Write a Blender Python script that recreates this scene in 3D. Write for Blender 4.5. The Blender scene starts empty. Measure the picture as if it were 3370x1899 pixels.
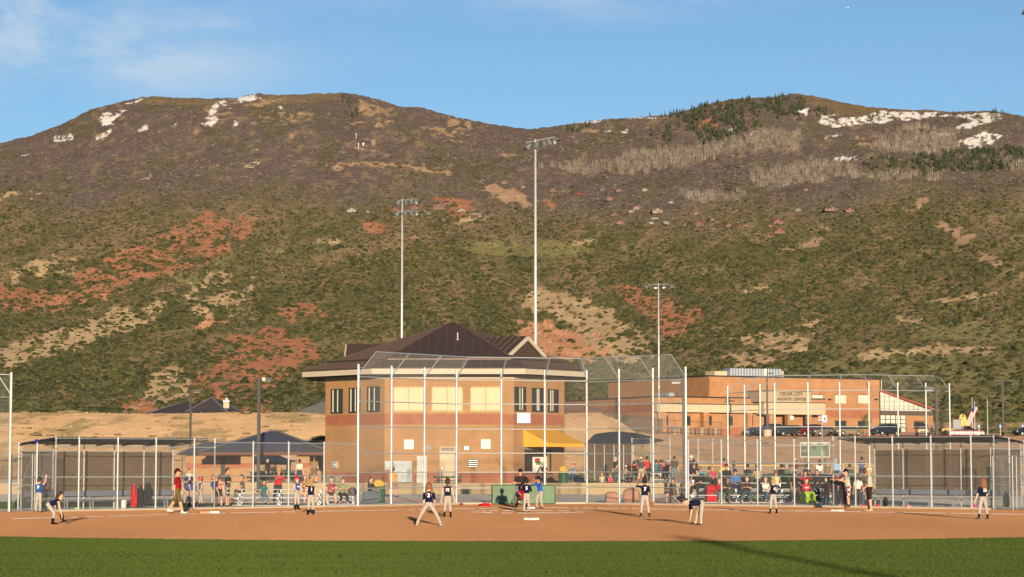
import bpy, bmesh, math, random
import numpy as np
from mathutils import Vector, Matrix, noise as mnoise
R = math.radians
random.seed(7)
rng = np.random.default_rng(11)
SC = bpy.context.scene
COL = SC.collection
# ---------------------------------------------------------------- camera
FPX, CX, CY, HZ, CAMH = 7562.0, 1685.0, 949.5, 1528.0, 1.98
PITCH = math.atan((HZ - CY) / FPX)
cam = bpy.data.cameras.new('camera'); camo = bpy.data.objects.new('camera', cam); COL.objects.link(camo)
cam.sensor_width = 36; cam.lens = 36 * FPX / 3370
camo.location = (0, 0, CAMH); camo.rotation_euler = (R(90) + PITCH, 0, 0)
cam.clip_start = 0.5; cam.clip_end = 60000
SC.camera = camo
# ---------------------------------------------------------------- sky, sun, exposure
SUN_EL, SUN_AZ = R(6.2), R(5.5)          # low evening sun behind the camera, a little to its right
sun_dir = Vector((math.sin(SUN_AZ) * math.cos(SUN_EL), -math.cos(SUN_AZ) * math.cos(SUN_EL), math.sin(SUN_EL)))
W = bpy.data.worlds.new('World'); SC.world = W; W.use_nodes = True
wn, wl = W.node_tree.nodes, W.node_tree.links
bg = wn['Background']
sky = wn.new('ShaderNodeTexSky'); sky.sky_type = 'NISHITA'; sky.sun_disc = False
sky.sun_elevation = SUN_EL
sky.sun_rotation = math.atan2(sun_dir.x, sun_dir.y)
sky.altitude = 1750; sky.air_density = 1.0; sky.dust_density = 0.2; sky.ozone_density = 2.0
bg.inputs[1].default_value = 0.107
# thin cirrus: a veil of cloud, and a thicker drift of it over the left shoulder of the mountain
tc = wn.new('ShaderNodeTexCoord')
def wmath(op, a, b=None):
    m = wn.new('ShaderNodeMath'); m.operation = op; m.use_clamp = False
    for k, v in enumerate((a, b)):
        if v is None: continue
        if isinstance(v, (int, float)): m.inputs[k].default_value = v
        else: wl.new(v, m.inputs[k])
    return m.outputs[0]
def wnoise(scale, loc, detail, rough, dist):
    mp = wn.new('ShaderNodeMapping'); mp.inputs['Scale'].default_value = scale; mp.inputs['Location'].default_value = loc; mp.inputs['Rotation'].default_value = (0, R(-9), 0)
    wl.new(tc.outputs['Generated'], mp.inputs[0])
    n = wn.new('ShaderNodeTexNoise'); n.inputs['Scale'].default_value = 1.0; n.inputs['Detail'].default_value = detail; n.inputs['Roughness'].default_value = rough; n.inputs['Distortion'].default_value = dist
    wl.new(mp.outputs[0], n.inputs[0]); return n.outputs[0]
def drift(c, sx, sz, lo, hi):
    v = wn.new('ShaderNodeVectorMath'); v.operation = 'SUBTRACT'; wl.new(tc.outputs['Generated'], v.inputs[0]); v.inputs[1].default_value = c
    m = wn.new('ShaderNodeVectorMath'); m.operation = 'MULTIPLY'; wl.new(v.outputs[0], m.inputs[0]); m.inputs[1].default_value = (1 / sx, .6, 1 / sz)
    L = wn.new('ShaderNodeVectorMath'); L.operation = 'LENGTH'; wl.new(m.outputs[0], L.inputs[0])
    r = wn.new('ShaderNodeMapRange'); r.interpolation_type = 'SMOOTHSTEP'; r.inputs[1].default_value = 1.0; r.inputs[2].default_value = 0.1; r.inputs[3].default_value = 0; r.inputs[4].default_value = 1
    wl.new(L.outputs['Value'], r.inputs[0]); return r.outputs[0]
big, fine = wnoise((7, 7, 16), (.3, .1, .2), 5, .55, .5), wnoise((16, 16, 60), (.7, .2, .1), 6, .6, .8)
d1 = drift((-.215, .962, .186), .19, .047, 0, 1); d2 = drift((.02, .972, .203), .14, .018, 0, 1)
tex = wmath('ADD', wmath('MULTIPLY', big, .9), wmath('MULTIPLY', fine, .35))
veil = wn.new('ShaderNodeMapRange'); veil.interpolation_type = 'SMOOTHSTEP'; veil.inputs[1].default_value = .44; veil.inputs[2].default_value = .92; veil.inputs[4].default_value = 1.9
wl.new(tex, veil.inputs[0])
thin = wn.new('ShaderNodeMapRange'); thin.interpolation_type = 'SMOOTHSTEP'; thin.inputs[1].default_value = .72; thin.inputs[2].default_value = 1.0; thin.inputs[4].default_value = .30
wl.new(tex, thin.inputs[0])
cl = wmath('MINIMUM', wmath('ADD', wmath('MULTIPLY', veil.outputs[0], wmath('ADD', d1, wmath('MULTIPLY', d2, .55))), thin.outputs[0]), .60)
mx = wn.new('ShaderNodeMix'); mx.data_type = 'RGBA'
tint = wn.new('ShaderNodeMix'); tint.data_type = 'RGBA'; tint.blend_type = 'MULTIPLY'; tint.inputs[0].default_value = 1.0
tint.inputs[7].default_value = (.82, .90, 1.02, 1); wl.new(sky.outputs[0], tint.inputs[6])
wl.new(cl, mx.inputs[0]); wl.new(tint.outputs[2], mx.inputs[6]); mx.inputs[7].default_value = (3.9, 4.5, 5.1, 1)
wl.new(mx.outputs[2], bg.inputs[0])
sl = bpy.data.lights.new('sun', 'SUN'); slo = bpy.data.objects.new('sun', sl); COL.objects.link(slo)
sl.energy = 5.0; sl.angle = R(0.5); sl.color = (1.0, 0.80, 0.58)
slo.rotation_euler = (-sun_dir).to_track_quat('-Z', 'Y').to_euler()
slo.location = sun_dir * 300
SC.view_settings.view_transform = 'Standard'; SC.view_settings.look = 'None'
SC.view_settings.gamma = 1.0; SC.view_settings.use_curve_mapping = False
SC.view_settings.exposure = 0.55
SC.cycles.use_denoising = True; SC.cycles.denoiser = "OPENIMAGEDENOISE"; SC.cycles.denoising_input_passes = "RGB_ALBEDO_NORMAL"; SC.cycles.denoising_prefilter = "ACCURATE"
SC.cycles.max_bounces = 5; SC.cycles.diffuse_bounces = 2; SC.cycles.glossy_bounces = 2; SC.cycles.transparent_max_bounces = 12
SC.cycles.sample_clamp_indirect = 4
# ---------------------------------------------------------------- pixel <-> place
cp, sp = math.cos(PITCH), math.sin(PITCH)
def ray(px, py):
    u = (px - CX) / FPX; w = (CY - py) / FPX
    return Vector((u, cp - w * sp, sp + w * cp))
def at(px, py, Y):
    d = ray(px, py); k = Y / d.y
    return Vector((d.x * k, Y, CAMH + d.z * k))
def gnd(px, py, z=0.0):
    d = ray(px, py); k = (z - CAMH) / d.z
    return Vector((d.x * k, d.y * k, z))
def zat(py, Y): return at(CX, py, Y).z
def xat(px, Y): return at(px, HZ, Y).x
# ---------------------------------------------------------------- helpers
def lin(c):
    return tuple(((x / 255.0) / 12.92 if x / 255.0 <= 0.04045 else ((x / 255.0 + 0.055) / 1.055) ** 2.4) for x in c)
MATS = {}
def mat(name, col, rough=0.85, metal=0.0, var=0.12, scale=3.0, bump=0.0, bscale=40.0, spec=0.3, coord='Object', alpha=None, emit=None, detail=4):
    if name in MATS: return MATS[name]
    m = bpy.data.materials.new(name); m.use_nodes = True; MATS[name] = m
    n, l = m.node_tree.nodes, m.node_tree.links
    b = n['Principled BSDF']
    b.inputs['Roughness'].default_value = rough; b.inputs['Metallic'].default_value = metal
    b.inputs['Specular IOR Level'].default_value = spec
    t = n.new('ShaderNodeTexCoord')
    if var:
        nz = n.new('ShaderNodeTexNoise'); nz.inputs['Scale'].default_value = scale; nz.inputs['Detail'].default_value = detail
        l.new(t.outputs[coord], nz.inputs[0])
        mr = n.new('ShaderNodeMapRange'); mr.inputs[1].default_value = 0.25; mr.inputs[2].default_value = 0.75
        mr.inputs[3].default_value = 1 - var; mr.inputs[4].default_value = 1 + var
        l.new(nz.outputs[0], mr.inputs[0])
        hs = n.new('ShaderNodeHueSaturation'); hs.inputs['Color'].default_value = (*col, 1)
        l.new(mr.outputs[0], hs.inputs['Value']); l.new(hs.outputs[0], b.inputs['Base Color'])
    else:
        b.inputs['Base Color'].default_value = (*col, 1)
    if bump:
        nb = n.new('ShaderNodeTexNoise'); nb.inputs['Scale'].default_value = bscale; nb.inputs['Detail'].default_value = 3
        l.new(t.outputs[coord], nb.inputs[0])
        bp = n.new('ShaderNodeBump'); bp.inputs['Strength'].default_value = bump; bp.inputs['Distance'].default_value = 0.05
        l.new(nb.outputs[0], bp.inputs['Height']); l.new(bp.outputs[0], b.inputs['Normal'])
    if alpha is not None: b.inputs['Alpha'].default_value = alpha
    return m
def cloth(rgb, name=None):
    return mat(name or 'cloth_%d_%d_%d' % rgb, lin(rgb), 0.9, 0, 0.14, 9.0, spec=0.15)
ROOT = {}
def props(o, label=None, cat=None, group=None, kind=None):
    if label: o['label'] = label
    if cat: o['category'] = cat
    if group: o['group'] = group
    if kind: o['kind'] = kind
    return o
def thing(name, label, cat, loc=(0, 0, 0), rz=0.0, group=None):
    o = bpy.data.objects.new(name, None); COL.objects.link(o)
    o.empty_display_size = 0.2
    o.location = loc; o.rotation_euler = (0, 0, rz)
    ROOT[o.name] = Matrix.Translation(Vector(loc)) @ Matrix.Rotation(rz, 4, 'Z')
    return props(o, label, cat, group)
def link(name, me, mats=None, parent=None, loc=None):
    o = bpy.data.objects.new(name, me); COL.objects.link(o)
    if mats is not None:
        for m in (mats if isinstance(mats, (list, tuple)) else [mats]): me.materials.append(m)
    if parent is not None:
        o.parent = parent
        r = parent
        while r is not None and r.name not in ROOT: r = r.parent
        if r is not None: ROOT_OF[o.name] = r.name
    if loc is not None: o.location = loc
    return o
ROOT_OF = {}
def rootmat(parent):
    p = parent
    while p is not None:
        if p.name in ROOT: return ROOT[p.name]
        p = p.parent
    return Matrix.Identity(4)
class MB:
    def __init__(s): s.v, s.f, s.m = [], [], []
    def add(s, vs, fs, mi=0):
        o = len(s.v); s.v += [tuple(v) for v in vs]
        for f in fs: s.f.append(tuple(i + o for i in f)); s.m.append(mi)
        return s
    def box(s, c, size, rz=0.0, mi=0):
        cx, cy, cz = c; x, y, z = size[0] / 2, size[1] / 2, size[2] / 2
        ca, sa = math.cos(rz), math.sin(rz)
        vs = [(cx + a * x * ca - b * y * sa, cy + a * x * sa + b * y * ca, cz + d * z) for d in (-1, 1) for a, b in ((-1, -1), (1, -1), (1, 1), (-1, 1))]
        return s.add(vs, [(3, 2, 1, 0), (4, 5, 6, 7), (0, 1, 5, 4), (1, 2, 6, 5), (2, 3, 7, 6), (3, 0, 4, 7)], mi)
    def bar(s, p0, p1, w, h, mi=0):
        p0, p1 = Vector(p0), Vector(p1); d = (p1 - p0).normalized()
        a = d.cross(Vector((0, 0, 1)))
        a = Vector((1, 0, 0)) if a.length < 1e-4 else a.normalized()
        b = a.cross(d).normalized()
        vs = [p + a * (w / 2 * i) + b * (h / 2 * j) for p in (p0, p1) for i, j in ((-1, -1), (1, -1), (1, 1), (-1, 1))]
        return s.add(vs, [(0, 1, 2, 3), (7, 6, 5, 4), (0, 4, 5, 1), (1, 5, 6, 2), (2, 6, 7, 3), (3, 7, 4, 0)], mi)
    def cyl(s, p0, p1, r0, r1=None, n=8, caps=True, mi=0):
        r1 = r0 if r1 is None else r1
        p0, p1 = Vector(p0), Vector(p1); d = (p1 - p0).normalized()
        a = d.orthogonal().normalized(); b = d.cross(a)
        vs = []
        for p, r in ((p0, r0), (p1, r1)):
            vs += [p + a * (r * math.cos(2 * math.pi * i / n)) + b * (r * math.sin(2 * math.pi * i / n)) for i in range(n)]
        fs = [(i, (i + 1) % n, n + (i + 1) % n, n + i) for i in range(n)]
        if caps: fs += [tuple(range(n - 1, -1, -1)), tuple(range(n, 2 * n))]
        return s.add(vs, fs, mi)
    def path(s, pts, r, n=6, mi=0):
        for a, b in zip(pts, pts[1:]): s.cyl(a, b, r, r, n, True, mi)
        return s
    def prism(s, pts, vec, mi=0):
        n = len(pts); vec = Vector(vec)
        vs = [Vector(p) for p in pts] + [Vector(p) + vec for p in pts]
        return s.add(vs, [tuple(range(n - 1, -1, -1)), tuple(range(n, 2 * n))] + [(i, (i + 1) % n, n + (i + 1) % n, n + i) for i in range(n)], mi)
    def lathe(s, prof, c=(0, 0, 0), n=12, sx=1.0, sy=1.0, mi=0, axis=None):
        rows = []
        vs = []
        for r, z in prof:
            for i in range(n):
                t = 2 * math.pi * i / n
                vs.append(Vector((r * sx * math.cos(t), r * sy * math.sin(t), z)))
        if axis is not None:
            q = Vector((0, 0, 1)).rotation_difference(Vector(axis)).to_matrix()
            vs = [q @ v for v in vs]
        vs = [v + Vector(c) for v in vs]
        k = len(prof); fs = []
        for j in range(k - 1):
            for i in range(n):
                fs.append((j * n + i, j * n + (i + 1) % n, (j + 1) * n + (i + 1) % n, (j + 1) * n + i))
        fs += [tuple(range(n - 1, -1, -1)), tuple(range((k - 1) * n, k * n))]
        return s.add(vs, fs, mi)
    def mesh(s, name, inv=None, uv=True):
        me = bpy.data.meshes.new(name)
        vs = s.v
        me.from_pydata([tuple(v) for v in vs], [], s.f)
        if any(s.m): me.polygons.foreach_set('material_index', s.m)
        if uv and len(s.f) < 20000:
            ul = me.uv_layers.new(name='UVMap')
            me.update()
            for p in me.polygons:
                nx, ny, nz = p.normal
                if abs(nz) < 0.75:
                    L = math.hypot(nx, ny) or 1; tx, ty = -ny / L, nx / L
                    for li in p.loop_indices:
                        co = me.vertices[me.loops[li].vertex_index].co
                        ul.data[li].uv = (co.x * tx + co.y * ty, co.z)
                else:
                    for li in p.loop_indices:
                        co = me.vertices[me.loops[li].vertex_index].co
                        ul.data[li].uv = (co.x, co.y)
        if inv is not None: me.transform(inv)
        me.update()
        return me
    def build(s, name, mats, parent=None, local=False, smooth=False, label=None, kind=None, uv=True):
        inv = None if (local or parent is None) else rootmat(parent).inverted()
        me = s.mesh(name, inv, uv)
        if smooth: me.polygons.foreach_set('use_smooth', [True] * len(me.polygons))
        o = link(name, me, mats, parent)
        if label: o['label'] = label
        if kind: o['kind'] = kind
        return o
def copy_tree(o, parent=None):
    c = o.copy(); COL.objects.link(c)
    if parent is not None: c.parent = parent
    for ch in o.children: copy_tree(ch, c)
    return c
TMPS = bpy.data.scenes.new('workbench')
def evaluated(o):
    """mesh of an object with its modifiers applied, worked out in a small scene of its own"""
    TMPS.collection.objects.link(o)
    with bpy.context.temp_override(scene=TMPS, view_layer=TMPS.view_layers[0]):
        dg = bpy.context.evaluated_depsgraph_get()
        me = bpy.data.meshes.new_from_object(o.evaluated_get(dg))
    TMPS.collection.objects.unlink(o)
    return me
def text_mesh(body, size, depth=0.004, offset=0.0, align='CENTER', name='lettering'):
    cu = bpy.data.curves.new(name, 'FONT'); cu.body = body; cu.size = size; cu.extrude = depth; cu.offset = offset
    cu.align_x = align; cu.align_y = 'CENTER'; cu.resolution_u = 2
    o = bpy.data.objects.new(name, cu)
    me = evaluated(o)
    me.materials.clear()
    bpy.data.objects.remove(o); bpy.data.curves.remove(cu)
    return me
def stand(nrm, origin):
    """matrix that stands flat lettering up on a wall with outward normal nrm"""
    n = Vector(nrm).normalized(); up = Vector((0, 0, 1)); up = (up - n * up.dot(n)).normalized()
    x = up.cross(n)
    return Matrix(((x.x, up.x, n.x, origin[0]), (x.y, up.y, n.y, origin[1]), (x.z, up.z, n.z, origin[2]), (0, 0, 0, 1)))
def letters(body, size, origin, nrm, m, parent, name='lettering', offset=0.0, local=False):
    me = text_mesh(body, size, 0.004, offset, name=name)
    M = stand(nrm, origin)
    if not local: M = rootmat(parent).inverted() @ M
    me.transform(M)
    return link(name, me, m, parent)
# value noise on arrays
def _h(ix, iy, s):
    n = (ix.astype(np.int64) * 374761393 + iy.astype(np.int64) * 668265263 + s * 1442695041) & 0xffffffff
    n = ((n ^ (n >> 13)) * 1274126177) & 0xffffffff
    return ((n ^ (n >> 16)) & 0xffff) / 65535.0
def vnoise(x, y, s=0):
    ix, iy = np.floor(x), np.floor(y); fx, fy = x - ix, y - iy
    fx = fx * fx * (3 - 2 * fx); fy = fy * fy * (3 - 2 * fy)
    a, b, c, d = _h(ix, iy, s), _h(ix + 1, iy, s), _h(ix, iy + 1, s), _h(ix + 1, iy + 1, s)
    return (a * (1 - fx) + b * fx) * (1 - fy) + (c * (1 - fx) + d * fx) * fy
def fbm(x, y, s=0, o=4):
    r = 0; a = 0.5; t = 0
    for i in range(o):
        r = r + a * vnoise(x, y, s + i * 17); t += a; x = x * 2.03; y = y * 2.03; a *= 0.5
    return r / t
def sstep(a, b, x):
    t = np.clip((x - a) / (b - a), 0, 1); return t * t * (3 - 2 * t)
def inpoly(px, py, poly):
    r = np.zeros(px.shape, bool); n = len(poly)
    for i in range(n):
        x0, y0 = poly[i]; x1, y1 = poly[(i + 1) % n]
        if y0 == y1: continue
        c = ((y0 > py) != (y1 > py)) & (px < (x1 - x0) * (py - y0) / (y1 - y0) + x0)
        r ^= c
    return r
def nocorr(m):
    for h in (m, getattr(m, 'cycles', None)):
        if h is not None and hasattr(h, 'use_bump_map_correction'): h.use_bump_map_correction = False
# grain too fine for the picture: every clod and blade turns its own way
def rough_normal(n, l, b, src, k, sc=60.0):
    z = n.new('ShaderNodeTexNoise'); z.inputs['Scale'].default_value = sc; z.inputs['Detail'].default_value = 1; l.new(src, z.inputs[0])
    a = n.new('ShaderNodeVectorMath'); a.operation = 'SUBTRACT'; a.inputs[1].default_value = (.5, .5, .5); l.new(z.outputs['Color'], a.inputs[0])
    s = n.new('ShaderNodeVectorMath'); s.operation = 'MULTIPLY'; s.inputs[1].default_value = (k * 4, k * 4, k * .5); l.new(a.outputs[0], s.inputs[0])
    g = n.new('ShaderNodeNewGeometry'); d = n.new('ShaderNodeVectorMath'); d.operation = 'ADD'; l.new(g.outputs['Normal'], d.inputs[0]); l.new(s.outputs[0], d.inputs[1])
    e = n.new('ShaderNodeVectorMath'); e.operation = 'NORMALIZE'; l.new(d.outputs[0], e.inputs[0]); l.new(e.outputs[0], b.inputs['Normal'])
# ================================================================ mountain
RIDGE = [(-900, 560), (-300, 520), (0, 470), (100, 447), (200, 410), (300, 360), (400, 335), (470, 320), (540, 319), (600, 322), (700, 325), (780, 322), (850, 307), (900, 312), (1000, 309), (1138, 305), (1180, 312),
         (1250, 328), (1320, 351), (1380, 352), (1450, 372), (1520, 390), (1600, 405), (1680, 418), (1740, 424), (1800, 420), (1900, 404), (2000, 392), (2100, 386), (2180, 380), (2240, 368), (2300, 350), (2350, 336),
         (2400, 328), (2480, 322), (2560, 318), (2600, 308), (2650, 311), (2720, 325), (2800, 342), (2880, 355), (2950, 358), (3000, 362), (3050, 361), (3120, 368), (3200, 366), (3260, 364), (3300, 370), (3370, 384), (3700, 420), (4300, 470)]
def pix2av(px, py):
    w = (CY - np.asarray(py, float)) / FPX; den = cp - w * sp
    return (np.asarray(px, float) - CX) / FPX / den, (sp + w * cp) / den
def av2pix(a, v):
    den = cp + v * sp
    return CX + FPX * a / den, CY - FPX * (v * cp - sp) / den
_ra, _rv = pix2av([p[0] for p in RIDGE], [p[1] for p in RIDGE])
PROF = [(480, 1392), (620, 1372), (850, 1290), (1150, 1190), (1700, 1000), (2500, 800), (3400, 600), (4300, 450), (5000, 306)]
_pY = np.array([p[0] for p in PROF], float); _pv = pix2av([CX] * len(PROF), [p[1] for p in PROF])[1]
cols = np.concatenate([np.linspace(-0.62, -0.26, 40, endpoint=False), np.linspace(-0.26, 0.26, 620, endpoint=False), np.linspace(0.26, 0.62, 41)])
rows = np.concatenate([np.geomspace(480, 3000, 210, endpoint=False), np.linspace(3000, 5000, 220), np.linspace(5030, 6400, 14)]); NR = 430
A, YY = np.meshgrid(cols, rows)
XX = A * YY
V = np.interp(YY, _pY, _pv)
rv = np.interp(A, _ra, _rv) + (fbm(A * 700, A * 0 + 3.3, 211, 4) - .5) * .0011
w = sstep(1600, 5000, YY)
V = V + w * (rv - _pv[-1])
edge = np.clip((5000 - YY) / 900, 0, 1)
lo = sstep(480, 900, YY)
rel = (fbm(XX / 620, YY / 620, 3, 3) - 0.5) * 0.030 + (fbm(XX / 170 + 9, YY / 230, 5, 3) - 0.5) * 0.022 + (fbm(XX / 55, YY / 70, 8, 2) - 0.5) * 0.0035
# spurs running down to the lower right / lower left
rel += (np.abs(fbm((XX + 0.5 * YY) / 420, (YY - 0.3 * XX) / 1500, 21, 3) - 0.5) * -2 + 0.5) * 0.016
V = V + rel * np.minimum(edge ** 0.7, lo)
V = np.where(YY > 5000, rv - (YY - 5000) * 0.00004, V)
ZZ = CAMH + V * YY
PX, PY = av2pix(A, V)
def warp(px, py, amt=42):
    return (px + (fbm(px / 34, py / 22, 31, 3) - 0.5) * amt * 2.4, py + (fbm(px / 36, py / 18, 47, 3) - 0.5) * amt)
RED = [([(640, 700), (840, 720), (830, 790), (700, 850), (560, 900), (420, 930), (300, 960), (200, 930), (330, 850), (480, 790), (600, 740)], 0.60),
       ([(0, 945), (120, 955), (260, 960), (420, 940), (420, 960), (250, 1010), (100, 1025), (-60, 1020), (-60, 940)], 0.84),
       ([(690, 1130), (830, 1090), (900, 1075), (990, 1110), (1060, 1160), (1075, 1175), (1010, 1200), (940, 1240), (900, 1300), (880, 1370), (760, 1370), (590, 1330), (640, 1230), (720, 1180)], 0.96),
       ([(400, 1310), (480, 1285), (500, 1370), (390, 1370)], 0.96),
       ([(2030, 935), (2120, 960), (2250, 1000), (2320, 1040), (2290, 1060), (2230, 1110), (2150, 1060), (2080, 1000)], 0.95),
       ([(1210, 730), (1270, 725), (1275, 772), (1215, 765)], 0.95), ([(1440, 650), (1550, 660), (1560, 700), (1480, 712)], 0.75), ([(1800, 660), (1842, 668), (1835, 702), (1800, 695)], 0.96),
       ([(880, 1030), (1010, 1005), (1060, 1035), (980, 1060)], 0.75), ([(2300, 360), (2410, 330), (2400, 355), (2350, 365)], 0.75), ([(2290, 420), (2330, 378), (2345, 400), (2330, 420)], 0.85)]
TAN = [([(-60, 1160), (100, 1115), (250, 1075), (400, 1005), (500, 985), (570, 1005), (480, 1065), (350, 1115), (200, 1165), (60, 1205), (-60, 1220)], 0.96),
       ([(640, 1000), (760, 955), (835, 945), (860, 975), (760, 1030), (690, 1065), (640, 1030)], 0.90), ([(440, 1350), (500, 1240), (560, 1195), (625, 1220), (600, 1290), (520, 1370)], 0.92),
       ([(520, 970), (700, 900), (860, 900), (800, 930), (640, 980)], 0.52), ([(20, 870), (260, 840), (250, 910), (40, 930)], 0.47),
       ([(1720, 1000), (1760, 955), (1880, 965), (2000, 1025), (2100, 1075), (2150, 1140), (2130, 1190), (2020, 1195), (1900, 1090), (1800, 1040)], 0.93),
       ([(2400, 1112), (2500, 1098), (2600, 1108), (2665, 1130), (2640, 1165), (2560, 1152), (2440, 1130)], 0.96), ([(2380, 1175), (2500, 1160), (2560, 1180), (2480, 1215), (2400, 1205)], 0.96),
       ([(2630, 1045), (2700, 1060), (2680, 1100), (2640, 1075)], 0.96), ([(1040, 790), (1110, 785), (1110, 800), (1040, 803)], 0.96),
       ([(2820, 1160), (3050, 1138), (3300, 1142), (3290, 1162), (3000, 1170), (2850, 1188)], 0.96), ([(3060, 985), (3280, 958), (3285, 972), (3080, 998)], 0.92), ([(2940, 1050), (3040, 1045), (3050, 1065), (2960, 1065)], 0.96),
       ([(1490, 715), (1610, 712), (1600, 722), (1500, 728)], 0.96), ([(2440, 965), (2510, 935), (2515, 945), (2460, 972)], 0.96), ([(1860, 780), (1985, 800), (1960, 812), (1900, 795)], 0.57),
       ([(0, 640), (120, 630), (100, 650), (0, 660)], 0.67), ([(450, 600), (520, 570), (500, 590)], 0.77)]
ROCK = [([(1180, 335), (1240, 343), (1315, 358), (1305, 402), (1230, 398), (1190, 372)], 0.47), ([(1420, 408), (1522, 428), (1502, 446), (1420, 428)], 0.70), ([(1425, 368), (1472, 380), (1460, 402), (1420, 390)], 0.66),
        ([(1480, 392), (1540, 398), (1532, 414), (1490, 410)], 0.74), ([(1170, 395), (1270, 398), (1290, 412), (1150, 410)], 0.62), ([(1540, 440), (1590, 448), (1570, 455)], 0.70), ([(280, 445), (330, 440), (320, 455), (285, 452)], 0.70),
        ([(1890, 425), (1955, 422), (1960, 434), (1880, 436)], 0.70), ([(2815, 455), (2870, 455), (2872, 480), (2815, 476)], 0.74), ([(1400, 440), (1480, 450), (1540, 470), (1450, 462)], 0.39),
        ([(460, 425), (680, 415), (700, 430), (560, 445)], 0.20), ([(580, 340), (1000, 330), (1060, 400), (700, 420)], 0.15), ([(1600, 480), (1740, 520), (1760, 540), (1640, 520)], 0.23)]
SLIDE = [([(1590, 605), (1640, 600), (1700, 630), (1745, 660), (1758, 682), (1700, 668), (1620, 650)], .98),
         ([(2965, 705), (3020, 655), (3047, 655), (3035, 690), (2995, 708)], .98), ([(3040, 712), (3110, 738), (3160, 762), (3225, 785), (3205, 808), (3160, 810), (3140, 775), (3085, 745)], .98), ([(3245, 836), (3282, 838), (3278, 874), (3248, 866)], .98),
         ([(3300, 885), (3370, 905), (3370, 915), (3300, 893)], .9), ([(1090, 546), (1250, 531), (1350, 543), (1480, 565), (1480, 573), (1340, 554), (1250, 541), (1100, 556)], .95), ([(1370, 530), (1395, 545), (1385, 550)], .9),
         ([(2545, 826), (2610, 805), (2705, 788), (2706, 800), (2610, 828)], .95), ([(1200, 450), (1240, 452), (1235, 475), (1205, 462)], .9), ([(1150, 488), (1230, 484), (1240, 492), (1160, 494)], .95), ([(950, 440), (1000, 438), (995, 455), (950, 455)], .7),
         ([(805, 545), (850, 532), (856, 538), (815, 551)], .95), ([(2660, 745), (2760, 735), (2760, 741), (2670, 750)], .8)]
CLIFF = [([(1712, 1065), (1735, 1048), (1790, 1058), (1900, 1098), (2000, 1160), (1985, 1195), (1850, 1185), (1715, 1180)], 1.0), ([(1930, 1080), (1975, 1090), (2040, 1150), (2000, 1140)], .95), ([(640, 1060), (690, 1035), (720, 1050), (700, 1072), (645, 1075)], .9)]
SNOW = [[(676, 405), (686, 365), (715, 333), (780, 323), (835, 314), (862, 327), (800, 336), (748, 341), (717, 366), (706, 400), (702, 417), (655, 412)], [(315, 390), (350, 370), (397, 376), (380, 412), (345, 416)],
        [(178, 446), (240, 438), (236, 461), (182, 464)], [(298, 457), (370, 426), (377, 437), (320, 462)], [(448, 432), (480, 409), (487, 426)], [(768, 414), (778, 392), (788, 404)], [(565, 417), (580, 404), (588, 414)], [(918, 351), (935, 343), (934, 359)],
        [(398, 362), (420, 360), (400, 372)], [(410, 345), (470, 325), (476, 330), (430, 346)], [(60, 510), (85, 505), (80, 512)],
        [(2686, 402), (2698, 384), (2730, 374), (2790, 389), (2852, 387), (2842, 406), (2760, 421), (2718, 416)], [(2838, 386), (2900, 366), (2990, 369), (3092, 370), (3082, 386), (2950, 396), (2900, 406), (2848, 406)],
        [(3088, 381), (3200, 372), (3290, 373), (3302, 395), (3230, 411), (3158, 427), (3128, 421), (3210, 396)], [(3058, 441), (3120, 429), (3132, 446), (3080, 456)], [(3148, 462), (3220, 440), (3302, 440), (3260, 472), (3200, 492), (3178, 472)],
        [(2622, 367), (2662, 354), (2664, 382)], [(1895, 404), (1990, 391), (2004, 396), (1930, 410)], [(2070, 387), (2160, 384), (2160, 391)], [(2708, 449), (2770, 440), (2772, 446), (2715, 454)], [(2735, 521), (2822, 513), (2824, 523), (2740, 528)],
        [(2040, 430), (2060, 422), (2058, 436)], [(2390, 430), (2410, 424), (2405, 438)], [(1985, 436), (2010, 428), (2000, 440)], [(2470, 440), (2490, 432), (2480, 452)]]
MEADOW = [([(1490, 802), (1700, 788), (1900, 798), (1970, 832), (1800, 848), (1560, 842)], .9), ([(2960, 1080), (3400, 1050), (3400, 1120), (3200, 1130), (3000, 1110)], .7), ([(2840, 1190), (3050, 1172), (3400, 1160), (3400, 1390), (3050, 1390), (2800, 1250)], .55),
          ([(560, 890), (860, 800), (960, 820), (760, 900), (600, 950)], .5), ([(2400, 1215), (2800, 1180), (2800, 1230), (2450, 1240)], .5), ([(2200, 870), (2500, 870), (2480, 900), (2250, 900)], .4)]
ASPEN = [[(1790, 545), (1900, 548), (2100, 508), (2300, 482), (2405, 472), (2430, 500), (2250, 545), (2050, 578), (1850, 575)], [(2480, 560), (2700, 530), (2800, 550), (2700, 605), (2470, 625)], [(2540, 480), (2640, 440), (2610, 505)],
         [(2880, 480), (2980, 420), (3130, 430), (3140, 505), (2900, 512)], [(2780, 575), (3000, 565), (3110, 585), (2800, 590)], [(2230, 640), (2300, 630), (2440, 635), (2430, 660), (2250, 665)], [(2380, 460), (2480, 440), (2600, 440), (2600, 480), (2420, 500)], [(3320, 520), (3400, 520), (3400, 560), (3300, 570)]]
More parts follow.
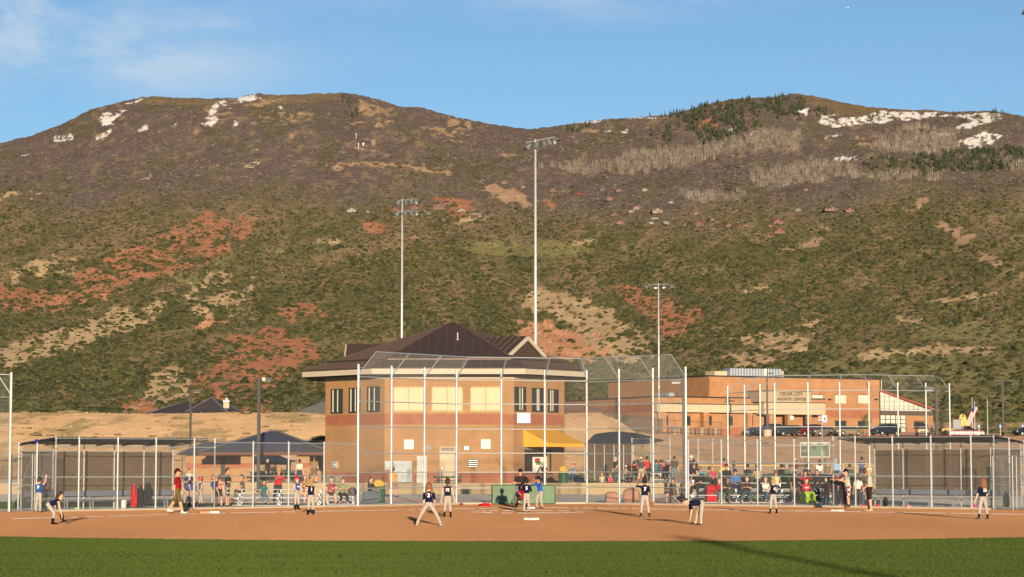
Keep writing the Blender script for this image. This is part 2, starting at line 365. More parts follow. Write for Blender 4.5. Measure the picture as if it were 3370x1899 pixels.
SPRUCE = [([(2205, 372), (2300, 345), (2400, 325), (2500, 318), (2600, 306), (2655, 340), (2640, 385), (2520, 395), (2430, 440), (2400, 482), (2320, 472), (2300, 430), (2180, 482), (2150, 440), (2250, 400)], .85), ([(2840, 545), (2900, 515), (3100, 503), (3420, 488), (3420, 545), (3250, 565), (3100, 565), (2900, 562)], .85),
          ([(1850, 425), (1940, 408), (1950, 425), (1860, 440)], .5), ([(2860, 385), (2920, 380), (2920, 400), (2870, 405)], .6), ([(3060, 385), (3300, 362), (3300, 380), (3100, 400)], .35), ([(2100, 388), (2230, 368), (2230, 385), (2100, 396)], .4), ([(1110, 312), (1190, 325), (1190, 385), (1110, 398)], .35), ([(2640, 340), (2760, 380), (2700, 400)], .4),
          ([(2900, 560), (3100, 555), (3100, 590), (2950, 590)], .5)]
def cover(px, py):
    """ground colour and what grows: -> rgb, juniper, scrub, aspen, spruce densities"""
    sh = px.shape
    n1, n2, n3 = fbm(px / 90, py / 55, 61, 4), fbm(px / 26, py / 15, 71, 3), fbm(px / 300, py / 160, 81, 3)
    up = sstep(760, 560, py + (n3 - .5) * 260 - 40 * sstep(600, 2200, px))          # 1 high on the mountain
    c = np.zeros(sh + (3,))
    lowc = np.array([.108, .094, .046]) ; lowr = np.array([.165, .118, .068])
    upc = np.array([.094, .074, .067]); upg = np.array([.084, .075, .050]); upt = np.array([.18, .135, .085])
    low = lowc + (lowr - lowc) * sstep(.42, .62, n1)[..., None]
    hi = upc + (upg - upc) * sstep(.48, .7, n1)[..., None]
    hi = hi + (upt - hi) * (sstep(.62, .78, n2) * .8)[..., None]
    c[:] = low * (1 - up[..., None]) + hi * up[..., None]
    top = sstep(500, 420, py) * sstep(2580, 2660, px + (py - 340) * .4) * sstep(400, 380, py)
    bald = inpoly(px, py, [(2600, 300), (2900, 340), (3100, 355), (3100, 372), (2900, 362), (2840, 385), (2740, 370), (2660, 345)]).astype(float)
    c = c + (np.array([.125, .092, .056]) - c) * bald[..., None]
    bald2 = inpoly(px, py, [(450, 300), (1130, 300), (1120, 330), (900, 345), (700, 345), (450, 345)]) * sstep(.35, .55, n1)
    c = c + (np.array([.145, .112, .068]) - c) * (bald2 * .7)[..., None]
    jun = (1 - up) * .92 + up * .10 * sstep(.5, .65, n1)
    jun *= .55 + .45 * sstep(.3, .5, n2)
    right = sstep(2650, 2900, px) * sstep(1060, 1130, py)
    jun *= 1 - .55 * right
    sl_ = np.interp(px, [0, 1300, 1700, 2200, 3400], [-.34, -.22, .30, .12, -.10])
    nd = fbm((px - sl_ * py) / 230, (py - sl_ * px) / 30, 93, 4)
    bare = sstep(.55, .66, nd) * (1 - up)
    jun *= 1 - .62 * bare
    jun *= .62 + .55 * sstep(.36, .60, fbm((px - sl_ * py) / 420, (py - sl_ * px) / 85, 97, 3))
    c = c + (np.array([.18, .132, .078]) - c) * (bare * .7 * sstep(.4, .6, n2))[..., None]
    jun *= 1 - .35 * sstep(.60, .68, fbm(px / 40 + 5, py / 20, 95, 3)) * (1 - up)
    scrub = .35 + .65 * up
    wx, wy = warp(px, py)
    def lay(lst, col, jk, sk, thr=71, soft=True):
        nonlocal c, jun, scrub
        for poly, k in lst:
            m = inpoly(wx, wy, poly)
            if not m.any(): continue
            th = .5 + (.5 - k) * .42; g = sstep(th - .03, th + .05, fbm(px / 30 + k * 7, py / 15, thr, 4)) if k < .97 else np.ones(sh)
            mm = (m * g)
            c = c + (np.array(col) - c) * mm[..., None]
            jun = jun * (1 - mm * (1 - jk)); scrub = scrub * (1 - mm * (1 - sk))
    lay(MEADOW, (.150, .138, .062), .22, .3, 101)
    lay(TAN, (.325, .24, .14), .20, .2, 103)
    lay(RED, (.275, .126, .073), .34, .2, 105)
    lay(ROCK, (.26, .18, .112), .3, .3, 107)
    lay(SLIDE, (.275, .185, .118), .04, .06, 109)
    lay(CLIFF, (.37, .20, .115), .06, .1, 111)
    cm_ = np.zeros(sh)
    for poly, k in CLIFF: cm_ = np.maximum(cm_, inpoly(wx, wy, poly) * 1.0)
    st_ = fbm((px + 2 * py) / 120, (py - .42 * px) / 5.5, 117, 2)
    c = c * (1 + cm_ * (st_ - .5) * 1.1)[..., None]
    asp = np.zeros(sh); spr = np.zeros(sh); snow = np.zeros(sh)
    for p in ASPEN: asp = np.maximum(asp, inpoly(wx, wy, p) * 1.0)
    for p, k in SPRUCE: spr = np.maximum(spr, inpoly(wx, wy, p) * k)
    ww, wv = warp(px, py, 15); brk = sstep(.38, .47, fbm(px / 11, (py - .3 * px) / 7, 171, 4))
    for p in SNOW: snow = np.maximum(snow, inpoly(ww, wv, p) * brk)
    asp *= (1 - snow * .5)
    spr = spr * sstep(.36, .5, fbm(px / 30, py / 30, 131, 2))
    c = c + (np.array((.15, .12, .09)) - c) * (asp * .6)[..., None]
    c = c + (np.array((.10, .09, .055)) - c) * (spr * .4)[..., None]
    c = c + (np.array((.52, .50, .48)) - c) * snow[..., None]
    c = c * (.80 + .40 * fbm(px / 7, py / 4, 191, 2))[..., None]
    sm = 1 - snow
    return c, jun * sm * (1 - asp * .9) * (1 - spr * .6) * (1 - bald), scrub * sm * (1 - asp * .7) * (1 - bald), asp, spr, snow
# strata of the pale cliff stand out a little
COLR, dJ, dS, dA, dP, dSn = cover(PX, PY)
def grid_mesh(name, X, Y, Z, C=None):
    nr, nc = X.shape
    me = bpy.data.meshes.new(name)
    vs = np.stack([X, Y, Z], -1).reshape(-1, 3)
    i = np.arange(nr * nc).reshape(nr, nc)
    f = np.stack([i[:-1, :-1], i[:-1, 1:], i[1:, 1:], i[1:, :-1]], -1).reshape(-1, 4)
    me.vertices.add(len(vs)); me.vertices.foreach_set('co', vs.ravel())
    me.loops.add(f.size); me.loops.foreach_set('vertex_index', f.ravel())
    me.polygons.add(len(f)); me.polygons.foreach_set('loop_start', np.arange(0, f.size, 4)); 
    me.polygons.foreach_set('use_smooth', np.ones(len(f), bool))
    if C is not None:
        at_ = me.color_attributes.new('ground_colour', 'FLOAT_COLOR', 'POINT')
        at_.data.foreach_set('color', np.concatenate([C.reshape(-1, 3), np.ones((len(vs), 1))], 1).astype(np.float32).ravel())
    me.update(calc_edges=True); me.validate()
    return me
def soil_material(name, s1, s2, amt=.35, bump=.6, bd=1.0, speck=0.0):
    m = bpy.data.materials.new(name); m.use_nodes = True
    n, l = m.node_tree.nodes, m.node_tree.links; b = n['Principled BSDF']
    b.inputs['Roughness'].default_value = 1.0; b.inputs['Specular IOR Level'].default_value = 0.05
    t = n.new('ShaderNodeTexCoord'); a = n.new('ShaderNodeVertexColor'); a.layer_name = 'ground_colour'
    z1 = n.new('ShaderNodeTexNoise'); z1.inputs['Scale'].default_value = s1; z1.inputs['Detail'].default_value = 6; z1.inputs['Roughness'].default_value = .7
    z2 = n.new('ShaderNodeTexNoise'); z2.inputs['Scale'].default_value = s2; z2.inputs['Detail'].default_value = 4
    l.new(t.outputs['Object'], z1.inputs[0]); l.new(t.outputs['Object'], z2.inputs[0])
    ad = n.new('ShaderNodeMath'); ad.operation = 'ADD'; l.new(z1.outputs[0], ad.inputs[0]); l.new(z2.outputs[0], ad.inputs[1])
    mr = n.new('ShaderNodeMapRange'); mr.inputs[1].default_value = .7; mr.inputs[2].default_value = 1.3; mr.inputs[3].default_value = 1 - amt; mr.inputs[4].default_value = 1 + amt
    l.new(ad.outputs[0], mr.inputs[0])
    hs = n.new('ShaderNodeHueSaturation'); l.new(a.outputs[0], hs.inputs['Color']); l.new(mr.outputs[0], hs.inputs['Value'])
    l.new(hs.outputs[0], b.inputs['Base Color'])
    rough_normal(n, l, b, t.outputs['Object'], bump, s2 * 8); nocorr(m)
    if 'Diffuse Roughness' in b.inputs: b.inputs['Diffuse Roughness'].default_value = 1.0
    return m
mt = link('mountain', grid_mesh('mountain', XX, YY, ZZ, COLR), soil_material('mountain_soil', .035, .4, .38, 1.3, 6.0))
props(mt, 'broad brown and green mountainside with red earth and snow patches', 'mountain', kind='structure')
# ---------------------------------------------------------------- vegetation that clothes the mountain
VM = np.maximum.accumulate(V, 0)
def hit(px, py):
    """world point of the mountainside seen at a pixel"""
    a, v = pix2av(px, py)
    j = np.interp(a, cols, np.arange(len(cols))); j0 = np.clip(np.floor(j).astype(int), 0, len(cols) - 2); t = j - j0
    out = np.full((len(px), 3), np.nan)
    for k in range(len(px)):
        c0 = VM[:NR, j0[k]] * (1 - t[k]) + VM[:NR, j0[k] + 1] * t[k]
        i = np.searchsorted(c0, v[k])
        if i <= 0 or i >= NR: continue
        va, vb = c0[i - 1], c0[i]
        f = 0 if vb <= va else (v[k] - va) / (vb - va)
        y = rows[i - 1] * (1 - f) + rows[i] * f
        out[k] = (a[k] * y, y, CAMH + v[k] * y)
    return out
def lump(name, seed, squash=.8, sub=2, amp=.35, freq=2.1):
    bm = bmesh.new(); bmesh.ops.create_icosphere(bm, subdivisions=sub, radius=.5)
    for v in bm.verts:
        d = 1 + amp * mnoise.noise(Vector(v.co) * freq * 2 + Vector((seed * 7.1, seed, 3))) + amp * .5 * mnoise.noise(Vector(v.co) * freq * 5 + Vector((seed, 2, seed * 3)))
        v.co = Vector((v.co.x * d, v.co.y * d, max(-.12, v.co.z * d * squash) + .12))
    me = bpy.data.meshes.new(name); bm.to_mesh(me); bm.free(); return me
def conifer_mesh(name, seed, tiers=5, n=9):
    rnd = random.Random(seed); mb = MB()
    for k in range(tiers):
        z0 = .08 + .82 * k / tiers; z1 = min(1.0, z0 + .34); r = .22 * (1 - k / (tiers + .6))
        base = [(r * rnd.uniform(.6, 1.15) * math.cos(6.283 * i / n), r * rnd.uniform(.6, 1.15) * math.sin(6.283 * i / n), z0 + rnd.uniform(-.03, .03)) for i in range(n)]
        mb.add(base + [(0, 0, z1)], [(i, (i + 1) % n, n) for i in range(n)])
    mb.cyl((0, 0, 0), (0, 0, .2), .02, .02, 4, False)
    return mb.mesh(name, uv=False)
def aspen_mesh(name, seed):
    rnd = random.Random(seed); mb = MB()
    for k in range(9):
        x, y, h = rnd.uniform(-.5, .5), rnd.uniform(-.4, .4), rnd.uniform(.7, 1.05)
        lx, ly = rnd.uniform(-.04, .04), rnd.uniform(-.04, .04)
        mb.cyl((x, y, 0), (x + lx, y + ly, h), .018, .008, 3, False, 0)
        for q in range(14):
            z = h * rnd.uniform(.4, 1.0); t = rnd.uniform(0, 6.28); L = .14 * (1.25 - z / h)+.03
            p = Vector((x + lx * z / h, y + ly * z / h, z)); e = p + Vector((L * math.cos(t), L * math.sin(t), L * .9))
            s_ = Vector((math.sin(t), -math.cos(t), 0)) * .012
            mb.add([p - s_, p + s_, e], [(0, 1, 2)], 1)
    return mb.mesh(name, uv=False)
def veg_mat(name, c1, c2, tr=0.0, rough=.95):
    m = bpy.data.materials.new(name); m.use_nodes = True; n, l = m.node_tree.nodes, m.node_tree.links; b = n['Principled BSDF']
    b.inputs['Roughness'].default_value = rough; b.inputs['Specular IOR Level'].default_value = .1
    oi = n.new('ShaderNodeObjectInfo'); r = n.new('ShaderNodeValToRGB'); r.color_ramp.elements[0].color = (*c1, 1); r.color_ramp.elements[1].color = (*c2, 1)
    l.new(oi.outputs['Random'], r.inputs[0])
    t = n.new('ShaderNodeTexCoord'); z = n.new('ShaderNodeTexNoise'); z.inputs['Scale'].default_value = 6; l.new(t.outputs['Object'], z.inputs[0])
    mr = n.new('ShaderNodeMapRange'); mr.inputs[1].default_value = .3; mr.inputs[2].default_value = .7; mr.inputs[3].default_value = .65; mr.inputs[4].default_value = 1.35; l.new(z.outputs[0], mr.inputs[0])
    hs = n.new('ShaderNodeHueSaturation'); l.new(r.outputs[0], hs.inputs['Color']); l.new(mr.outputs[0], hs.inputs['Value']); l.new(hs.outputs[0], b.inputs['Base Color'])
    return m
def scatter(name, label, cat, pts, scl, zs, protos, mats):
    """one mass of plants: a mesh of points, a plant set on each by geometry nodes"""
    for k, me in enumerate(protos):
        if not me.materials:
            for m in mats: me.materials.append(m)
    if len(pts) == 0: return
    me = bpy.data.meshes.new(name)
    me.from_pydata([tuple(p) for p in pts], [], [])
    for nm, arr in (('sxy', scl), ('sz', scl * zs), ('rot', rng.uniform(0, 6.283, len(pts)))):
        a = me.attributes.new(nm, 'FLOAT', 'POINT'); a.data.foreach_set('value', arr.astype(np.float32))
    a = me.attributes.new('pick', 'INT', 'POINT'); a.data.foreach_set('value', rng.integers(0, len(protos), len(pts)).astype(np.int32))
    o = link(name, me); props(o, label, cat, kind='stuff')
    ng = bpy.data.node_groups.new(name, 'GeometryNodeTree')
    ng.interface.new_socket('Geometry', in_out='INPUT', socket_type='NodeSocketGeometry'); ng.interface.new_socket('Geometry', in_out='OUTPUT', socket_type='NodeSocketGeometry')
    N, L = ng.nodes, ng.links
    gi, go = N.new('NodeGroupInput'), N.new('NodeGroupOutput')
    ip = N.new('GeometryNodeInstanceOnPoints'); g2 = N.new('GeometryNodeGeometryToInstance')
    for me_ in reversed(protos):
        po = bpy.data.objects.new(name + '_plant', me_)
        oi = N.new('GeometryNodeObjectInfo'); oi.inputs['Object'].default_value = po
        L.new(oi.outputs['Geometry'], g2.inputs[0])
    def attr(nm, ty):
        x = N.new('GeometryNodeInputNamedAttribute'); x.data_type = ty; x.inputs[0].default_value = nm; return x.outputs['Attribute']
    cs = N.new('ShaderNodeCombineXYZ'); s = attr('sxy', 'FLOAT'); L.new(s, cs.inputs[0]); L.new(s, cs.inputs[1]); L.new(attr('sz', 'FLOAT'), cs.inputs[2])
    cr_ = N.new('ShaderNodeCombineXYZ'); L.new(attr('rot', 'FLOAT'), cr_.inputs[2])
    L.new(gi.outputs[0], ip.inputs['Points']); L.new(g2.outputs[0], ip.inputs['Instance'])
    ip.inputs['Pick Instance'].default_value = True; L.new(attr('pick', 'INT'), ip.inputs['Instance Index'])
    L.new(cr_.outputs[0], ip.inputs['Rotation']); L.new(cs.outputs[0], ip.inputs['Scale'])
    L.new(ip.outputs[0], go.inputs[0])
    md = o.modifiers.new('plants', 'NODES'); md.node_group = ng
    return o
def candidates(n, y0, y1, which, x0=-160, x1=3530):
    px = rng.uniform(x0, x1, n); py = rng.uniform(y0, y1, n)
    d = cover(px, py)[which]
    k = rng.uniform(0, 1, n) < d
    px, py = px[k], py[k]
    p = hit(px, py); ok = ~np.isnan(p[:, 0])
    return p[ok], px[ok], py[ok]
jm = [lump('juniper_a', 1), lump('juniper_b', 2, .95), lump('juniper_c', 3, .7, 2, .5)]
JMAT = veg_mat('juniper', (.030, .038, .016), (.098, .094, .038))
P_, X_, Y_ = candidates(170000, 500, 1400, 1)
size = (np.interp(Y_, [500, 750, 1000, 1200, 1390], [5, 7.2, 10, 13.5, 19]) * rng.lognormal(0, .36, len(Y_))) / FPX * P_[:, 1]
P_[:, 2] -= size * .12
scatter('juniper_woodland', 'dark green junipers dotted thickly over the lower mountainside', 'woodland', P_, size, rng.uniform(.75, 1.1, len(size)), jm, [JMAT])
sm_ = [lump('scrub_a', 5, .7, 1, .4), lump('scrub_b', 6, .6, 1, .45)]
SMAT = veg_mat('oak_scrub', (.070, .056, .050), (.185, .150, .122))
P_, X_, Y_ = candidates(44000, 300, 800, 2)
size = (np.interp(Y_, [300, 500, 800], [4.5, 7.5, 10]) * rng.lognormal(0, .35, len(Y_))) / FPX * P_[:, 1]
P_[:, 2] -= size * .1
scatter('oak_scrub', 'leafless brown oak scrub over the upper mountainside', 'scrub', P_, size, rng.uniform(.5, .8, len(size)), sm_, [SMAT])
P_, X_, Y_ = candidates(26000, 300, 680, 3, 1750, 3500)
size = rng.uniform(13, 20, len(Y_)) / FPX * P_[:, 1]
k = rng.uniform(0, 1, len(size)) < .30
scatter('aspen_grove', 'pale bare aspen trunks standing in bands below the snow', 'grove', P_[k], size[k], rng.uniform(1.0, 1.35, k.sum()), [aspen_mesh('aspen_a', 1), aspen_mesh('aspen_b', 2)], [mat('aspen_bark', (.34, .295, .235), .9, var=0), mat('aspen_twig', (.19, .152, .108), .95, var=0)])
P_, X_, Y_ = candidates(30000, 298, 600, 4, 1080, 3500)
size = rng.uniform(11, 20, len(Y_)) / FPX * P_[:, 1]
k = rng.uniform(0, 1, len(size)) < .75
P_[:, 2] -= size * .05
scatter('spruce_forest', 'dark spiky spruces massed below the ridge line', 'forest', P_[k], size[k], rng.uniform(.9, 1.25, k.sum()), [conifer_mesh('spruce_a', 1), conifer_mesh('spruce_b', 2)], [veg_mat('spruce', (.030, .042, .024), (.060, .070, .036))])

# pale rocks that break the upper slopes
n = 24000; qx = rng.uniform(-150, 3520, n); qy = rng.uniform(310, 620, n)
dens = sstep(.56, .70, fbm(qx / 46, qy / 13, 151, 4)) * sstep(640, 480, qy) * .8
for poly, k in ROCK: dens = np.maximum(dens, inpoly(*warp(qx, qy, 20), poly) * .9)
dens *= 1 - inpoly(qx, qy, [(2600, 300), (3120, 350), (3100, 372), (2740, 380)])
k = rng.uniform(0, 1, n) < dens; P_ = hit(qx[k], qy[k]); ok = ~np.isnan(P_[:, 0]); P_ = P_[ok]
size = rng.lognormal(.95, .5, len(P_)) / FPX * P_[:, 1]
scatter('pale_rocks', 'pale tan rock outcrops breaking through the upper mountainside', 'rocks', P_, size, rng.uniform(.5, .9, len(P_)), [lump('rock_a', 41, .7, 1, .5), lump('rock_b', 43, .8, 1, .5)], [veg_mat('tan_rock', (.26, .185, .115), (.40, .30, .19))])

# whitewashed letter of stones on the slope and the relay station above the road
def strip(parent, pts, w_, m, name):
    hp_ = hit(np.array([p[0] for p in pts], float), np.array([p[1] for p in pts], float))
    for a, b in zip(hp_, hp_[1:]):
        mb = MB(); mb.bar((a[0], a[1], a[2] + .4), (b[0], b[1], b[2] + .4), w_, 1.2); mb.build(name, m, parent)
hp0 = hit(np.array([828.]), np.array([545.]))[0]
LT = thing('hillside_letter', 'big letter C of whitened stones lying on the mountainside', 'letter', tuple(hp0))
strip(LT, [(848, 541), (853, 536), (828, 536), (815, 543), (804, 551), (832, 552), (842, 547)], 4.5, mat('whitened_stones', (.42, .37, .27), .95, 0, .2, .3), 'stone_line')
for px, y0, y1, w_, lb, nm in ((1172, 438, 456, 1.2, 'thin relay mast above the bare ledge', 'relay_mast'), (1180, 470, 488, 1.4, 'white relay mast on the lower ledge', 'relay_mast'), (1196, 471, 481, 2.2, 'white tank beside the lower relay mast', 'water_tank')):
    h_ = hit(np.array([float(px)]), np.array([float(y1)]))[0]; H_ = (y1 - y0) / FPX * h_[1]
    rt0 = thing(nm, lb, 'mast' if 'mast' in nm else 'tank', tuple(h_)); m0 = mat('white_mast', (.45, .46, .48), .6)
    mb = MB(); mb.cyl(tuple(h_), (h_[0], h_[1], h_[2] + H_), w_ * .6, w_ * .45, 8); mb.build('tower' if 'mast' in nm else 'shell', m0, rt0)
    mb = MB(); mb.cyl((h_[0], h_[1] - .6, h_[2] + H_ * .8), (h_[0], h_[1] - 1.6, h_[2] + H_ * .8), w_ * .9, w_ * .9, 10); mb.build('dish' if 'mast' in nm else 'hatch', m0, rt0)
# ================================================================ ground
def ground_mat(name, c, s_big, s_fine, amt, bump, bd, rough=1.0, stretch=None, c2=None, s_c2=.05):
    m = bpy.data.materials.new(name); m.use_nodes = True; n, l = m.node_tree.nodes, m.node_tree.links; b = n['Principled BSDF']
    b.inputs['Roughness'].default_value = rough; b.inputs['Specular IOR Level'].default_value = .05
    t = n.new('ShaderNodeTexCoord'); src = t.outputs['Object']
    if stretch:
        mp_ = n.new('ShaderNodeMapping'); mp_.inputs['Scale'].default_value = stretch; l.new(src, mp_.inputs[0]); srcs = mp_.outputs[0]
    else: srcs = src
    z1 = n.new('ShaderNodeTexNoise'); z1.inputs['Scale'].default_value = s_big; z1.inputs['Detail'].default_value = 5; l.new(srcs, z1.inputs[0])
    z2 = n.new('ShaderNodeTexNoise'); z2.inputs['Scale'].default_value = s_fine; z2.inputs['Detail'].default_value = 5; z2.inputs['Roughness'].default_value = .7; l.new(src, z2.inputs[0])
    ad = n.new('ShaderNodeMath'); ad.operation = 'ADD'; l.new(z1.outputs[0], ad.inputs[0]); l.new(z2.outputs[0], ad.inputs[1])
    mr = n.new('ShaderNodeMapRange'); mr.inputs[1].default_value = .7; mr.inputs[2].default_value = 1.3; mr.inputs[3].default_value = 1 - amt; mr.inputs[4].default_value = 1 + amt; l.new(ad.outputs[0], mr.inputs[0])
    hs = n.new('ShaderNodeHueSaturation'); l.new(mr.outputs[0], hs.inputs['Value'])
    if c2:
        z3 = n.new('ShaderNodeTexNoise'); z3.inputs['Scale'].default_value = s_c2; z3.inputs['Detail'].default_value = 6; l.new(srcs, z3.inputs[0])
        r = n.new('ShaderNodeValToRGB'); r.color_ramp.elements[0].position = .38; r.color_ramp.elements[1].position = .62
        r.color_ramp.elements[0].color = (*c, 1); r.color_ramp.elements[1].color = (*c2, 1); l.new(z3.outputs[0], r.inputs[0]); l.new(r.outputs[0], hs.inputs['Color'])
    else: hs.inputs['Color'].default_value = (*c, 1)
    l.new(hs.outputs[0], b.inputs['Base Color'])
    rough_normal(n, l, b, src, bump, s_fine * 3)
    nocorr(m)
    if 'Diffuse Roughness' in b.inputs: b.inputs['Diffuse Roughness'].default_value = 1.0
    return m
DIRT = (.50, .262, .128)
M_infield = ground_mat('infield_clay', DIRT, .35, 22, .10, 3.5, .30, c2=(.425, .222, .108), s_c2=.12, stretch=(.5, .12, 1))
M_grass = ground_mat('outfield_turf', (.055, .092, .016), 1.2, 30, .20, 3.0, .35, stretch=(.10, 1.1, 1), c2=(.098, .142, .030), s_c2=.35)
M_plain = ground_mat('bare_earth', (.33, .225, .135), .1, 6, .2, 1.5, .1)
M_conc = ground_mat('pale_concrete', (.33, .31, .285), .4, 8, .10, .8, .01)
def sheet(name, pts, z, m, label=None, cat=None, kind='structure', seg=None):
    mb = MB(); mb.add([(x, y, z) for x, y in pts], [tuple(range(len(pts)))])
    o = mb.build(name, m); props(o, label, cat, kind=kind); return o
gx = np.array([-6500, -2500, -900, -300, -60, 60, 300, 900, 2500, 6500.]); gy = np.array([-6500, -2000, -600, -200, 0, 60, 100, 160, 170.])
G1, G2 = np.meshgrid(gx, gy)
go_ = link('ground', grid_mesh('ground', G1, G2, np.full(G1.shape, -.03)), M_plain); props(go_, kind='structure')
# bare banks and terraces between the ball fields and the foot of the mountain
TA = np.concatenate([np.linspace(-.66, -.25, 24, endpoint=False), np.linspace(-.25, .25, 260, endpoint=False), np.linspace(.25, .66, 25)])
TY = np.concatenate([np.linspace(153.2, 340, 190), np.linspace(341, 484, 60)])
def bank_z(x, y):
    a = x / y
    left = .68 + 6.6 * sstep(187, 236, y + (fbm(x / 40, y / 40, 5, 2) - .5) * 5) * .98
    right = .68 + 5.45 * sstep(268, 338, y + (fbm(x / 30, y / 40, 6, 2) - .5) * 6)
    k = sstep(.035, .085, a)
    z = left * (1 - k) + right * k
    z = z + (fbm(x / 9, y / 9, 7, 3) - .5) * .5 * sstep(190, 215, y) * (1 - sstep(330, 345, y) * .8)
    return z + sstep(345, 484, y) * (10.63 - z)
TAm, TYm = np.meshgrid(TA, TY); TXm = TAm * TYm; TZm = bank_z(TXm, TYm)
bn = fbm(TXm / 6, TYm / 9, 15, 4); bn2 = fbm(TXm / 1.6, TYm / 2.5, 19, 3); pxm = CX + FPX * TAm
lc = np.array([.40, .265, .145]); rc = np.array([.30, .19, .118]); wc = np.array([.17, .135, .066])
kk = sstep(.03, .09, TAm)[..., None]
BC = lc * (1 - kk) + rc * kk
BC = BC + (wc - BC) * (sstep(.52, .64, bn) * sstep(.45, .6, bn2) * .75)[..., None]
BC = BC * (.9 + .25 * bn2[..., None])
bk = link('embankment', grid_mesh('embankment', TXm, TYm, TZm, BC), soil_material('bank_soil', .5, 4.0, .22, .7, .5)); props(bk, 'sandy bare bank of earth with dry weeds', 'embankment', kind='structure')
def bz(x, y): return float(bank_z(np.array([float(x)]), np.array([float(y)]))[0])
# turf in front of the camera and the clay skin (arc of the skinned infield round the pitcher)
PC = (0.6, 89.0); RA = 29.5
arc = [(PC[0] + RA * math.sin(t), PC[1] - RA * math.cos(t)) for t in np.linspace(-1.35, 1.35, 90)]
clay = [(-60, arc[0][1])] + arc + [(60, arc[-1][1]), (60, 140), (-60, 140)]
sheet('infield', [(-60, 72.0), (-45, 72)] + [(x, y) for x, y in arc] + [(45, 72), (60, 72), (60, 121), (-60, 121)], .004, M_infield, 'orange clay skin of the ball field', 'infield')
sheet('outfield', [(-200, -250), (200, -250), (200, 95), (-200, 95)], -.004, M_grass, 'mown striped green outfield grass', 'lawn')

# blades standing over the mown turf near the camera and along the edge of the clay
rnd = random.Random(3); mb = MB()
for k in range(14):
    t = rnd.uniform(0, 6.28); r_ = rnd.uniform(0, .55); x, y = r_ * math.cos(t), r_ * math.sin(t); a = rnd.uniform(0, 6.28); h = rnd.uniform(.55, 1.0); w_ = .05
    mb.add([(x - w_ * math.cos(a), y - w_ * math.sin(a), 0), (x + w_ * math.cos(a), y + w_ * math.sin(a), 0), (x + rnd.uniform(-.35, .35), y + rnd.uniform(-.35, .35), h)], [(0, 1, 2)])
tuft = mb.mesh('tuft', uv=False)
n = 95000; ty = rng.uniform(37, 66, n); tx = rng.uniform(-1, 1, n) * (ty * .245 + 1.5)
dist = np.hypot(tx - PC[0], ty - PC[1]); edge_n = (fbm(tx / .8, ty / .8, 201, 3) - .5) * .5
k = dist > RA + edge_n - .12
pn = fbm(tx / 6, ty / .9, 205, 3)
scatter('grass', 'short blades of mown grass', 'grass', np.stack([tx, ty, np.full(n, -.006)], 1)[k], rng.uniform(.05, .085, n)[k], (.22 + .5 * pn)[k], [tuft], [veg_mat('grass_blade', (.062, .100, .018), (.105, .145, .034))])
# ================================================================ fences
STEEL = mat('galvanised_steel', (.62, .62, .58), .42, .5, .06, 3.0, spec=.5)
STEEL_RAIL = mat('galvanised_rail', (.50, .54, .54), .45, .6, .08, 3.0, spec=.5)
WIRE = mat('chain_link_wire', (.30, .31, .30), .5, .3, 0, spec=.4)
BLACK_IRON = mat('black_iron', (.018, .017, .016), .5, .2, 0)
SCREEN = mat('brown_windscreen', (.125, .078, .043), .95, 0, .4, .7, alpha=.74)
GREEN_SCREEN = mat('green_windscreen', (.030, .062, .034), .9, 0, .2, 1.5, alpha=.88)
ROOF_METAL = mat('corrugated_roof', (.024, .028, .032), .6, 0, .1, 2.0, spec=.4)
ALU = mat('aluminium_plank', (.24, .255, .27), .5, .3, .06, 2.0, spec=.5)
def on_line(px, A, B):
    """where the sight line through a column of the picture crosses the plan line A-B"""
    k = (px - CX) / FPX / cp; ax, ay = A; bx, by = B
    # X = k*Y
    dx, dy = bx - ax, by - ay
    s = (k * ay - ax) / (dx - k * dy)
    return (ax + dx * s, ay + dy * s)
def chain_mesh(p0, p1, z0, z1, pitch=.075, r=.0021, up=None):
    """woven wire of one bay between two plan points: straight diagonals, both ways"""
    p0, p1 = Vector(p0), Vector(p1)
    d = p1 - p0; L = d.length; d.normalize(); n = Vector((d.y, -d.x, 0)) if up is None else d.cross(up)
    e = Vector((0, 0, 1)) if up is None else Vector(up)
    H = z1 - z0; vs, fs = [], []
    st = pitch
    base = Vector((p0.x, p0.y, z0)) if up is None else p0
    for sgn in (1, -1):
        c = -H + (st * .5 if sgn < 0 else 0)
        while c < L:
            u0, u1 = max(0, c), min(L, c + H)
            if u1 - u0 > .02:
                w0, w1 = u0 - c, u1 - c
                if sgn < 0: w0, w1 = H - w0, H - w1
                a = base + d * u0 + e * w0 + n * (.002 * sgn); b = base + d * u1 + e * w1 + n * (.002 * sgn)
                t = (b - a).normalized(); q = t.cross(n).normalized()
                o = len(vs)
                for p in (a, b): vs += [p + n * r * 1.2, p - n * r * .6 + q * r, p - n * r * .6 - q * r]
                fs += [(o, o + 1, o + 4, o + 3), (o + 1, o + 2, o + 5, o + 4), (o + 2, o, o + 3, o + 5)]
            c += st
    mb = MB(); mb.add(vs, fs); return mb
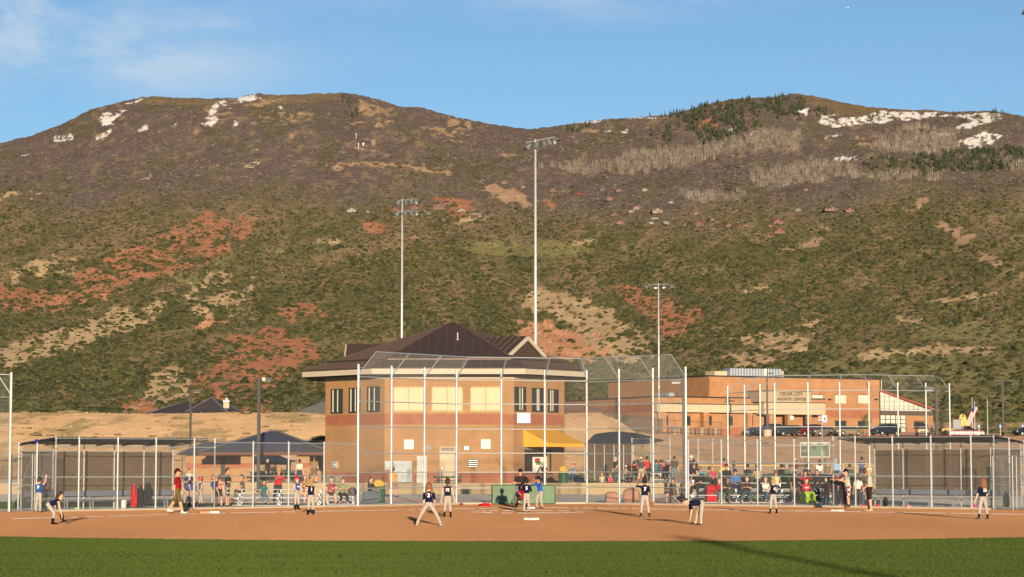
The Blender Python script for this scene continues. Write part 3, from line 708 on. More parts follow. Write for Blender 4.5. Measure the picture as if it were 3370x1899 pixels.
def fence(name, label, pts, h, rails, cat='fence', group=None, r=.038, mesh=True, z=0.0, root=None, pitch=.075, mesh_z0=.06, posts=True, steel=None, hs=None):
    root = root or thing(name, label, cat, (pts[0][0], pts[0][1], z), group=group)
    hs = hs or [h] * len(pts)
    if posts:
        for i, (x, y) in enumerate(pts):
            mb = MB(); mb.cyl((x, y, z - .1), (x, y, z + hs[i]), r, r, 8)
            mb.lathe([(r * 1.15, 0), (r * 1.15, .03), (r * .6, .06), (.002, .07)], (x, y, z + hs[i]), 8)
            for zz in rails: mb.cyl((x, y, z + zz - .03), (x, y, z + zz + .03), r * 1.12, r * 1.12, 8)
            mb.build('post', steel or STEEL, root, smooth=False)
    for zz in rails:
        for a, b in zip(pts, pts[1:]):
            mb = MB(); mb.cyl((a[0], a[1], z + zz), (b[0], b[1], z + zz), .021, .021, 6); mb.build('rail', STEEL_RAIL, root)
    if mesh:
        for i, (a, b) in enumerate(zip(pts, pts[1:])):
            o = chain_mesh((a[0], a[1], 0), (b[0], b[1], 0), z + mesh_z0, z + min(hs[i], hs[i + 1]) - .03, pitch).build('chain_link', WIRE, root, kind='stuff', uv=False)
    return root
LA, LB = (-18.4, 97.5), (-7.2, 108.3)            # fence line on the first-base side
CA, CB = (-2.75, 114.0), (3.75, 115.5)            # backstop centre
RA_, RB = (8.4, 111.2), (21.0, 101.0)             # fence line on the third-base side
# --- side fence behind first base
fence('chain_link_fence', 'tall chain-link fence in front of the picnic pavilion', [on_line(p, LA, LB) for p in (712, 838, 954, 1070, 1181)], 2.97, (.08, 1.45, 2.95))
# --- backstop
def backstop(name, label, ptsL, ptsC, ptsR, H, z0, railsW, railsC, hood_in, hood_up, sign=-1, z=0.0, r=.052, pitch=.085):
    root = thing(name, label, 'backstop', (ptsC[0][0], ptsC[0][1], z))
    allp = ptsL + ptsC[1:] + ptsR[1:]
    C0 = Vector((sum(p[0] for p in ptsC) / len(ptsC), sum(p[1] for p in ptsC) / len(ptsC)))
    def inward(a, b):
        d = Vector((b[0] - a[0], b[1] - a[1])).normalized(); n = Vector((d.y, -d.x)) * (-sign)
        return n
    segs = [(ptsL, railsW), (ptsC, railsC), (ptsR, railsW)]
    for x, y in allp:
        mb = MB(); mb.cyl((x, y, z - .1), (x, y, z + H), r, r, 10); mb.lathe([(r * 1.15, 0), (r * 1.15, .04), (r * .5, .09), (.002, .1)], (x, y, z + H), 10)
        mb.build('post', STEEL, root)
    tops = []
    for k, (pts, rails) in enumerate(segs):
        n = inward(pts[0], pts[-1])
        for zz in rails:
            for a, b in zip(pts, pts[1:]):
                mb = MB(); rr = .03 if k == 1 else .024
                off = n * .06
                mb.cyl((a[0] + off.x, a[1] + off.y, z + zz), (b[0] + off.x, b[1] + off.y, z + zz), rr, rr, 6); mb.build('rail', STEEL if k == 1 else STEEL_RAIL, root)
        for a, b in zip(pts, pts[1:]):
            off = n * .09
            chain_mesh((a[0] + off.x, a[1] + off.y, 0), (b[0] + off.x, b[1] + off.y, 0), z + .06, z + H - .35, pitch, .0024).build('chain_link', WIRE, root, kind='stuff', uv=False)
    # hood: arms lean in over the field, wire between them
    def nrm_at(i):
        p = allp[i]; n = Vector((0, 0))
        for pts, _ in segs:
            if p in pts: n += inward(pts[0], pts[-1])
        return n.normalized()
    ends = []
    for i, (x, y) in enumerate(allp):
        n = nrm_at(i); a = Vector((x, y, z + H - .42)); b = Vector((x + n.x * hood_in, y + n.y * hood_in, z + H + hood_up))
        ends.append((a, b))
        mb = MB(); mb.cyl(a, b, .026, .026, 6); mb.cyl((x, y, z + H - .12), a.lerp(b, .32), .014, .014, 6); mb.build('hood_arm', STEEL_RAIL, root)
    for (a0, b0), (a1, b1) in zip(ends, ends[1:]):
        mb = MB(); mb.cyl(b0, b1, .024, .024, 6); mb.build('hood_rail', STEEL_RAIL, root)
        up = ((b0 - a0) + (b1 - a1)).normalized(); L = min((b0 - a0).length, (b1 - a1).length)
        chain_mesh(a0, a1, 0, L, pitch * 1.5, .0022, up=up).build('chain_link', WIRE, root, kind='stuff', uv=False)
    return root
bL = [on_line(p, LB, CA) for p in (1181, 1290, 1398)] + [CA]
bC = [CA, on_line(1650, CA, CB), on_line(1792, CA, CB), CB]
bR = [CB] + [on_line(p, CB, RA_) for p in (2036, 2147)] + [RA_]
backstop('backstop', 'tall chain-link backstop with hood standing behind the batter', bL, bC, bR, 6.62, 0, (.08, .85, 1.6, 2.5, 3.75, 4.95, 6.1), (.07, .81, 1.59, 2.53, 3.72, 4.97, 6.15), 1.1, .62)
# green padding along the foot of the centre backstop: two pads
padA, padB = Vector((*on_line(1617, CA, CB), 0)), Vector((*on_line(1822, CA, CB), 0))
nrm = Vector((CB[1] - CA[1], -(CB[0] - CA[0]), 0)).normalized()
PADM = mat('green_pad_vinyl', (.115, .185, .105), .55, 0, .16, 2.2, .3, 4.0, spec=.3)
for i, (t0, t1, nm) in enumerate(((0, .41, 'shaded'), (.41, 1, 'plain'))):
    a, b = padA.lerp(padB, t0), padA.lerp(padB, t1)
    rt = thing('backstop_pad', 'shorter green vinyl pad at the foot of the backstop behind the coach' if i == 0 else 'longer green vinyl pad at the foot of the backstop behind the batter', 'pad', (*a.xy, 0), group='green pads along the backstop')
    m_ = (a + b) / 2 + nrm * .2; L = (b - a).length - .02; ang = math.atan2((b - a).y, (b - a).x)
    mb = MB(); mb.box((m_.x, m_.y, .48), (L, .10, .92), ang); o = mb.build('padding', PADM, rt)
    bv = o.modifiers.new('round', 'BEVEL'); bv.width = .03; bv.segments = 2
    mb = MB(); mb.box((m_.x, m_.y, .955), (L, .12, .03), ang); mb.box((m_.x, m_.y, .03), (L, .12, .03), ang)
    for q in (a, b):
        qq = q + nrm * .2; mb.box((qq.x, qq.y, .49), (.035, .125, .95), ang)
    mb.build('border', mat('pad_edging', (.028, .052, .030), .6), rt)
# blank plate and rule boards
def board(px0, px1, py0, py1, Y, label, lines=0, name='notice_board', n=(0, -1, 0)):
    a, b = at(px0, py1, Y), at(px1, py0, Y); c = (a + b) / 2
    rt = thing(name, label, 'sign', (c.x, Y, a.z))
    mb = MB(); mb.box((c.x, Y, c.z), (b.x - a.x, .012, b.z - a.z)); o = mb.build('plate', mat('white_sign_face', (.80, .80, .76), .5, 0, .03), rt)
    bv = o.modifiers.new('round', 'BEVEL'); bv.width = .05; bv.segments = 2; bv.affect = 'EDGES'
    W_, H_ = b.x - a.x, b.z - a.z
    for k in range(lines):
        z = b.z - H_ * (.12 + .76 * k / max(1, lines - 1)); ww = W_ * (.8 if k % 4 else .45)
        mb = MB(); mb.box((c.x, Y - .012, z), (ww, .006, H_ * .04)); mb.build('text_line', mat('grey_print', (.30, .30, .28), .7), rt)
    return rt
board(1702, 1745, 1359, 1392, 114.6, 'blank white plate high on the backstop mesh')
# --- fence and dugout on the third-base side
fence('chain_link_fence', 'tall chain-link fence in front of the crowded bleachers', [on_line(p, RA_, RB) for p in (2262, 2370, 2488, 2608, 2736)], 3.12, (.08, 1.42, 2.05, 3.10))
def dugout(name, side, P0, P1, back, posts_px, A, B, zf, zb, label, roof_from, roof_to, screen_px):
    """fenced dugout: front fence, sloping corrugated roof, windscreen at the back, bench"""
    root = thing(name, label, 'dugout', (P0[0], P0[1], 0))
    pts = [on_line(p, A, B) for p in posts_px]
    fence('x', '', pts, zf, (.08, 1.45, zf - .37, zf - .02), root=root)
    bx, by = back
    d = Vector((B[0] - A[0], B[1] - A[1])).normalized()
    # roof
    f0, f1 = Vector((*on_line(roof_from, A, B), 0)), Vector((*on_line(roof_to, A, B), 0))
    bv = Vector((bx, by, 0))
    n = max(8, int((f1 - f0).length / .22)); mb = MB(); vs = []
    for i in range(n * 2 + 1):
        t = i / (n * 2); w = .018 if i % 2 else -.018
        p = f0.lerp(f1, t); vs += [(p.x, p.y, zf + .02 + w), (p.x + bv.x, p.y + bv.y, zb + w)]
    mb.add(vs, [(2 * i, 2 * i + 2, 2 * i + 3, 2 * i + 1) for i in range(n * 2)])
    o = mb.build('roof', ROOF_METAL, root); sd = o.modifiers.new('thick', 'SOLIDIFY'); sd.thickness = .012
    for t in np.linspace(0, 1, 7):
        p = f0.lerp(f1, float(t)); mb = MB(); mb.cyl((p.x, p.y, zf - .06), (p.x + bv.x, p.y + bv.y, zb - .08), .03, .03, 6); mb.build('rafter', ROOF_METAL, root)
    mb = MB()
    for k in (.3, .7): mb.cyl((f0.x + bv.x * k, f0.y + bv.y * k, zf - .09 + (zb - zf) * k), (f1.x + bv.x * k, f1.y + bv.y * k, zf - .09 + (zb - zf) * k), .022, .022, 6)
    mb.build('purlin', ROOF_METAL, root)
    # back posts, screen
    q0, q1 = f0 + bv, f1 + bv
    s0, s1 = [on_line(p, (q0.x, q0.y), (q1.x, q1.y)) for p in screen_px]
    nb = 6
    for i in range(nb):
        x, y = s0[0] + (s1[0] - s0[0]) * i / (nb - 1), s0[1] + (s1[1] - s0[1]) * i / (nb - 1)
        mb = MB(); mb.cyl((x, y, -.1), (x, y, zb), .034, .034, 8); mb.build('back_post', STEEL, root)
    for zz in (.08, 1.4, zb - .35):
        mb = MB(); mb.cyl((s0[0], s0[1], zz), (s1[0], s1[1], zz), .021, .021, 6); mb.build('back_rail', STEEL_RAIL, root)
    chain_mesh((s0[0], s0[1], 0), (s1[0], s1[1], 0), .06, zb - .1, .09).build('chain_link', WIRE, root, kind='stuff', uv=False)
    off = bv.normalized() * .06
    mb = MB(); mb.add([(s0[0] + off.x, s0[1] + off.y, .55), (s1[0] + off.x, s1[1] + off.y, .55), (s1[0] + off.x, s1[1] + off.y, zb - .34), (s0[0] + off.x, s0[1] + off.y, zb - .34)], [(0, 1, 2, 3)])
    o = mb.build('windscreen', SCREEN, root); sd = o.modifiers.new('thick', 'SOLIDIFY'); sd.thickness = .004
    # end wall
    e0 = f0 if side < 0 else f1; e1 = e0 + bv
    pe = [(e0.x, e0.y), ((e0.x + e1.x) / 2, (e0.y + e1.y) / 2), (e1.x, e1.y)]
    fence('x', '', pe, zf, (.08, 1.45, zb - .35), root=root, hs=[zf, (zf + zb) / 2, zb])
    # bench along the back
    root2 = thing('players_bench', ('long aluminium bench with backrest in the dugout by first base' if side < 0 else 'long aluminium bench with backrest in the dugout by third base'), 'bench', (s0[0], s0[1], 0), group='dugout benches')
    k0, k1 = Vector((*s0, 0)) - bv * .17, Vector((*s1, 0)) - bv * .17
    u = (k1 - k0).normalized(); L = (k1 - k0).length; ang = math.atan2(u.y, u.x); c = (k0 + k1) / 2
    mb = MB(); mb.box((c.x, c.y, .43), (L, .26, .045), ang); mb.build('seat', ALU, root2)
    cb = c + bv.normalized() * .2
    mb = MB(); mb.box((cb.x, cb.y, .71), (L, .045, .23), ang); mb.build('backrest', mat('blue_grey_plank', (.20, .225, .27), .5, .3, .06, 2.0), root2)
    for i in range(6):
        p = k0.lerp(k1, (i + .5) / 6); v = bv.normalized()
        mb = MB(); mb.bar((p.x - v.x * .1, p.y - v.y * .1, .004), (p.x - v.x * .02, p.y - v.y * .02, .41), .05, .06); mb.bar((p.x + v.x * .14, p.y + v.y * .14, .004), (p.x + v.x * .26, p.y + v.y * .26, .85), .05, .05)
        mb.build('leg', STEEL_RAIL, root2)
    return root
LX = on_line(192, LA, LB)
dugout('dugout', -1, LX, LB, (-2.0, 2.07), (192, 268, 395, 520, 645, 712), LA, LB, 3.10, 2.88, 'open fenced dugout with brown screen beside first base', 192, 690, (80, 575))
RX = on_line(3262, RA_, RB)
dugout('dugout', 1, RX, RB, (1.83, 2.25), (2736, 2808, 2930, 3056, 3187, 3262), RA_, RB, 3.22, 3.0, 'open fenced dugout with brown screen beside third base', 2752, 3262, (2872, 3350))
# gates by the dugouts
def gate(name, label, a, b, h, open_=True):
    rt = thing(name, label, 'gate', (a[0], a[1], 0), group='swing gates by the dugouts')
    for (x, y) in (a, b):
        mb = MB(); mb.cyl((x, y, .03), (x, y, h), .026, .026, 8); mb.build('upright', STEEL, rt)
    for z in (.08, 1.1, h - .03):
        mb = MB(); mb.cyl((a[0], a[1], z), (b[0], b[1], z), .019, .019, 6); mb.build('crossbar', STEEL_RAIL, rt)
    mb = MB(); mb.cyl((a[0], a[1], .1), (b[0], b[1], h - .05), .006, .006, 4); mb.cyl((a[0], a[1], h - .05), (b[0], b[1], .1), .006, .006, 4); mb.build('brace_wire', WIRE, rt)
    chain_mesh((*a, 0), (*b, 0), .08, h - .04, .075).build('chain_link', WIRE, rt, kind='stuff', uv=False)
g0 = at(38, HZ, 97.2); g1 = at(107, HZ, 98.2); g2 = at(115, HZ, 98.3); g3 = at(185, HZ, 96.9)
gate('swing_gate', 'chain-link gate leaf nearest the tall net post', g0.xy, g1.xy, 2.42)
gate('swing_gate', 'chain-link gate leaf beside the player wearing number nine', g2.xy, g3.xy, 2.42)
h0, h1, h2, h3 = at(3268, HZ, 100.6), at(3332, HZ, 99.4), at(3345, HZ, 100.2), at(3450, HZ, 97.6)
gate('swing_gate', 'chain-link gate leaf beside the player wearing number thirteen', h0.xy, h1.xy, 2.35)
gate('swing_gate', 'chain-link gate leaf at the edge of the picture past third base', h2.xy, h3.xy, 2.35)
# tall net on the far side of the gate
t0 = at(32, HZ, 96.8); t1 = at(-80, HZ, 98.0); t2 = at(-190, HZ, 99.5)
tall = fence('tall_net', 'tall chain-link netting with angled hood at the picture edge', [t0.xy[:], t1.xy[:], t2.xy[:]], 5.8, (.08, 1.2, 2.4, 3.6, 4.8), r=.055)
mb = MB(); mb.cyl((t0.x, t0.y, 4.9), (t0.x - 1.0, t0.y - .3, 6.5), .028, .028, 6); mb.cyl((t0.x, t0.y, 5.75), (t0.x - .52, t0.y - .16, 5.75), .02, .02, 6); mb.build('hood_arm', STEEL, tall)
# --- backstop of the neighbouring field beyond the bleachers
N0, N1, N2, N3 = at(2396, HZ, 156), at(2551, HZ, 150.5), at(2862, HZ, 149.0), at(3128, HZ, 151.5)
nl = [N0.xy[:]] + [on_line(2447, N0.xy, N1.xy), on_line(2498, N0.xy, N1.xy)] + [N1.xy[:]]
nc = [N1.xy[:], on_line(2655, N1.xy, N2.xy), on_line(2759, N1.xy, N2.xy), N2.xy[:]]
nr = [N2.xy[:], on_line(2950, N2.xy, N3.xy), on_line(3042, N2.xy, N3.xy), N3.xy[:]]
backstop('backstop', 'farther chain-link backstop rising behind the bleachers below the brick centre', nl, nc, nr, 6.6, 0, (.1, 1.4, 2.6, 3.8, 4.95, 6.16), (.1, 1.4, 2.6, 3.8, 4.95, 6.16), 1.1, .60, sign=1, z=.62, r=.05, pitch=.16)
# --- fences of the neighbouring field
p_ = [at(px, HZ, 163 - i * 1.2) for i, px in enumerate((2080, 2142, 2205))]
fence('gate_frame', 'white post gate frame beside the farther dugout', [q.xy[:] for q in p_], 3.1, (1.4, 2.6, 3.08), 'fence', z=.7, pitch=.12)
p_ = [at(px, HZ, Y) for px, Y in ((2205, 160), (2298, 159), (2346, 158.5), (2396, 158))]
fence('chain_link_fence', 'farther chain-link fence between the black lamp post and second backstop', [q.xy[:] for q in p_], 3.0, (.1, 1.45, 2.98), z=.7, pitch=.14)
YEL = mat('yellow_fence_cap', (.72, .46, .06), .6)
of = thing('outfield_fence', 'low distant outfield fence capped in yellow', 'fence', (*at(2300, HZ, 255).xy, 1.0))
fp = [at(px, HZ, 258 - 2 * math.sin(i)) for i, px in enumerate(range(2180, 3420, 80))]
for a, b in zip(fp, fp[1:]):
    mb = MB(); mb.cyl((a.x, a.y, 1.86), (b.x, b.y, 1.86), .06, .06, 6); mb.build('cap', YEL, of)
    mb = MB(); mb.add([(a.x, a.y, .5), (b.x, b.y, .5), (b.x, b.y, 1.84), (a.x, a.y, 1.84)], [(0, 1, 2, 3)]); o = mb.build('windscreen', mat('tan_fence_mesh', (.30, .22, .14), .95, alpha=.5), of)
    sd = o.modifiers.new('thick', 'SOLIDIFY'); sd.thickness = .004
for a in fp:
    mb = MB(); mb.cyl((a.x, a.y, .4), (a.x, a.y, 1.85), .035, .035, 6); mb.build('post', STEEL_RAIL, of)
# --- black picket fences
def picket(label, pts, h, step=.16):
    rt = thing('picket_fence', label, 'fence', tuple(pts[0]))
    for a, b in zip(pts, pts[1:]):
        a, b = Vector(a), Vector(b); L = (b - a).length; nb = max(1, round(L / 2.4))
        for i in range(nb + 1):
            p = a.lerp(b, i / nb); mb = MB(); mb.box((p.x, p.y, p.z + h / 2 + .03), (.07, .07, h + .16)); mb.build('post', BLACK_IRON, rt)
        for z in (.2, h - .15):
            mb = MB(); mb.bar(a + Vector((0, 0, z)), b + Vector((0, 0, z)), .03, .04); mb.build('rail', BLACK_IRON, rt)
        mb = MB(); n = int(L / step)
        for i in range(n): p = a.lerp(b, (i + .5) / n); mb.box((p.x, p.y, p.z + h / 2), (.022, .022, h))
        mb.build('pickets', BLACK_IRON, rt, kind='stuff', uv=False)
def bp(px, Y, dz=0): q = at(px, HZ, Y); return Vector((q.x, q.y, bz(q.x, q.y) + dz))
picket('black picket fence at the foot of the sandy bank behind the pavilion', [bp(-150, 188), bp(300, 187), bp(700, 186), bp(1110, 187)], 1.75)
# ================================================================ buildings
class Wall:
    """a vertical wall plane; places in the picture are turned into places on the wall"""
    def __init__(s, A, B):
        s.A = Vector((A[0], A[1], 0)); d = Vector((B[0] - A[0], B[1] - A[1], 0)); s.L = d.length; s.d = d / s.L; s.n = Vector((s.d.y, -s.d.x, 0)); s.ang = math.atan2(s.d.y, s.d.x)
    def hit(s, px, py):
        r = ray(px, py); o = Vector((0, 0, CAMH)); k = (s.A - o).dot(s.n) / r.dot(s.n); p = o + r * k
        return (p - s.A).dot(s.d), p.z
    def P(s, u, z, out=0.0): return s.A + s.d * u + s.n * out + Vector((0, 0, z))
    def box(s, mb, u0, u1, z0, z1, o0, o1, mi=0):
        c = s.P((u0 + u1) / 2, (z0 + z1) / 2, (o0 + o1) / 2); mb.box(c, (abs(u1 - u0), abs(o1 - o0), abs(z1 - z0)), s.ang, mi)
    def pbox(s, mb, px0, px1, py0, py1, o0, o1, mi=0):
        u0, z1 = s.hit(px0, py0); u1, z0 = s.hit(px1, py1); s.box(mb, u0, u1, z0, z1, o0, o1, mi); return u0, u1, z0, z1
def block_mat(name, c, c2, w=.40, h=.20, mort=.008, mc=None, bump=.35, var=.5):
    m = bpy.data.materials.new(name); m.use_nodes = True; n, l = m.node_tree.nodes, m.node_tree.links; b = n['Principled BSDF']
    b.inputs['Roughness'].default_value = .92; b.inputs['Specular IOR Level'].default_value = .15
    t = n.new('ShaderNodeTexCoord'); k = n.new('ShaderNodeTexBrick'); k.inputs['Scale'].default_value = 1.0
    k.inputs['Brick Width'].default_value = w; k.inputs['Row Height'].default_value = h; k.inputs['Mortar Size'].default_value = mort
    k.inputs['Color1'].default_value = (*c, 1); k.inputs['Color2'].default_value = (*c2, 1); k.inputs['Mortar'].default_value = (*(mc or tuple(x * .8 for x in c)), 1)
    l.new(t.outputs['UV'], k.inputs[0])
    z = n.new('ShaderNodeTexNoise'); z.inputs['Scale'].default_value = .7; z.inputs['Detail'].default_value = 6; l.new(t.outputs['Object'], z.inputs[0])
    mr = n.new('ShaderNodeMapRange'); mr.inputs[1].default_value = .3; mr.inputs[2].default_value = .7; mr.inputs[3].default_value = .88; mr.inputs[4].default_value = 1.10; l.new(z.outputs[0], mr.inputs[0])
    hs = n.new('ShaderNodeHueSaturation'); l.new(k.outputs[0], hs.inputs['Color']); l.new(mr.outputs[0], hs.inputs['Value']); l.new(hs.outputs[0], b.inputs['Base Color'])
    bp_ = n.new('ShaderNodeBump'); bp_.inputs['Strength'].default_value = bump; bp_.inputs['Distance'].default_value = .02; bp_.invert = True
    l.new(k.outputs['Fac'], bp_.inputs['Height']); l.new(bp_.outputs[0], b.inputs['Normal'])
    return m
M_tan = block_mat('tan_block', (.325, .180, .077), (.36, .202, .092), mort=.012, mc=(.40, .24, .125))
M_red = block_mat('red_block', (.30, .112, .058), (.33, .128, .068), mc=(.33, .18, .115))
M_redb = mat('red_block_single', (.31, .115, .06), .92, 0, .16, 1.7, .15, 30)
M_cream = mat('cream_stucco', (.50, .40, .26), .9, 0, .05, 1.5)
M_fascia = mat('cream_fascia', (.46, .40, .30), .8, 0, .05, 1.0)
M_roof = mat('brown_metal_roof', (.068, .044, .034), .6, 0, .10, .6, spec=.25)
M_seam = mat('roof_seam', (.13, .085, .06), .55, 0, .05)
M_glass = mat('dark_window_glass', (.012, .016, .018), .06, 0, 0, spec=.9)
M_frame = mat('cream_window_frame', (.62, .56, .42), .6, 0, .03)
M_dark = mat('dark_trim', (.025, .024, .024), .6, 0, 0)
M_shutter = mat('cream_roller_shutter', (.60, .49, .30), .7, 0, .05, 3)
M_door = mat('tan_steel_door', (.52, .40, .26), .6, 0, .04)
def window(parent, wl, u0, u1, z0, z1, kind, extra=None):
    """recessed dark window with frame and centre bar, or a closed cream shutter"""
    f = MB(); t = .06
    if kind == 'shutter':
        wl.box(f, u0, u1, z0, z1, -.12, -.02); o = f.build('window', M_shutter, parent)
        for a, b, c, d, nm in ((u0 - t, u0, z0 - t, z1 + t, 'frame'), (u1, u1 + t, z0 - t, z1 + t, 'frame'), ((u0 + u1) / 2 - .03, (u0 + u1) / 2 + .03, z0, z1, 'mullion')):
            g = MB(); wl.box(g, a, b, c, d, -.1, .03); g.build(nm, mat('tan_frame', (.45, .30, .14), .7), o)
        g = MB(); wl.box(g, u0 - t, u1 + t, z1, z1 + t, -.1, .03); wl.box(g, u0 - t * 1.5, u1 + t * 1.5, z0 - .16, z0, -.1, .09); g.build('sill', mat('tan_frame', (.45, .30, .14), .7), o)
    else:
        wl.box(f, u0, u1, z0, z1, -.12, -.10); o = f.build('window', M_glass, parent)
        g = MB(); wl.box(g, u0, u0 + .05, z0, z1, -.10, -.03); wl.box(g, u1 - .05, u1, z0, z1, -.10, -.03); wl.box(g, u0 + .05, u1 - .05, z1 - .05, z1, -.10, -.03); wl.box(g, u0 + .05, u1 - .05, z0, z0 + .10, -.10, -.02); g.build('frame', M_dark, o)
        um = u0 + (u1 - u0) * .52
        g = MB(); wl.box(g, um - .025, um + .025, z0 + .11, z1 - .06, -.095, -.05); g.build('mullion', M_frame, o)
        k = u0 + (u1 - u0) * (.10 if extra is None else extra)
        g = MB(); wl.box(g, k, k + .11, z0 + .11, z1 - .06, -.097, -.075); g.build('blind', M_frame, o)
    return o
# ---- the two-storey pavilion behind the backstop
Z0 = .68
def pY(px, Y): q = at(px, HZ, Y); return (q.x, q.y)
c1, c2, c3, c4 = pY(1070, 164.9), pY(1265, 160), pY(1690, 160.0), pY(1858, 164.7)
poly = [c1, c2, c3, c4, (c4[0], 171.2), (c3[0], 177.2), (c2[0], 177.2), (c1[0], 171.2)]
PB = thing('field_pavilion', 'two-storey octagonal tan and red block building with brown metal roof', 'building', ((c2[0] + c3[0]) / 2, 168.5, Z0))
ZT = zat(1247, 160)
zr0, zr1 = zat(1396.5, 160), zat(1362.5, 160)      # red belt course
zb0 = zat(1555, 160)                                # red base
faces = [(poly[i], poly[(i + 1) % 8]) for i in range(8)]
walls = [Wall(a, b) for a, b in faces]
def wall_with_holes(wl, holes, z0, z1, m, parent, name='wall', th=.3):
    us = sorted({0.0, wl.L} | {h for a in holes for h in a[:2]}); zs = sorted({z0, z1} | {min(max(h, z0), z1) for a in holes for h in a[2:4]})
    mb = MB()
    for a, b in zip(us, us[1:]):
        run = None
        for c, d in zip(zs, zs[1:]):
            if any(h[0] - 1e-4 <= a and b <= h[1] + 1e-4 and h[2] - 1e-4 <= c and d <= h[3] + 1e-4 for h in holes): continue
            wl.box(mb, a, b, c, d, -th, 0)
    return mb.build(name, m, parent)
def rect(wl, px0, px1, py0, py1):
    u0, z1 = wl.hit(px0, py0); u1, z0 = wl.hit(px1, py1); return (u0, u1, z0, z1)
wf, wlft, wr = walls[1], walls[0], walls[2]
fr = [rect(wf, 1297, 1393, 1275, 1350), rect(wf, 1423, 1521, 1275, 1350), rect(wf, 1550, 1646, 1275, 1350)]
lf = [rect(wlft, 1087, 1128, 1281, 1361), rect(wlft, 1146, 1186, 1277, 1359), rect(wlft, 1206, 1250, 1273, 1356)]
rf = [rect(wr, 1693, 1733, 1272, 1355), rect(wr, 1750, 1790, 1276, 1357), rect(wr, 1803, 1840, 1280, 1359)]
door = rect(wf, 1447, 1497, 1470, 1590); door = (door[0], door[1], Z0, door[3])
conc = rect(wr, 1728, 1812, 1494, 1553)
for i, wl in enumerate(walls):
    hol = {0: lf, 1: fr + [door], 2: rf + [conc]}.get(i, [])
    for z0_, z1_, m, nm in ((Z0 - .3, zb0, M_red, 'base_course'), (zb0, zr0, M_tan, 'lower_wall'), (zr1, ZT, M_tan, 'upper_wall')):
        hh = [h for h in hol if h[3] > z0_ and h[2] < z1_]
        wall_with_holes(wl, hh, z0_, z1_, m, PB, nm)
    if i not in (0, 1, 2):
        mb = MB(); wl.box(mb, 0, wl.L, zr0, zr1, -.3, 0); mb.build('belt_course', M_red, PB)
        continue
    # the red belt: single blocks laid in running bond
    mb = MB(); wl.box(mb, 0, wl.L, zr0, zr1, -.3, -.02); mb.build('belt_course', mat('mortar', (.34, .20, .13), .95), PB)
    nr_ = 3; hc = (zr1 - zr0) / nr_; shared = None
    for r_ in range(nr_):
        u = 0.0; off = .20 if r_ % 2 else 0.0; first = True
        while u < wl.L - .02:
            e = min(wl.L, u + (off if (first and off) else .40)); first = False
            mb = MB(); q = random.uniform(-.004, .006)
            wl.box(mb, u + .005, e - .005, zr0 + r_ * hc + .005, zr0 + (r_ + 1) * hc - .005, -.02, .004 + q); mb.build('block', M_redb, PB, uv=False); u = e
for h in fr: window(PB, wf, h[0], h[1], h[2], h[3], 'shutter')
for i, h in enumerate(lf): window(PB, wlft, h[0], h[1], h[2], h[3], 'glass')
for i, h in enumerate(rf): window(PB, wr, h[0], h[1], h[2], h[3], 'glass', (.7, .62, .3)[i])
# soffit band under the eaves
mb = MB(); ex = [Vector((x, y, 0)) for x, y in poly]; cen = Vector(((c2[0] + c3[0]) / 2, 168.6, 0))
def off_poly(k): return [cen + (p - cen) * (1 + k / (p - cen).length) for p in ex]
inn, out = off_poly(.02), off_poly(1.75)
for i in range(8):
    a, b, c, d = inn[i], inn[(i + 1) % 8], out[(i + 1) % 8], out[i]
    mb.add([(a.x, a.y, ZT + .42), (b.x, b.y, ZT + .42), (c.x, c.y, ZT + .30), (d.x, d.y, ZT + .30)], [(0, 1, 2, 3)])
mb.build('soffit', mat('tan_soffit', (.40, .30, .2), .9), PB)
for i in range(8):
    wl = walls[i]; mb = MB(); wl.box(mb, -.02, wl.L + .02, ZT, ZT + .30, -.3, .03); mb.build('frieze', M_fascia, PB)
for i in range(8):
    w2 = Wall(out[i].xy, out[(i + 1) % 8].xy); mb = MB(); w2.box(mb, -.01, w2.L + .01, ZT + .28, ZT + .66, -.05, 0); mb.build('fascia', M_fascia, PB)
# roof: eight slopes to a point, standing seams
RZ0 = ZT + .665; eav = off_poly(1.85); pk = Vector((cen.x, cen.y, zat(1063, 168.4)))
rf_o = thing('x', None, None, (0, 0, 0)); bpy.data.objects.remove(rf_o)
mb = MB(); vs = [(p.x, p.y, RZ0) for p in eav] + [tuple(pk)]
mb.add(vs, [(i, (i + 1) % 8, 8) for i in range(8)]); roof = mb.build('roof', M_roof, PB)
sd = roof.modifiers.new('thick', 'SOLIDIFY'); sd.thickness = .06; sd.offset = 1
for i in (7, 0, 1, 2, 3):
    a, b = Vector((eav[i].x, eav[i].y, RZ0)), Vector((eav[(i + 1) % 8].x, eav[(i + 1) % 8].y, RZ0)); L = (b - a).length
    mid = (a + b) / 2; slope = pk - mid
    step = .62 if i == 1 else .46; n = int(L / step)
    for k in range(1, n):
        t = k / n; p = a.lerp(b, t); f = 1 - abs(2 * t - 1)
        e = p + slope * f
        if f < .06: continue
        nn = (b - a).cross(slope).normalized() * .075
        mb = MB(); mb.bar(p + nn, e + nn, .035, .05); mb.build('seam', M_seam, roof, uv=False)
    nn = (b - a).cross(slope).normalized()
    q0, q1 = a.lerp(pk, .16) + nn * .12, b.lerp(pk, .16) + nn * .12
    if i in (0, 1, 2):
        mb = MB(); mb.bar(q0.lerp(q1, .02), q0.lerp(q1, .98), .05, .10); mb.build('snow_rail', M_dark if i != 1 else M_seam, roof)
for i in range(8):
    mb = MB(); mb.bar(Vector((eav[i].x, eav[i].y, RZ0 + .07)), pk + Vector((0, 0, .07)), .20, .06); mb.build('hip_cap', M_roof, roof)
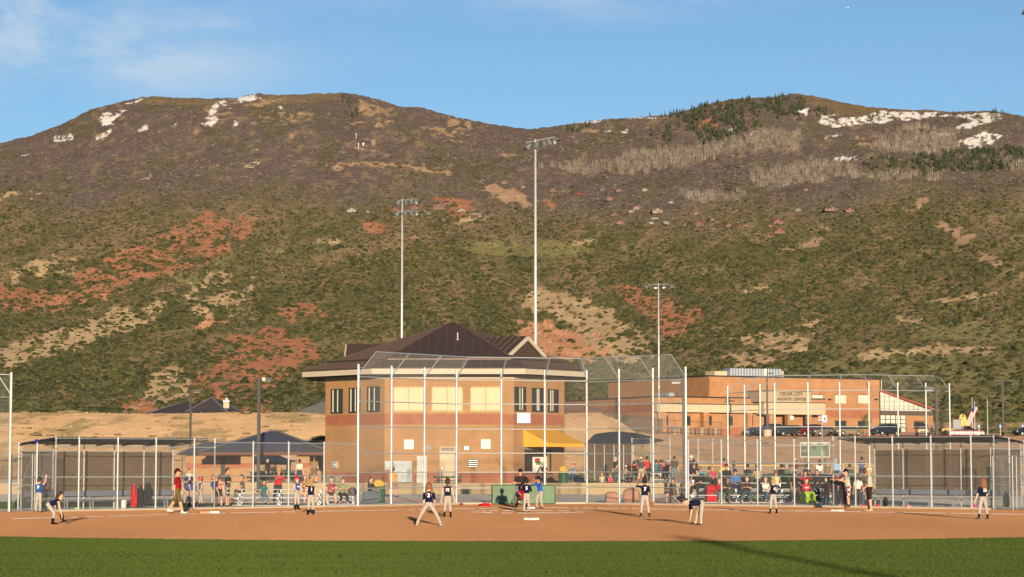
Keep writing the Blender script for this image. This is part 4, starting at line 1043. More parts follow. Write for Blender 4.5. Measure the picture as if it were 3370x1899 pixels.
mb = MB(); q = at(1506, 1100, 164.5); mb.cyl((q.x, q.y, q.z - .4), (q.x, q.y, q.z + .12), .05, .05, 8); mb.cyl((q.x, q.y, q.z - .42), (q.x, q.y, q.z - .34), .14, .07, 8); mb.build('vent_pipe', mat('pale_pipe', (.4, .35, .3), .6), roof)
# louvred gablets on two slopes
def gablet(i, name, hw=2.0, ht=1.28):
    a, b = Vector((eav[i].x, eav[i].y, RZ0)), Vector((eav[(i + 1) % 8].x, eav[(i + 1) % 8].y, RZ0)); d = (b - a).normalized(); mid = (a + b) / 2
    n = Vector((d.y, -d.x, 0)); n = n if n.dot(mid - Vector((cen.x, cen.y, 0))) > 0 else -n
    slope = (pk - mid); tt = .30; base = mid + slope * tt + Vector((0, 0, .03))
    L_, R_ = base - d * hw, base + d * hw; T = base + Vector((0, 0, ht))
    run = -n; k = ht / (slope.z / Vector((slope.x, slope.y, 0)).length)
    back = T + run * k
    ov = n * .25
    mb = MB(); up = Vector((0, 0, .09))
    lo_l, lo_r = L_ + (L_ - T) * .14 + ov, R_ + (R_ - T) * .14 + ov
    mb.add([lo_l + up, T + ov + up, back + up, lo_r + up], [(0, 1, 2), (1, 3, 2)])
    o = mb.build('gablet_roof', M_roof, roof); s_ = o.modifiers.new('thick', 'SOLIDIFY'); s_.thickness = .05
    mb = MB()
    for s0, s1 in ((lo_l, T + ov), (lo_r, T + ov)): mb.bar(s0 + Vector((0, 0, -.06)), s1 + Vector((0, 0, -.06)), .10, .26)
    mb.build('gablet_fascia', M_fascia, roof)
    mb = MB(); mb.add([L_, R_, T], [(0, 1, 2)]); mb.build('gablet_face', mat('louvre_dark', (.05, .036, .03), .8), roof)
    for q in range(6):
        f = .08 + q * .13; w_ = hw * (1 - f) * .82; z = ht * f
        mb = MB(); c = base + n * .05 + Vector((0, 0, z)); mb.bar(c - d * w_, c + d * w_, .06, .05); mb.build('louvre', mat('louvre_brown', (.11, .075, .055), .7), roof)
    for q in range(5):
        f = (q + 1) / 6; p0 = lo_l.lerp(T + ov, 0) ; e = (T + ov).lerp(back, f) + up; g = lo_l.lerp(lo_l, 0)
        mb = MB(); st = lo_l.lerp(back, f) + up; mb.bar(st + Vector((0, 0, .03)), e + Vector((0, 0, .03)), .03, .05); mb.build('seam', M_seam, roof, uv=False)
gablet(2, 'r'); gablet(7, 'l', 1.5, .95)
# door, vents, meter boxes, boards
mb = MB(); wf.box(mb, door[0] + .07, door[1] - .07, Z0, zat(1489, 160), -.1, -.06); dr = mb.build('door', M_door, PB)
mb = MB(); wf.box(mb, door[0] + .12, door[0] + .24, Z0 + 1.0, Z0 + 1.06, -.06, 0); mb.build('handle', STEEL, dr)
mb = MB(); wf.box(mb, door[0], door[0] + .07, Z0, door[3], -.12, .02); wf.box(mb, door[1] - .07, door[1], Z0, door[3], -.12, .02); wf.box(mb, door[0] + .07, door[1] - .07, door[3] - .07, door[3], -.12, .02); wf.box(mb, door[0] + .07, door[1] - .07, zat(1489, 160), zat(1484, 160), -.12, .02); mb.build('door_frame', M_fascia, PB)
mb = MB(); wf.box(mb, door[0] + .07, door[1] - .07, zat(1484, 160), door[3] - .07, -.09, -.05); mb.build('transom', mat('grey_transom', (.16, .13, .11), .5), PB)
for (a, b, c, d, nm, m) in ((1526, 1545, 1468, 1481, 'air_vent', M_dark), (1541, 1573, 1512, 1538, 'air_vent', M_dark), (1400, 1419, 1468, 1480, 'wall_lamp', mat('grey_lamp', (.2, .21, .19), .5)), (1712, 1727, 1468, 1480, 'wall_lamp', mat('grey_lamp', (.2, .21, .19), .5))):
    mb = MB(); wf.pbox(mb, a, b, c, d, .002, .06) if b < 1690 else wr.pbox(mb, a, b, c, d, .002, .12); o = mb.build(nm, m, PB)
    if nm == 'air_vent':
        u0, z1 = wf.hit(a, c); u1, z0 = wf.hit(b, d)
        for k in range(4):
            g = MB(); z = z0 + (z1 - z0) * (k + .5) / 4; wf.box(g, u0 + .03, u1 - .03, z - .02, z + .02, .06, .075); g.build('louvre', STEEL_RAIL, o)
GREYBOX = mat('grey_cabinet', (.34, .38, .38), .55, .2, .04)
def wallbox(label, px0, px1, py0, py1, depth, m, name='electrical_cabinet', wl=None, knob=True):
    wl = wl or wf
    u0, z1 = wl.hit(px0, py0); u1, z0 = wl.hit(px1, py1); b = wl.P((u0 + u1) / 2, z0, .003)
    rt = thing(name, label, 'cabinet', tuple(b))
    mb = MB(); wl.box(mb, u0, u1, z0, z1, .004, depth); mb.build('cabinet', m, rt)
    mb = MB(); wl.box(mb, (u0 + u1) / 2 - .008, (u0 + u1) / 2 + .008, z0 + .03, z1 - .03, depth, depth + .012); mb.build('door_seam', mat('cabinet_seam', (.2, .22, .22), .6), rt)
    mb = MB(); wl.box(mb, (u0 + u1) / 2 + .03, (u0 + u1) / 2 + .07, (z0 + z1) / 2 - .06, (z0 + z1) / 2 + .06, depth, depth + .05); mb.build('handle', STEEL, rt)
    return rt
wallbox('wide grey electrical cabinet on the tan block wall', 1296, 1357, 1517, 1587, .45, GREYBOX)
wallbox('tall pale electrical cabinet beside the steel door', 1372, 1405, 1501, 1589, .4, mat('pale_cabinet', (.50, .49, .42), .6))
wallbox('small grey meter box beside the wide cabinet', 1267, 1285, 1518, 1546, .25, GREYBOX, 'meter_box')
wallbox('small silver telephone box on the corner wall', 1100, 1113, 1518, 1541, .2, mat('silver_box', (.6, .6, .58), .4, .5), 'wall_box', wlft)
wallbox('grey utility cabinet low beside the seated women', 1084, 1127, 1566, 1593, .6, mat('greenish_cabinet', (.22, .22, .17), .7), 'utility_cabinet', wlft)
for (a, b, c, d, lb) in ((1330, 1361, 1447, 1478, 'white rules board with grey lines above the cabinets'), (1583, 1614, 1446, 1477, 'white rules board with grey lines past the steel door')):
    rt = board(a, b, c, d, 159.9, lb, 9, 'rules_board')
# concession awning and window
aw = thing('awning', 'bright yellow fabric awning over the concession window', 'awning', tuple(wr.P(wr.L / 2, 3.2)))
ua, _ = wr.hit(1722, 1415); ub, _ = wr.hit(1836, 1415); za, zb_ = wr.hit(1722, 1414)[1], wr.hit(1722, 1470)[1]
e = 2.3
AWM = mat('yellow_awning', (.78, .40, .035), .8, 0, .06, 1.0)
A0, A1, B0, B1 = wr.P(ua, za, .02), wr.P(ub, za, .02), wr.P(ua, zb_ + .22, e), wr.P(ub, zb_ + .22, e)
dn = Vector((0, 0, -.24))
for nm, q in (('slope', [A0, B0, B1, A1]), ('valance', [B0, B0 + dn, B1 + dn, B1]), ('side', [A0, wr.P(ua, zb_ - .02, .02), B0 + dn, B0]), ('side', [A1, B1, B1 + dn, wr.P(ub, zb_ - .02, .02)])):
    mb = MB(); mb.add(q, [(0, 1, 2, 3)]); o = mb.build(nm, AWM, aw); s_ = o.modifiers.new('thick', 'SOLIDIFY'); s_.thickness = .01
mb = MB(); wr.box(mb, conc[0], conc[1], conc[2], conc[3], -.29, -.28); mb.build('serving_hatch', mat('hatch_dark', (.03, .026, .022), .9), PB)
mb = MB(); wr.box(mb, conc[0] - .1, conc[1] + .1, conc[2] - .08, conc[2], -.1, .35); mb.build('serving_counter', STEEL, PB)
mb = MB(); wr.box(mb, conc[0] - .06, conc[0], conc[2], conc[3], -.1, .02); wr.box(mb, conc[1], conc[1] + .06, conc[2], conc[3], -.1, .02); wr.box(mb, conc[0] - .06, conc[1] + .06, conc[3], conc[3] + .3, -.1, .03); mb.build('hatch_frame', M_dark, PB)
mn = thing('menu_board', 'white menu board with red and green pictures in the concession window', 'sign', tuple(wr.P(1, conc[2] + .01, -.15)))
def mnb(nm, px0, px1, py0, py1, o0, o1, m):
    mb = MB(); wr.pbox(mb, px0, px1, py0, py1, o0, o1); mb.build(nm, m, mn)
mnb('panel', 1762, 1808, 1504, 1552, -.25, -.2, mat('white_sign_face', (.8, .8, .76)))
mnb('red_picture', 1768, 1784, 1508, 1524, -.2, -.19, cloth((170, 60, 40))); mnb('green_picture', 1772, 1790, 1518, 1530, -.2, -.19, cloth((90, 150, 60))); mnb('yellow_strip', 1798, 1806, 1500, 1528, -.2, -.19, cloth((225, 190, 120)))
# ---- terrace, retaining wall, plaza
sheet('plaza', [(-60, 121), (-28, 96.5), (-18.9, 97.1), (-7.2, 108.5), (-2.75, 114.2), (3.75, 115.7), (8.4, 111.4), (21.1, 101.2), (34, 96), (60, 110), (60, 153.5), (-60, 153.5)], .012, M_conc, 'grey concrete plaza behind the backstop', 'pavement')
rw = thing('retaining_wall', 'low tan block retaining wall below the two-storey building', 'wall', (-9, 153, 0))
M_rw = block_mat('tan_retaining_block', (.36, .27, .15), (.38, .29, .17), .6, .3)
W0 = Wall((-60, 153.0), (14.5, 152.2)); mb = MB(); W0.box(mb, 0, W0.L, -.05, .66, -.35, 0); mb.build('wall', M_rw, rw)
mb = MB(); W0.box(mb, -.02, W0.L + .02, .662, .74, -.40, .04); mb.build('coping', mat('tan_coping', (.42, .33, .2), .9), rw)
for k in range(24):
    u = 30 + k * 1.8
    if u < W0.L - .1:
        mb = MB(); W0.box(mb, u, u + .03, -.02, .655, 0, .012); mb.build('joint_strip', mat('wall_joint', (.25, .19, .11), .95), rw)
rw2 = thing('retaining_wall', 'low tan block retaining wall behind the bleacher crowd', 'wall', (30, 152, 0))
W1 = Wall((17.5, 152.4), (70, 152.4)); mb = MB(); W1.box(mb, 0, W1.L, -.05, .66, -.35, 0); mb.build('wall', M_rw, rw2)
mb = MB(); W1.box(mb, -.02, W1.L + .02, .662, .74, -.40, .04); mb.build('coping', mat('tan_coping', (.42, .33, .2)), rw2)
mb = MB(); mb.add([(14.5, 150, .015), (17.5, 150, .015), (17.5, 154, .70), (14.5, 154, .70)], [(0, 1, 2, 3)]); props(mb.build('ramp_path', M_conc), kind='structure')
for nm, pts, z, c in (('lawn_strip', [(-60, 122), (-22.5, 100), (-21, 101.5), (-9, 112), (-12, 118), (-60, 130)], .016, None), ('terrace', [(-60, 153.6), (60, 153.6), (60, 186), (-60, 186)], .69, 'c')):
    sheet(nm, pts, z, M_grass if c is None else M_conc)
grv = ground_mat('pink_gravel', (.42, .26, .19), 3, 12, .3, 1.5, .05)
sheet('gravel_bed', [(-19.5, 116), (-10.5, 116), (-5, 121), (-1, 126), (-4, 130), (-22, 122)], .02, grv, kind='structure'); sheet('gravel_bed', [(4.4, 118), (10, 116), (18, 112), (19, 122), (8, 126)], .02, grv, kind='structure')
# ================================================================ brick centre across the car park
AC = thing('recreation_centre', 'long low tan brick centre with cream bands and sloping glass end', 'building', (*pY(2330, 380), 6.3))
M_brick = block_mat('tan_brick', (.37, .19, .088), (.40, .208, .10), .4, .2, bump=.2)
M_brickred = block_mat('red_brick', (.32, .122, .066), (.34, .134, .074), .4, .2, bump=.2)
M_pan = mat('translucent_panel', (.55, .56, .45), .5, 0, .08, .8)
K = Vector((*pY(2330, 380), 0)); th_ = R(26.5); e1 = Vector((math.cos(th_), math.sin(th_), 0)); e2 = Vector((-math.sin(th_), math.cos(th_), 0))
WR = Wall(K.xy, (K + e1 * 40).xy); WL = Wall((K + e2 * 34).xy, K.xy)
uR, _ = WR.hit(2895, 1300); zTop = WR.hit(2330, 1239)[1]; GZ = 6.0
def acb(wl, u0, u1, z0, z1, o0, o1, m, nm='wall', par=None): mb = MB(); wl.box(mb, u0, u1, z0, z1, o0, o1); return mb.build(nm, m, par or AC)
def acp(wl, px0, px1, py0, py1, o0, o1, m, nm, par=None): mb = MB(); wl.pbox(mb, px0, px1, py0, py1, o0, o1); return mb.build(nm, m, par or AC)
# hall
zr_a, zr_b = WR.hit(2600, 1374)[1], WR.hit(2600, 1349)[1]
acb(WR, 0, uR, GZ, zr_a, -.4, 0, M_brick); acb(WR, 0, uR, zr_a, zr_b, -.4, .01, M_brickred, 'red_band'); acb(WR, 0, uR, zr_b, zTop, -.4, 0, M_brick)
acb(WL, 0, WL.L - .4, GZ, zTop, -.4, 0, M_brick, 'wall'); acb(WL, WL.L - .39, WL.L, GZ, zTop, -.4, -.001, M_brick, 'wall')
for wl, L in ((WR, uR), (WL, WL.L)): acb(wl, -.05, L + .05, zTop, zTop + .22, -.45, .06, M_dark, 'parapet_cap')
mb = MB(); q = [K, K + e1 * uR, K + e1 * uR + e2 * 34, K + e2 * 34]; mb.add([(p.x, p.y, zTop - .4) for p in q], [(0, 1, 2, 3)]); mb.build('roof', mat('flat_roof', (.3, .28, .25)), AC)
for a, b in ((2672, 2707), (2748, 2784), (2824, 2857)):
    o = acp(WR, a, b, 1300, 1328, .02, .06, M_pan, 'window')
    for k in range(1, 4):
        mb = MB(); p = a + (b - a) * k / 4; WR.pbox(mb, p - .6, p + .6, 1300.5, 1327.5, .06, .09); mb.build('mullion', mat('panel_bar', (.30, .32, .27), .6), o)
    acp(WR, a - 2, b + 2, 1296, 1299.6, .0, .08, M_brickred, 'lintel', o)
for a, b, c, d in ((2748, 2785, 1385, 1410), (2823, 2860, 1386, 1412)):
    o = acp(WR, a, b, c, d, .01, .04, M_glass, 'window'); acp(WR, a - 2, b + 2, c - 4, c, 0, .07, M_brickred, 'lintel', o)
for a, b in ((2724, 2734), (2878, 2888)): acp(WR, a, b, 1312, 1317, .01, .2, M_dark, 'wall_vent')  # small brown vents on the hall wall, no lamps here
acp(WR, 2898.5, 2900, 1250, 1283, .05, .2, mat('white_pipe', (.7, .7, .68), .5), 'downpipe')
# roof plant
acp(Wall((K + e2 * 9).xy, (K + e1 * 40 + e2 * 9).xy), 2352, 2401, 1221, 1243, -3, 0, M_cream, 'plant_room')
WP = Wall((K + e2 * 8 + e1 * 2).xy, (K + e1 * 40 + e2 * 8).xy)
pl = acp(WP, 2402, 2572, 1212, 1245, -2.5, 0, mat('blue_grey_metal', (.30, .34, .40), .4, .5), 'roof_plant')
for k in range(18): acp(WP, 2406 + k * 9.4, 2407.6 + k * 9.4, 1212.5, 1244, 0, .12, STEEL, 'rib', pl)
acp(WP, 2572, 2580, 1221, 1245, -2.5, -.1, M_cream, 'plant_end')
# front wing
F = Vector((*pY(2155, 362), 0)); FR = Wall(F.xy, (F + e1 * 40).xy); FL = Wall((F + e2 * 30).xy, F.xy)
zw = FR.hit(2155, 1307)[1]; uE = FR.hit(2715, 1330)[0]
acb(FR, 0, uE, GZ + 1.6, zw, -.4, 0, M_brick); acb(FR, 0, uE, GZ - .4, GZ + 1.6, -.4, .012, M_brickred, 'red_band')
zl_a, zl_b = FL.hit(2100, 1357)[1], FL.hit(2100, 1333)[1]
acb(FL, 0, FL.L - .41, GZ - .5, zl_a, -.4, 0, M_brick); acb(FL, 0, FL.L - .41, zl_a, zl_b, -.4, .012, M_brickred, 'red_band'); acb(FL, 0, FL.L - .41, zl_b, zw, -.4, 0, M_brick)
for wl, a, b in ((FR, 0, uE), (FL, 0, FL.L)): acb(wl, a - .05, b + .05, zw, zw + .2, -.45, .06, M_dark, 'parapet_cap')
mb = MB(); q = [F, F + e1 * uE, F + e1 * uE + e2 * 13, F + e2 * 30]; mb.add([(p.x, p.y, zw - .3) for p in q], [(0, 1, 2, 3)]); mb.build('roof', mat('flat_roof', (.3, .28, .25)), AC)
acb(FR, -.3, FR.hit(2508, 1340)[0], FR.hit(2155, 1356)[1], FR.hit(2155, 1330)[1], .02, 1.3, M_cream, 'canopy_band')
acb(FR, -.32, FR.hit(2508, 1340)[0] + .02, FR.hit(2155, 1330)[1], FR.hit(2155, 1330)[1] + .12, 0, 1.36, M_dark, 'canopy_cap')
for a, b in ((2160, 2181), (2303, 2321), (2447, 2463)): acp(FR, a, b, 1357, 1440, .3, 1.2, M_brick, 'column')
for a, b in ((2184, 2199), (2252, 2272), (2323, 2342), (2391, 2411), (2463, 2478)):
    o = acp(FR, a, b, 1370, 1400, .013, .05, M_glass, 'window'); acp(FR, a - 2, b + 2, 1366, 1369.5, .0, .08, M_brickred, 'lintel', o)
o = acp(FL, 2040, 2068, 1372, 1384, .013, .05, M_glass, 'window'); acp(FL, 2038, 2070, 1369, 1371.6, 0, .08, M_brickred, 'lintel', o)
acp(FL, 2112, 2165, 1295, 1304, -3, -2, STEEL_RAIL, 'roof_unit')
# entrance with the name on it
EN = Wall((F + e1 * FR.hit(2500, 1330)[0] - e2 * 3.0).xy, (F + e1 * 60 - e2 * 3.0).xy)
u0, u1 = EN.hit(2548, 1300)[0], EN.hit(2716, 1300)[0]
acb(EN, EN.hit(2515, 1340)[0], u1, EN.hit(2600, 1364)[1], EN.hit(2600, 1326)[1], -4, 0, M_cream, 'entrance_canopy')
acb(EN, EN.hit(2512, 1340)[0], u1 + .05, EN.hit(2600, 1326)[1], EN.hit(2600, 1326)[1] + .12, -4.1, .05, M_dark, 'canopy_cap')
acb(EN, EN.hit(2503, 1300)[0], EN.hit(2672, 1300)[0], EN.hit(2600, 1326)[1] + .12, EN.hit(2600, 1288)[1], -4, -.25, mat('taupe_sign_wall', (.40, .31, .20), .9), 'sign_wall')
acb(EN, EN.hit(2502, 1300)[0], EN.hit(2673, 1300)[0], EN.hit(2600, 1288)[1], EN.hit(2600, 1288)[1] + .1, -4.05, -.2, M_dark, 'sign_cap')
for a, b in ((2535, 2553), (2596, 2612), (2664, 2676)): acp(EN, a, b, 1364.5, 1440, -1.2, -.3, M_brick, 'column')
for a, b in ((2556, 2594), (2614, 2662), (2670, 2688)): acp(EN, a, b, 1380, 1408, -3.6, -3.5, M_glass, 'door')
acp(EN, 2556, 2690, 1365, 1379, -3.6, -3.45, mat('tan_panel', (.42, .30, .17)), 'transom_panel')
mb = MB(); c = EN.P(*EN.hit(2609, 1375), -.28); mb.cyl(c, c + EN.n * .1, .34, .34, 16); mb.build('clock', mat('white_sign_face', (.8, .8, .76)), AC)
M_let = mat('dark_letters', (.055, .045, .032), .5)
for txt, py, s in (('CEDAR CITY', 1297, .80), ('AQUATIC CENTER', 1313.5, .66)):
    pxc = 2606 if py < 1300 else 2608
    u, z = EN.hit(pxc, py); ob = letters(txt, s, EN.P(u, z, -.18), EN.n, M_let, AC, 'lettering', .012)
# glass end
GE = Wall((K + e1 * uR).xy, (K + e1 * (uR + 30)).xy)
ug = GE.hit(3070, 1350)[0]; z_hi = GE.hit(2898, 1289)[1]; z_band1, z_band0 = GE.hit(2950, 1352)[1], GE.hit(2950, 1367)[1]
mb = MB(); P0, P1, P2 = GE.P(.1, z_band1, -.1), GE.P(ug, z_band1, -.1), GE.P(.1, z_hi, -.1); mb.prism([P0, P1, P2], -GE.n * .2); gl = mb.build('sloping_glazing', M_pan, AC)
mb = MB(); mb.bar(GE.P(-.1, z_hi + .2, 0), GE.P(ug + 1.2, z_band1 + .05, 0), .5, .26); mb.build('red_roof_edge', mat('red_roof_edge', (.36, .075, .045), .6), AC)
for k in range(1, 11):
    u = ug * k / 11; mb = MB(); GE.box(mb, u - .05, u + .05, z_band1, z_band1 + (z_hi - z_band1) * (1 - k / 11) - .02, -.09, .02); mb.build('mullion', mat('panel_bar', (.30, .32, .27)), gl)
for k in range(1, 4):
    z = z_band1 + (z_hi - z_band1) * k / 4; mb = MB(); GE.box(mb, .1, ug * (1 - k / 4) - .1, z - .04, z + .04, -.09, .015); mb.build('mullion', mat('panel_bar', (.30, .32, .27)), gl)
acb(GE, 0, ug, z_band0, z_band1, -.3, .05, mat('brown_band', (.09, .065, .05), .7), 'brown_band')
ud = GE.hit(2982, 1400)[0]
acb(GE, ud, ug, GZ - .5, z_band0, -.3, 0, M_brick); gd = acb(GE, .1, ud, GZ - .5, z_band0, -.2, -.1, M_pan, 'glass_doors')
for k in range(6):
    z = GZ + (z_band0 - GZ) * k / 6; mb = MB(); GE.box(mb, .1, ud, z, z + .1, -.1, -.04); mb.build('mullion', M_dark, gd)
for k in range(6):
    u = .1 + (ud - .1) * k / 5; mb = MB(); GE.box(mb, u - .05, u + .05, GZ, z_band0, -.1, -.03); mb.build('mullion', M_dark, gd)
mb = MB(); GE.box(mb, -.1, .1, GZ - .5, z_hi, -.3, .06); mb.build('corner_post', M_dark, AC)
o = acp(GE, 3007, 3042, 1387, 1412, .01, .04, M_glass, 'window'); acp(GE, 3004, 3044, 1383, 1386.6, 0, .07, M_brickred, 'lintel', o)
mb = MB(); q = [GE.P(0, z_hi + .05, -14), GE.P(0, z_hi + .05, 0), GE.P(ug, z_band1 - .05, 0), GE.P(ug, z_band1 - .05, -14)]; mb.add(q, [(0, 1, 2, 3)]); mb.build('sloping_roof', mat('red_roof_edge', (.36, .075, .045)), AC)
# car park
pk_pts = [bp(px, Y) for px, Y in ((2420, 341), (3600, 341), (3600, 358), (2420, 358))]
sheet('car_park', [(p.x, p.y) for p in pk_pts], 6.24, mat('car_park_asphalt', (.085, .08, .075), .9, 0, .15, .5), 'grey asphalt car park', 'car park')
mb = MB(); a, b = bp(2820, 361), bp(3225, 361); mb.bar((a.x, a.y, 6.36), (b.x, b.y, 6.36), .4, .45); props(mb.build('kerb', mat('red_kerb_paint', (.42, .06, .05), .8)), kind='structure')
# ================================================================ poles and lamps
POLE = mat('pole_steel', (.55, .55, .51), .45, .3, .05, 1.0, spec=.5)
HOOD = mat('lamp_hood', (.13, .135, .125), .6, .1, .08, 4.0)
LENS = mat('lamp_lens', (.78, .85, .86), .15, .1, 0, spec=.9)
def floodlight(parent, c, d, s=1.0):
    """one bowl lamp: reflector, visor, lens"""
    d = Vector(d).normalized()
    mb = MB(); mb.lathe([(.05, -.42), (.13, -.36), (.20, -.18), (.30, 0), (.31, .05), (.30, .06)], (0, 0, 0), 12, axis=d); M_ = Matrix.Translation(c) @ Matrix.Scale(s, 4); mb.v = [tuple(M_ @ Vector(v)) for v in mb.v]; o = mb.build('lamp_head', HOOD, parent, smooth=True)
    mb = MB(); mb.lathe([(.28, .06), (.26, .09), (.01, .11)], (0, 0, 0), 12, axis=d); mb.v = [tuple(M_ @ Vector(v)) for v in mb.v]; mb.build('lens', LENS, o)
    side = d.cross(Vector((0, 0, 1))).normalized(); up = side.cross(d); vs = []
    for k in range(9):
        t = math.pi * k / 8; r_ = side * math.cos(t) * .315 + up * math.sin(t) * .315; L = .12 + .34 * math.sin(t)
        vs += [r_ + d * .04, r_ * 1.0 + d * L]
    mb = MB(); mb.add([M_ @ v for v in vs], [(2 * i, 2 * i + 2, 2 * i + 3, 2 * i + 1) for i in range(8)]); q = mb.build('visor', HOOD, o); sd = q.modifiers.new('thick', 'SOLIDIFY'); sd.thickness = .015
def light_pole(label, x, y, z0, top, rb, rt, heads, bars, group='sports field light poles'):
    rt_ = thing('light_pole', label, 'light pole', (x, y, z0), group=group)
    mb = MB(); mb.cyl((x, y, z0 - .3), (x, y, top), rb, rt, 14); mb.build('pole', POLE, rt_, smooth=True)
    for zz in (.35, .62):
        mb = MB(); z = z0 + (top - z0) * zz; r_ = rb + (rt - rb) * zz + .02; mb.cyl((x, y, z - .08), (x, y, z + .08), r_, r_, 12); mb.build('pole_band', STEEL_RAIL, rt_)
    for (dz, p0, p1) in bars:
        mb = MB(); mb.bar(Vector((x, y, top + dz)) + Vector(p0), Vector((x, y, top + dz)) + Vector(p1), .08, .08); mb.build('crossbar', mat('crossbar_steel', (.16, .17, .17), .6, .2), rt_)
    for off, d in heads: floodlight(rt_, Vector((x, y, top)) + Vector(off), d, .98)
    return rt_
q = at(1762, 458, 185); x2, y2 = q.x, q.y
H_ = [((-1.15 + .62 * k, -.55 - .12 * k * 0, -.55 + .16 * k), (-.55 + .42 * k, -.15 - .35 * (k == 4), -.55)) for k in range(5)]
light_pole('tallest light pole with one row of floodlights behind the brown roof', x2, y2, .6, q.z, .175, .08, [((-0.58, -.3, -.72), (-.5, .5, -.75)), ((0.07, -.2, -.55), (-.3, .7, -.6)), ((0.72, -.15, -.42), (.2, .8, -.6)), ((1.17, -.1, -.30), (.5, .6, -.6)), ((1.57, -.35, -.20), (.8, -.35, -.42))], [(-.05, (-.75, .1, -.22), (1.6, -.1, .22))])
q = at(1324, 655, 225)
light_pole('light pole with two rows of floodlights left of the brown roof peak', q.x, q.y, .6, q.z, .16, .075, [((-0.40, -.2, -.42), (-.5, .5, -.7)), ((0.35, -.15, -.36), (-.2, .8, -.6)), ((0.90, -.1, -.32), (.3, .8, -.6)), ((1.40, -.3, -.30), (.85, -.3, -.38)), ((-0.50, -.2, -1.55), (-.5, .5, -.7)), ((0.30, -.15, -1.48), (-.2, .8, -.6)), ((0.90, -.1, -1.45), (.3, .8, -.6)), ((1.45, -.3, -1.42), (.85, -.3, -.4))],
           [(-.05, (-.5, .1, -.05), (1.45, -.1, .05)), (-1.18, (-.55, .1, -.03), (1.5, -.1, .05))])
q = at(2167, 932, 330)
light_pole('light pole with a level crossbar of four lamps near the brick centre', q.x, q.y, 5.0, q.z, .16, .09, [((-1.75, -.1, -.55), (-.75, -.15, -.6)), ((-.42, -.3, -.6), (-.1, -.85, -.5)), ((.75, -.3, -.55), (.35, -.8, -.5)), ((1.9, -.1, -.5), (.75, .05, -.6))], [(-.16, (-1.5, 0, -.02), (1.42, 0, .02))])
q = at(3412, 4, 131)
light_pole('light pole with one lamp bowl reaching into the top corner of the picture', q.x, q.y, 0, q.z, .24, .12, [((-.45, -.1, -.55), (-.35, .35, -.8)), ((.4, -.1, -.55), (.3, .5, -.8))], [(-.05, (-.6, 0, 0), (1.2, 0, 0))])
light_pole('light pole behind the photographer whose shadow crosses the grass', 4.5 + math.tan(SUN_AZ) * 90, 63 - 90, 0, 90 * math.tan(SUN_EL) / math.cos(SUN_AZ), .17, .12, [((.2, .2, -.4), (.1, .8, -.6))], [(-.05, (-.2, 0, 0), (.4, 0, 0))])
def lamp_post(label, px, ytop, Y, z0, side, w=.15, cream_end=False):
    q = at(px, ytop, Y); rt_ = thing('lamp_post', label, 'lamp post', (q.x, q.y, z0), group='black square lamp posts')
    mb = MB(); mb.box((q.x, q.y, (z0 + q.z) / 2), (w, w, q.z - z0)); mb.build('post', BLACK_IRON, rt_)
    mb = MB(); mb.box((q.x, q.y, z0 + .04), (w * 2.2, w * 2.2, .08)); mb.build('base_plate', BLACK_IRON, rt_)
    c = (q.x + side * (w * .5 + .42), q.y - .1, q.z - .13)
    mb = MB(); mb.box(c, (.62, .36, .22)); o = mb.build('lamp_head', mat('bronze_lamp', (.03, .026, .03), .45, .3), rt_)
    mb = MB(); mb.box((q.x + side * (w * .5 + .06), q.y, q.z - .1), (.14, .08, .08)); mb.build('arm', BLACK_IRON, rt_)
    mb = MB(); mb.box((c[0], c[1], c[2] - .115), (.5, .28, .01)); mb.build('diffuser', LENS, o)
    if cream_end: mb = MB(); mb.box((c[0] - side * .2, c[1] - .184, c[2] + .01), (.2, .008, .19)); mb.build('end_plate', mat('cream_plate', (.6, .52, .38)), o)  # cream plate on the front of this lamp head
lamp_post('black lamp post in front of the dark roofed house beyond the bank', 628, 1282, 176, .7, 1)
lamp_post('black lamp post with a cream lamp end in front of the pavilion roof', 853, 1242, 147, .0, 1, .2, True)
lamp_post('black lamp post in front of the brick centre left of its sign', 2251, 1248, 145, .02, -1, .22)
lamp_post('black lamp post rising over the roof of the third-base dugout', 3081, 1273, 146, .02, -1, .17)
def thin_pole(label, px, ytop, Y, z0, r, name='pole', heads=None, cat='lamp post', base=None):
    q = at(px, ytop, Y); rt_ = thing(name, label, cat, (q.x, q.y, z0))
    mb = MB(); mb.box((q.x, q.y, (z0 + q.z) / 2), (r * 2, r * 2, q.z - z0)); mb.build('post', BLACK_IRON, rt_)
    for s in (heads or []):
        mb = MB(); mb.box((q.x + s * .95, q.y, q.z), (.95, .5, .22)); mb.build('lamp_head', BLACK_IRON, rt_)
        mb = MB(); mb.box((q.x + s * .3, q.y, q.z), (.6, .1, .1)); mb.build('arm', BLACK_IRON, rt_)
    if base: mb = MB(); mb.cyl((q.x, q.y, z0), (q.x, q.y, z0 + base), .62, .6, 12); mb.build('concrete_base', mat('tan_concrete', (.50, .41, .29), .9), rt_)
    return rt_, q
rt_, q = thin_pole('dark car park lamp on a tan concrete base before the entrance', 2524, 1214, 338.5, 6.0, .13, 'car_park_lamp', base=1.05)
mb = MB(); mb.box((q.x - .25, q.y, q.z - .5), (.4, .4, 1.0)); mb.build('speaker_box', mat('pale_box', (.6, .58, .52)), rt_)
mb = MB(); mb.box((q.x + .5, q.y, q.z - .65), (.9, .3, .14)); mb.build('lamp_head', BLACK_IRON, rt_)
thin_pole('dark twin-headed car park lamp at the far edge of the car park', 3299, 1253, 372, 6.3, .14, 'car_park_lamp', (-1, 1))
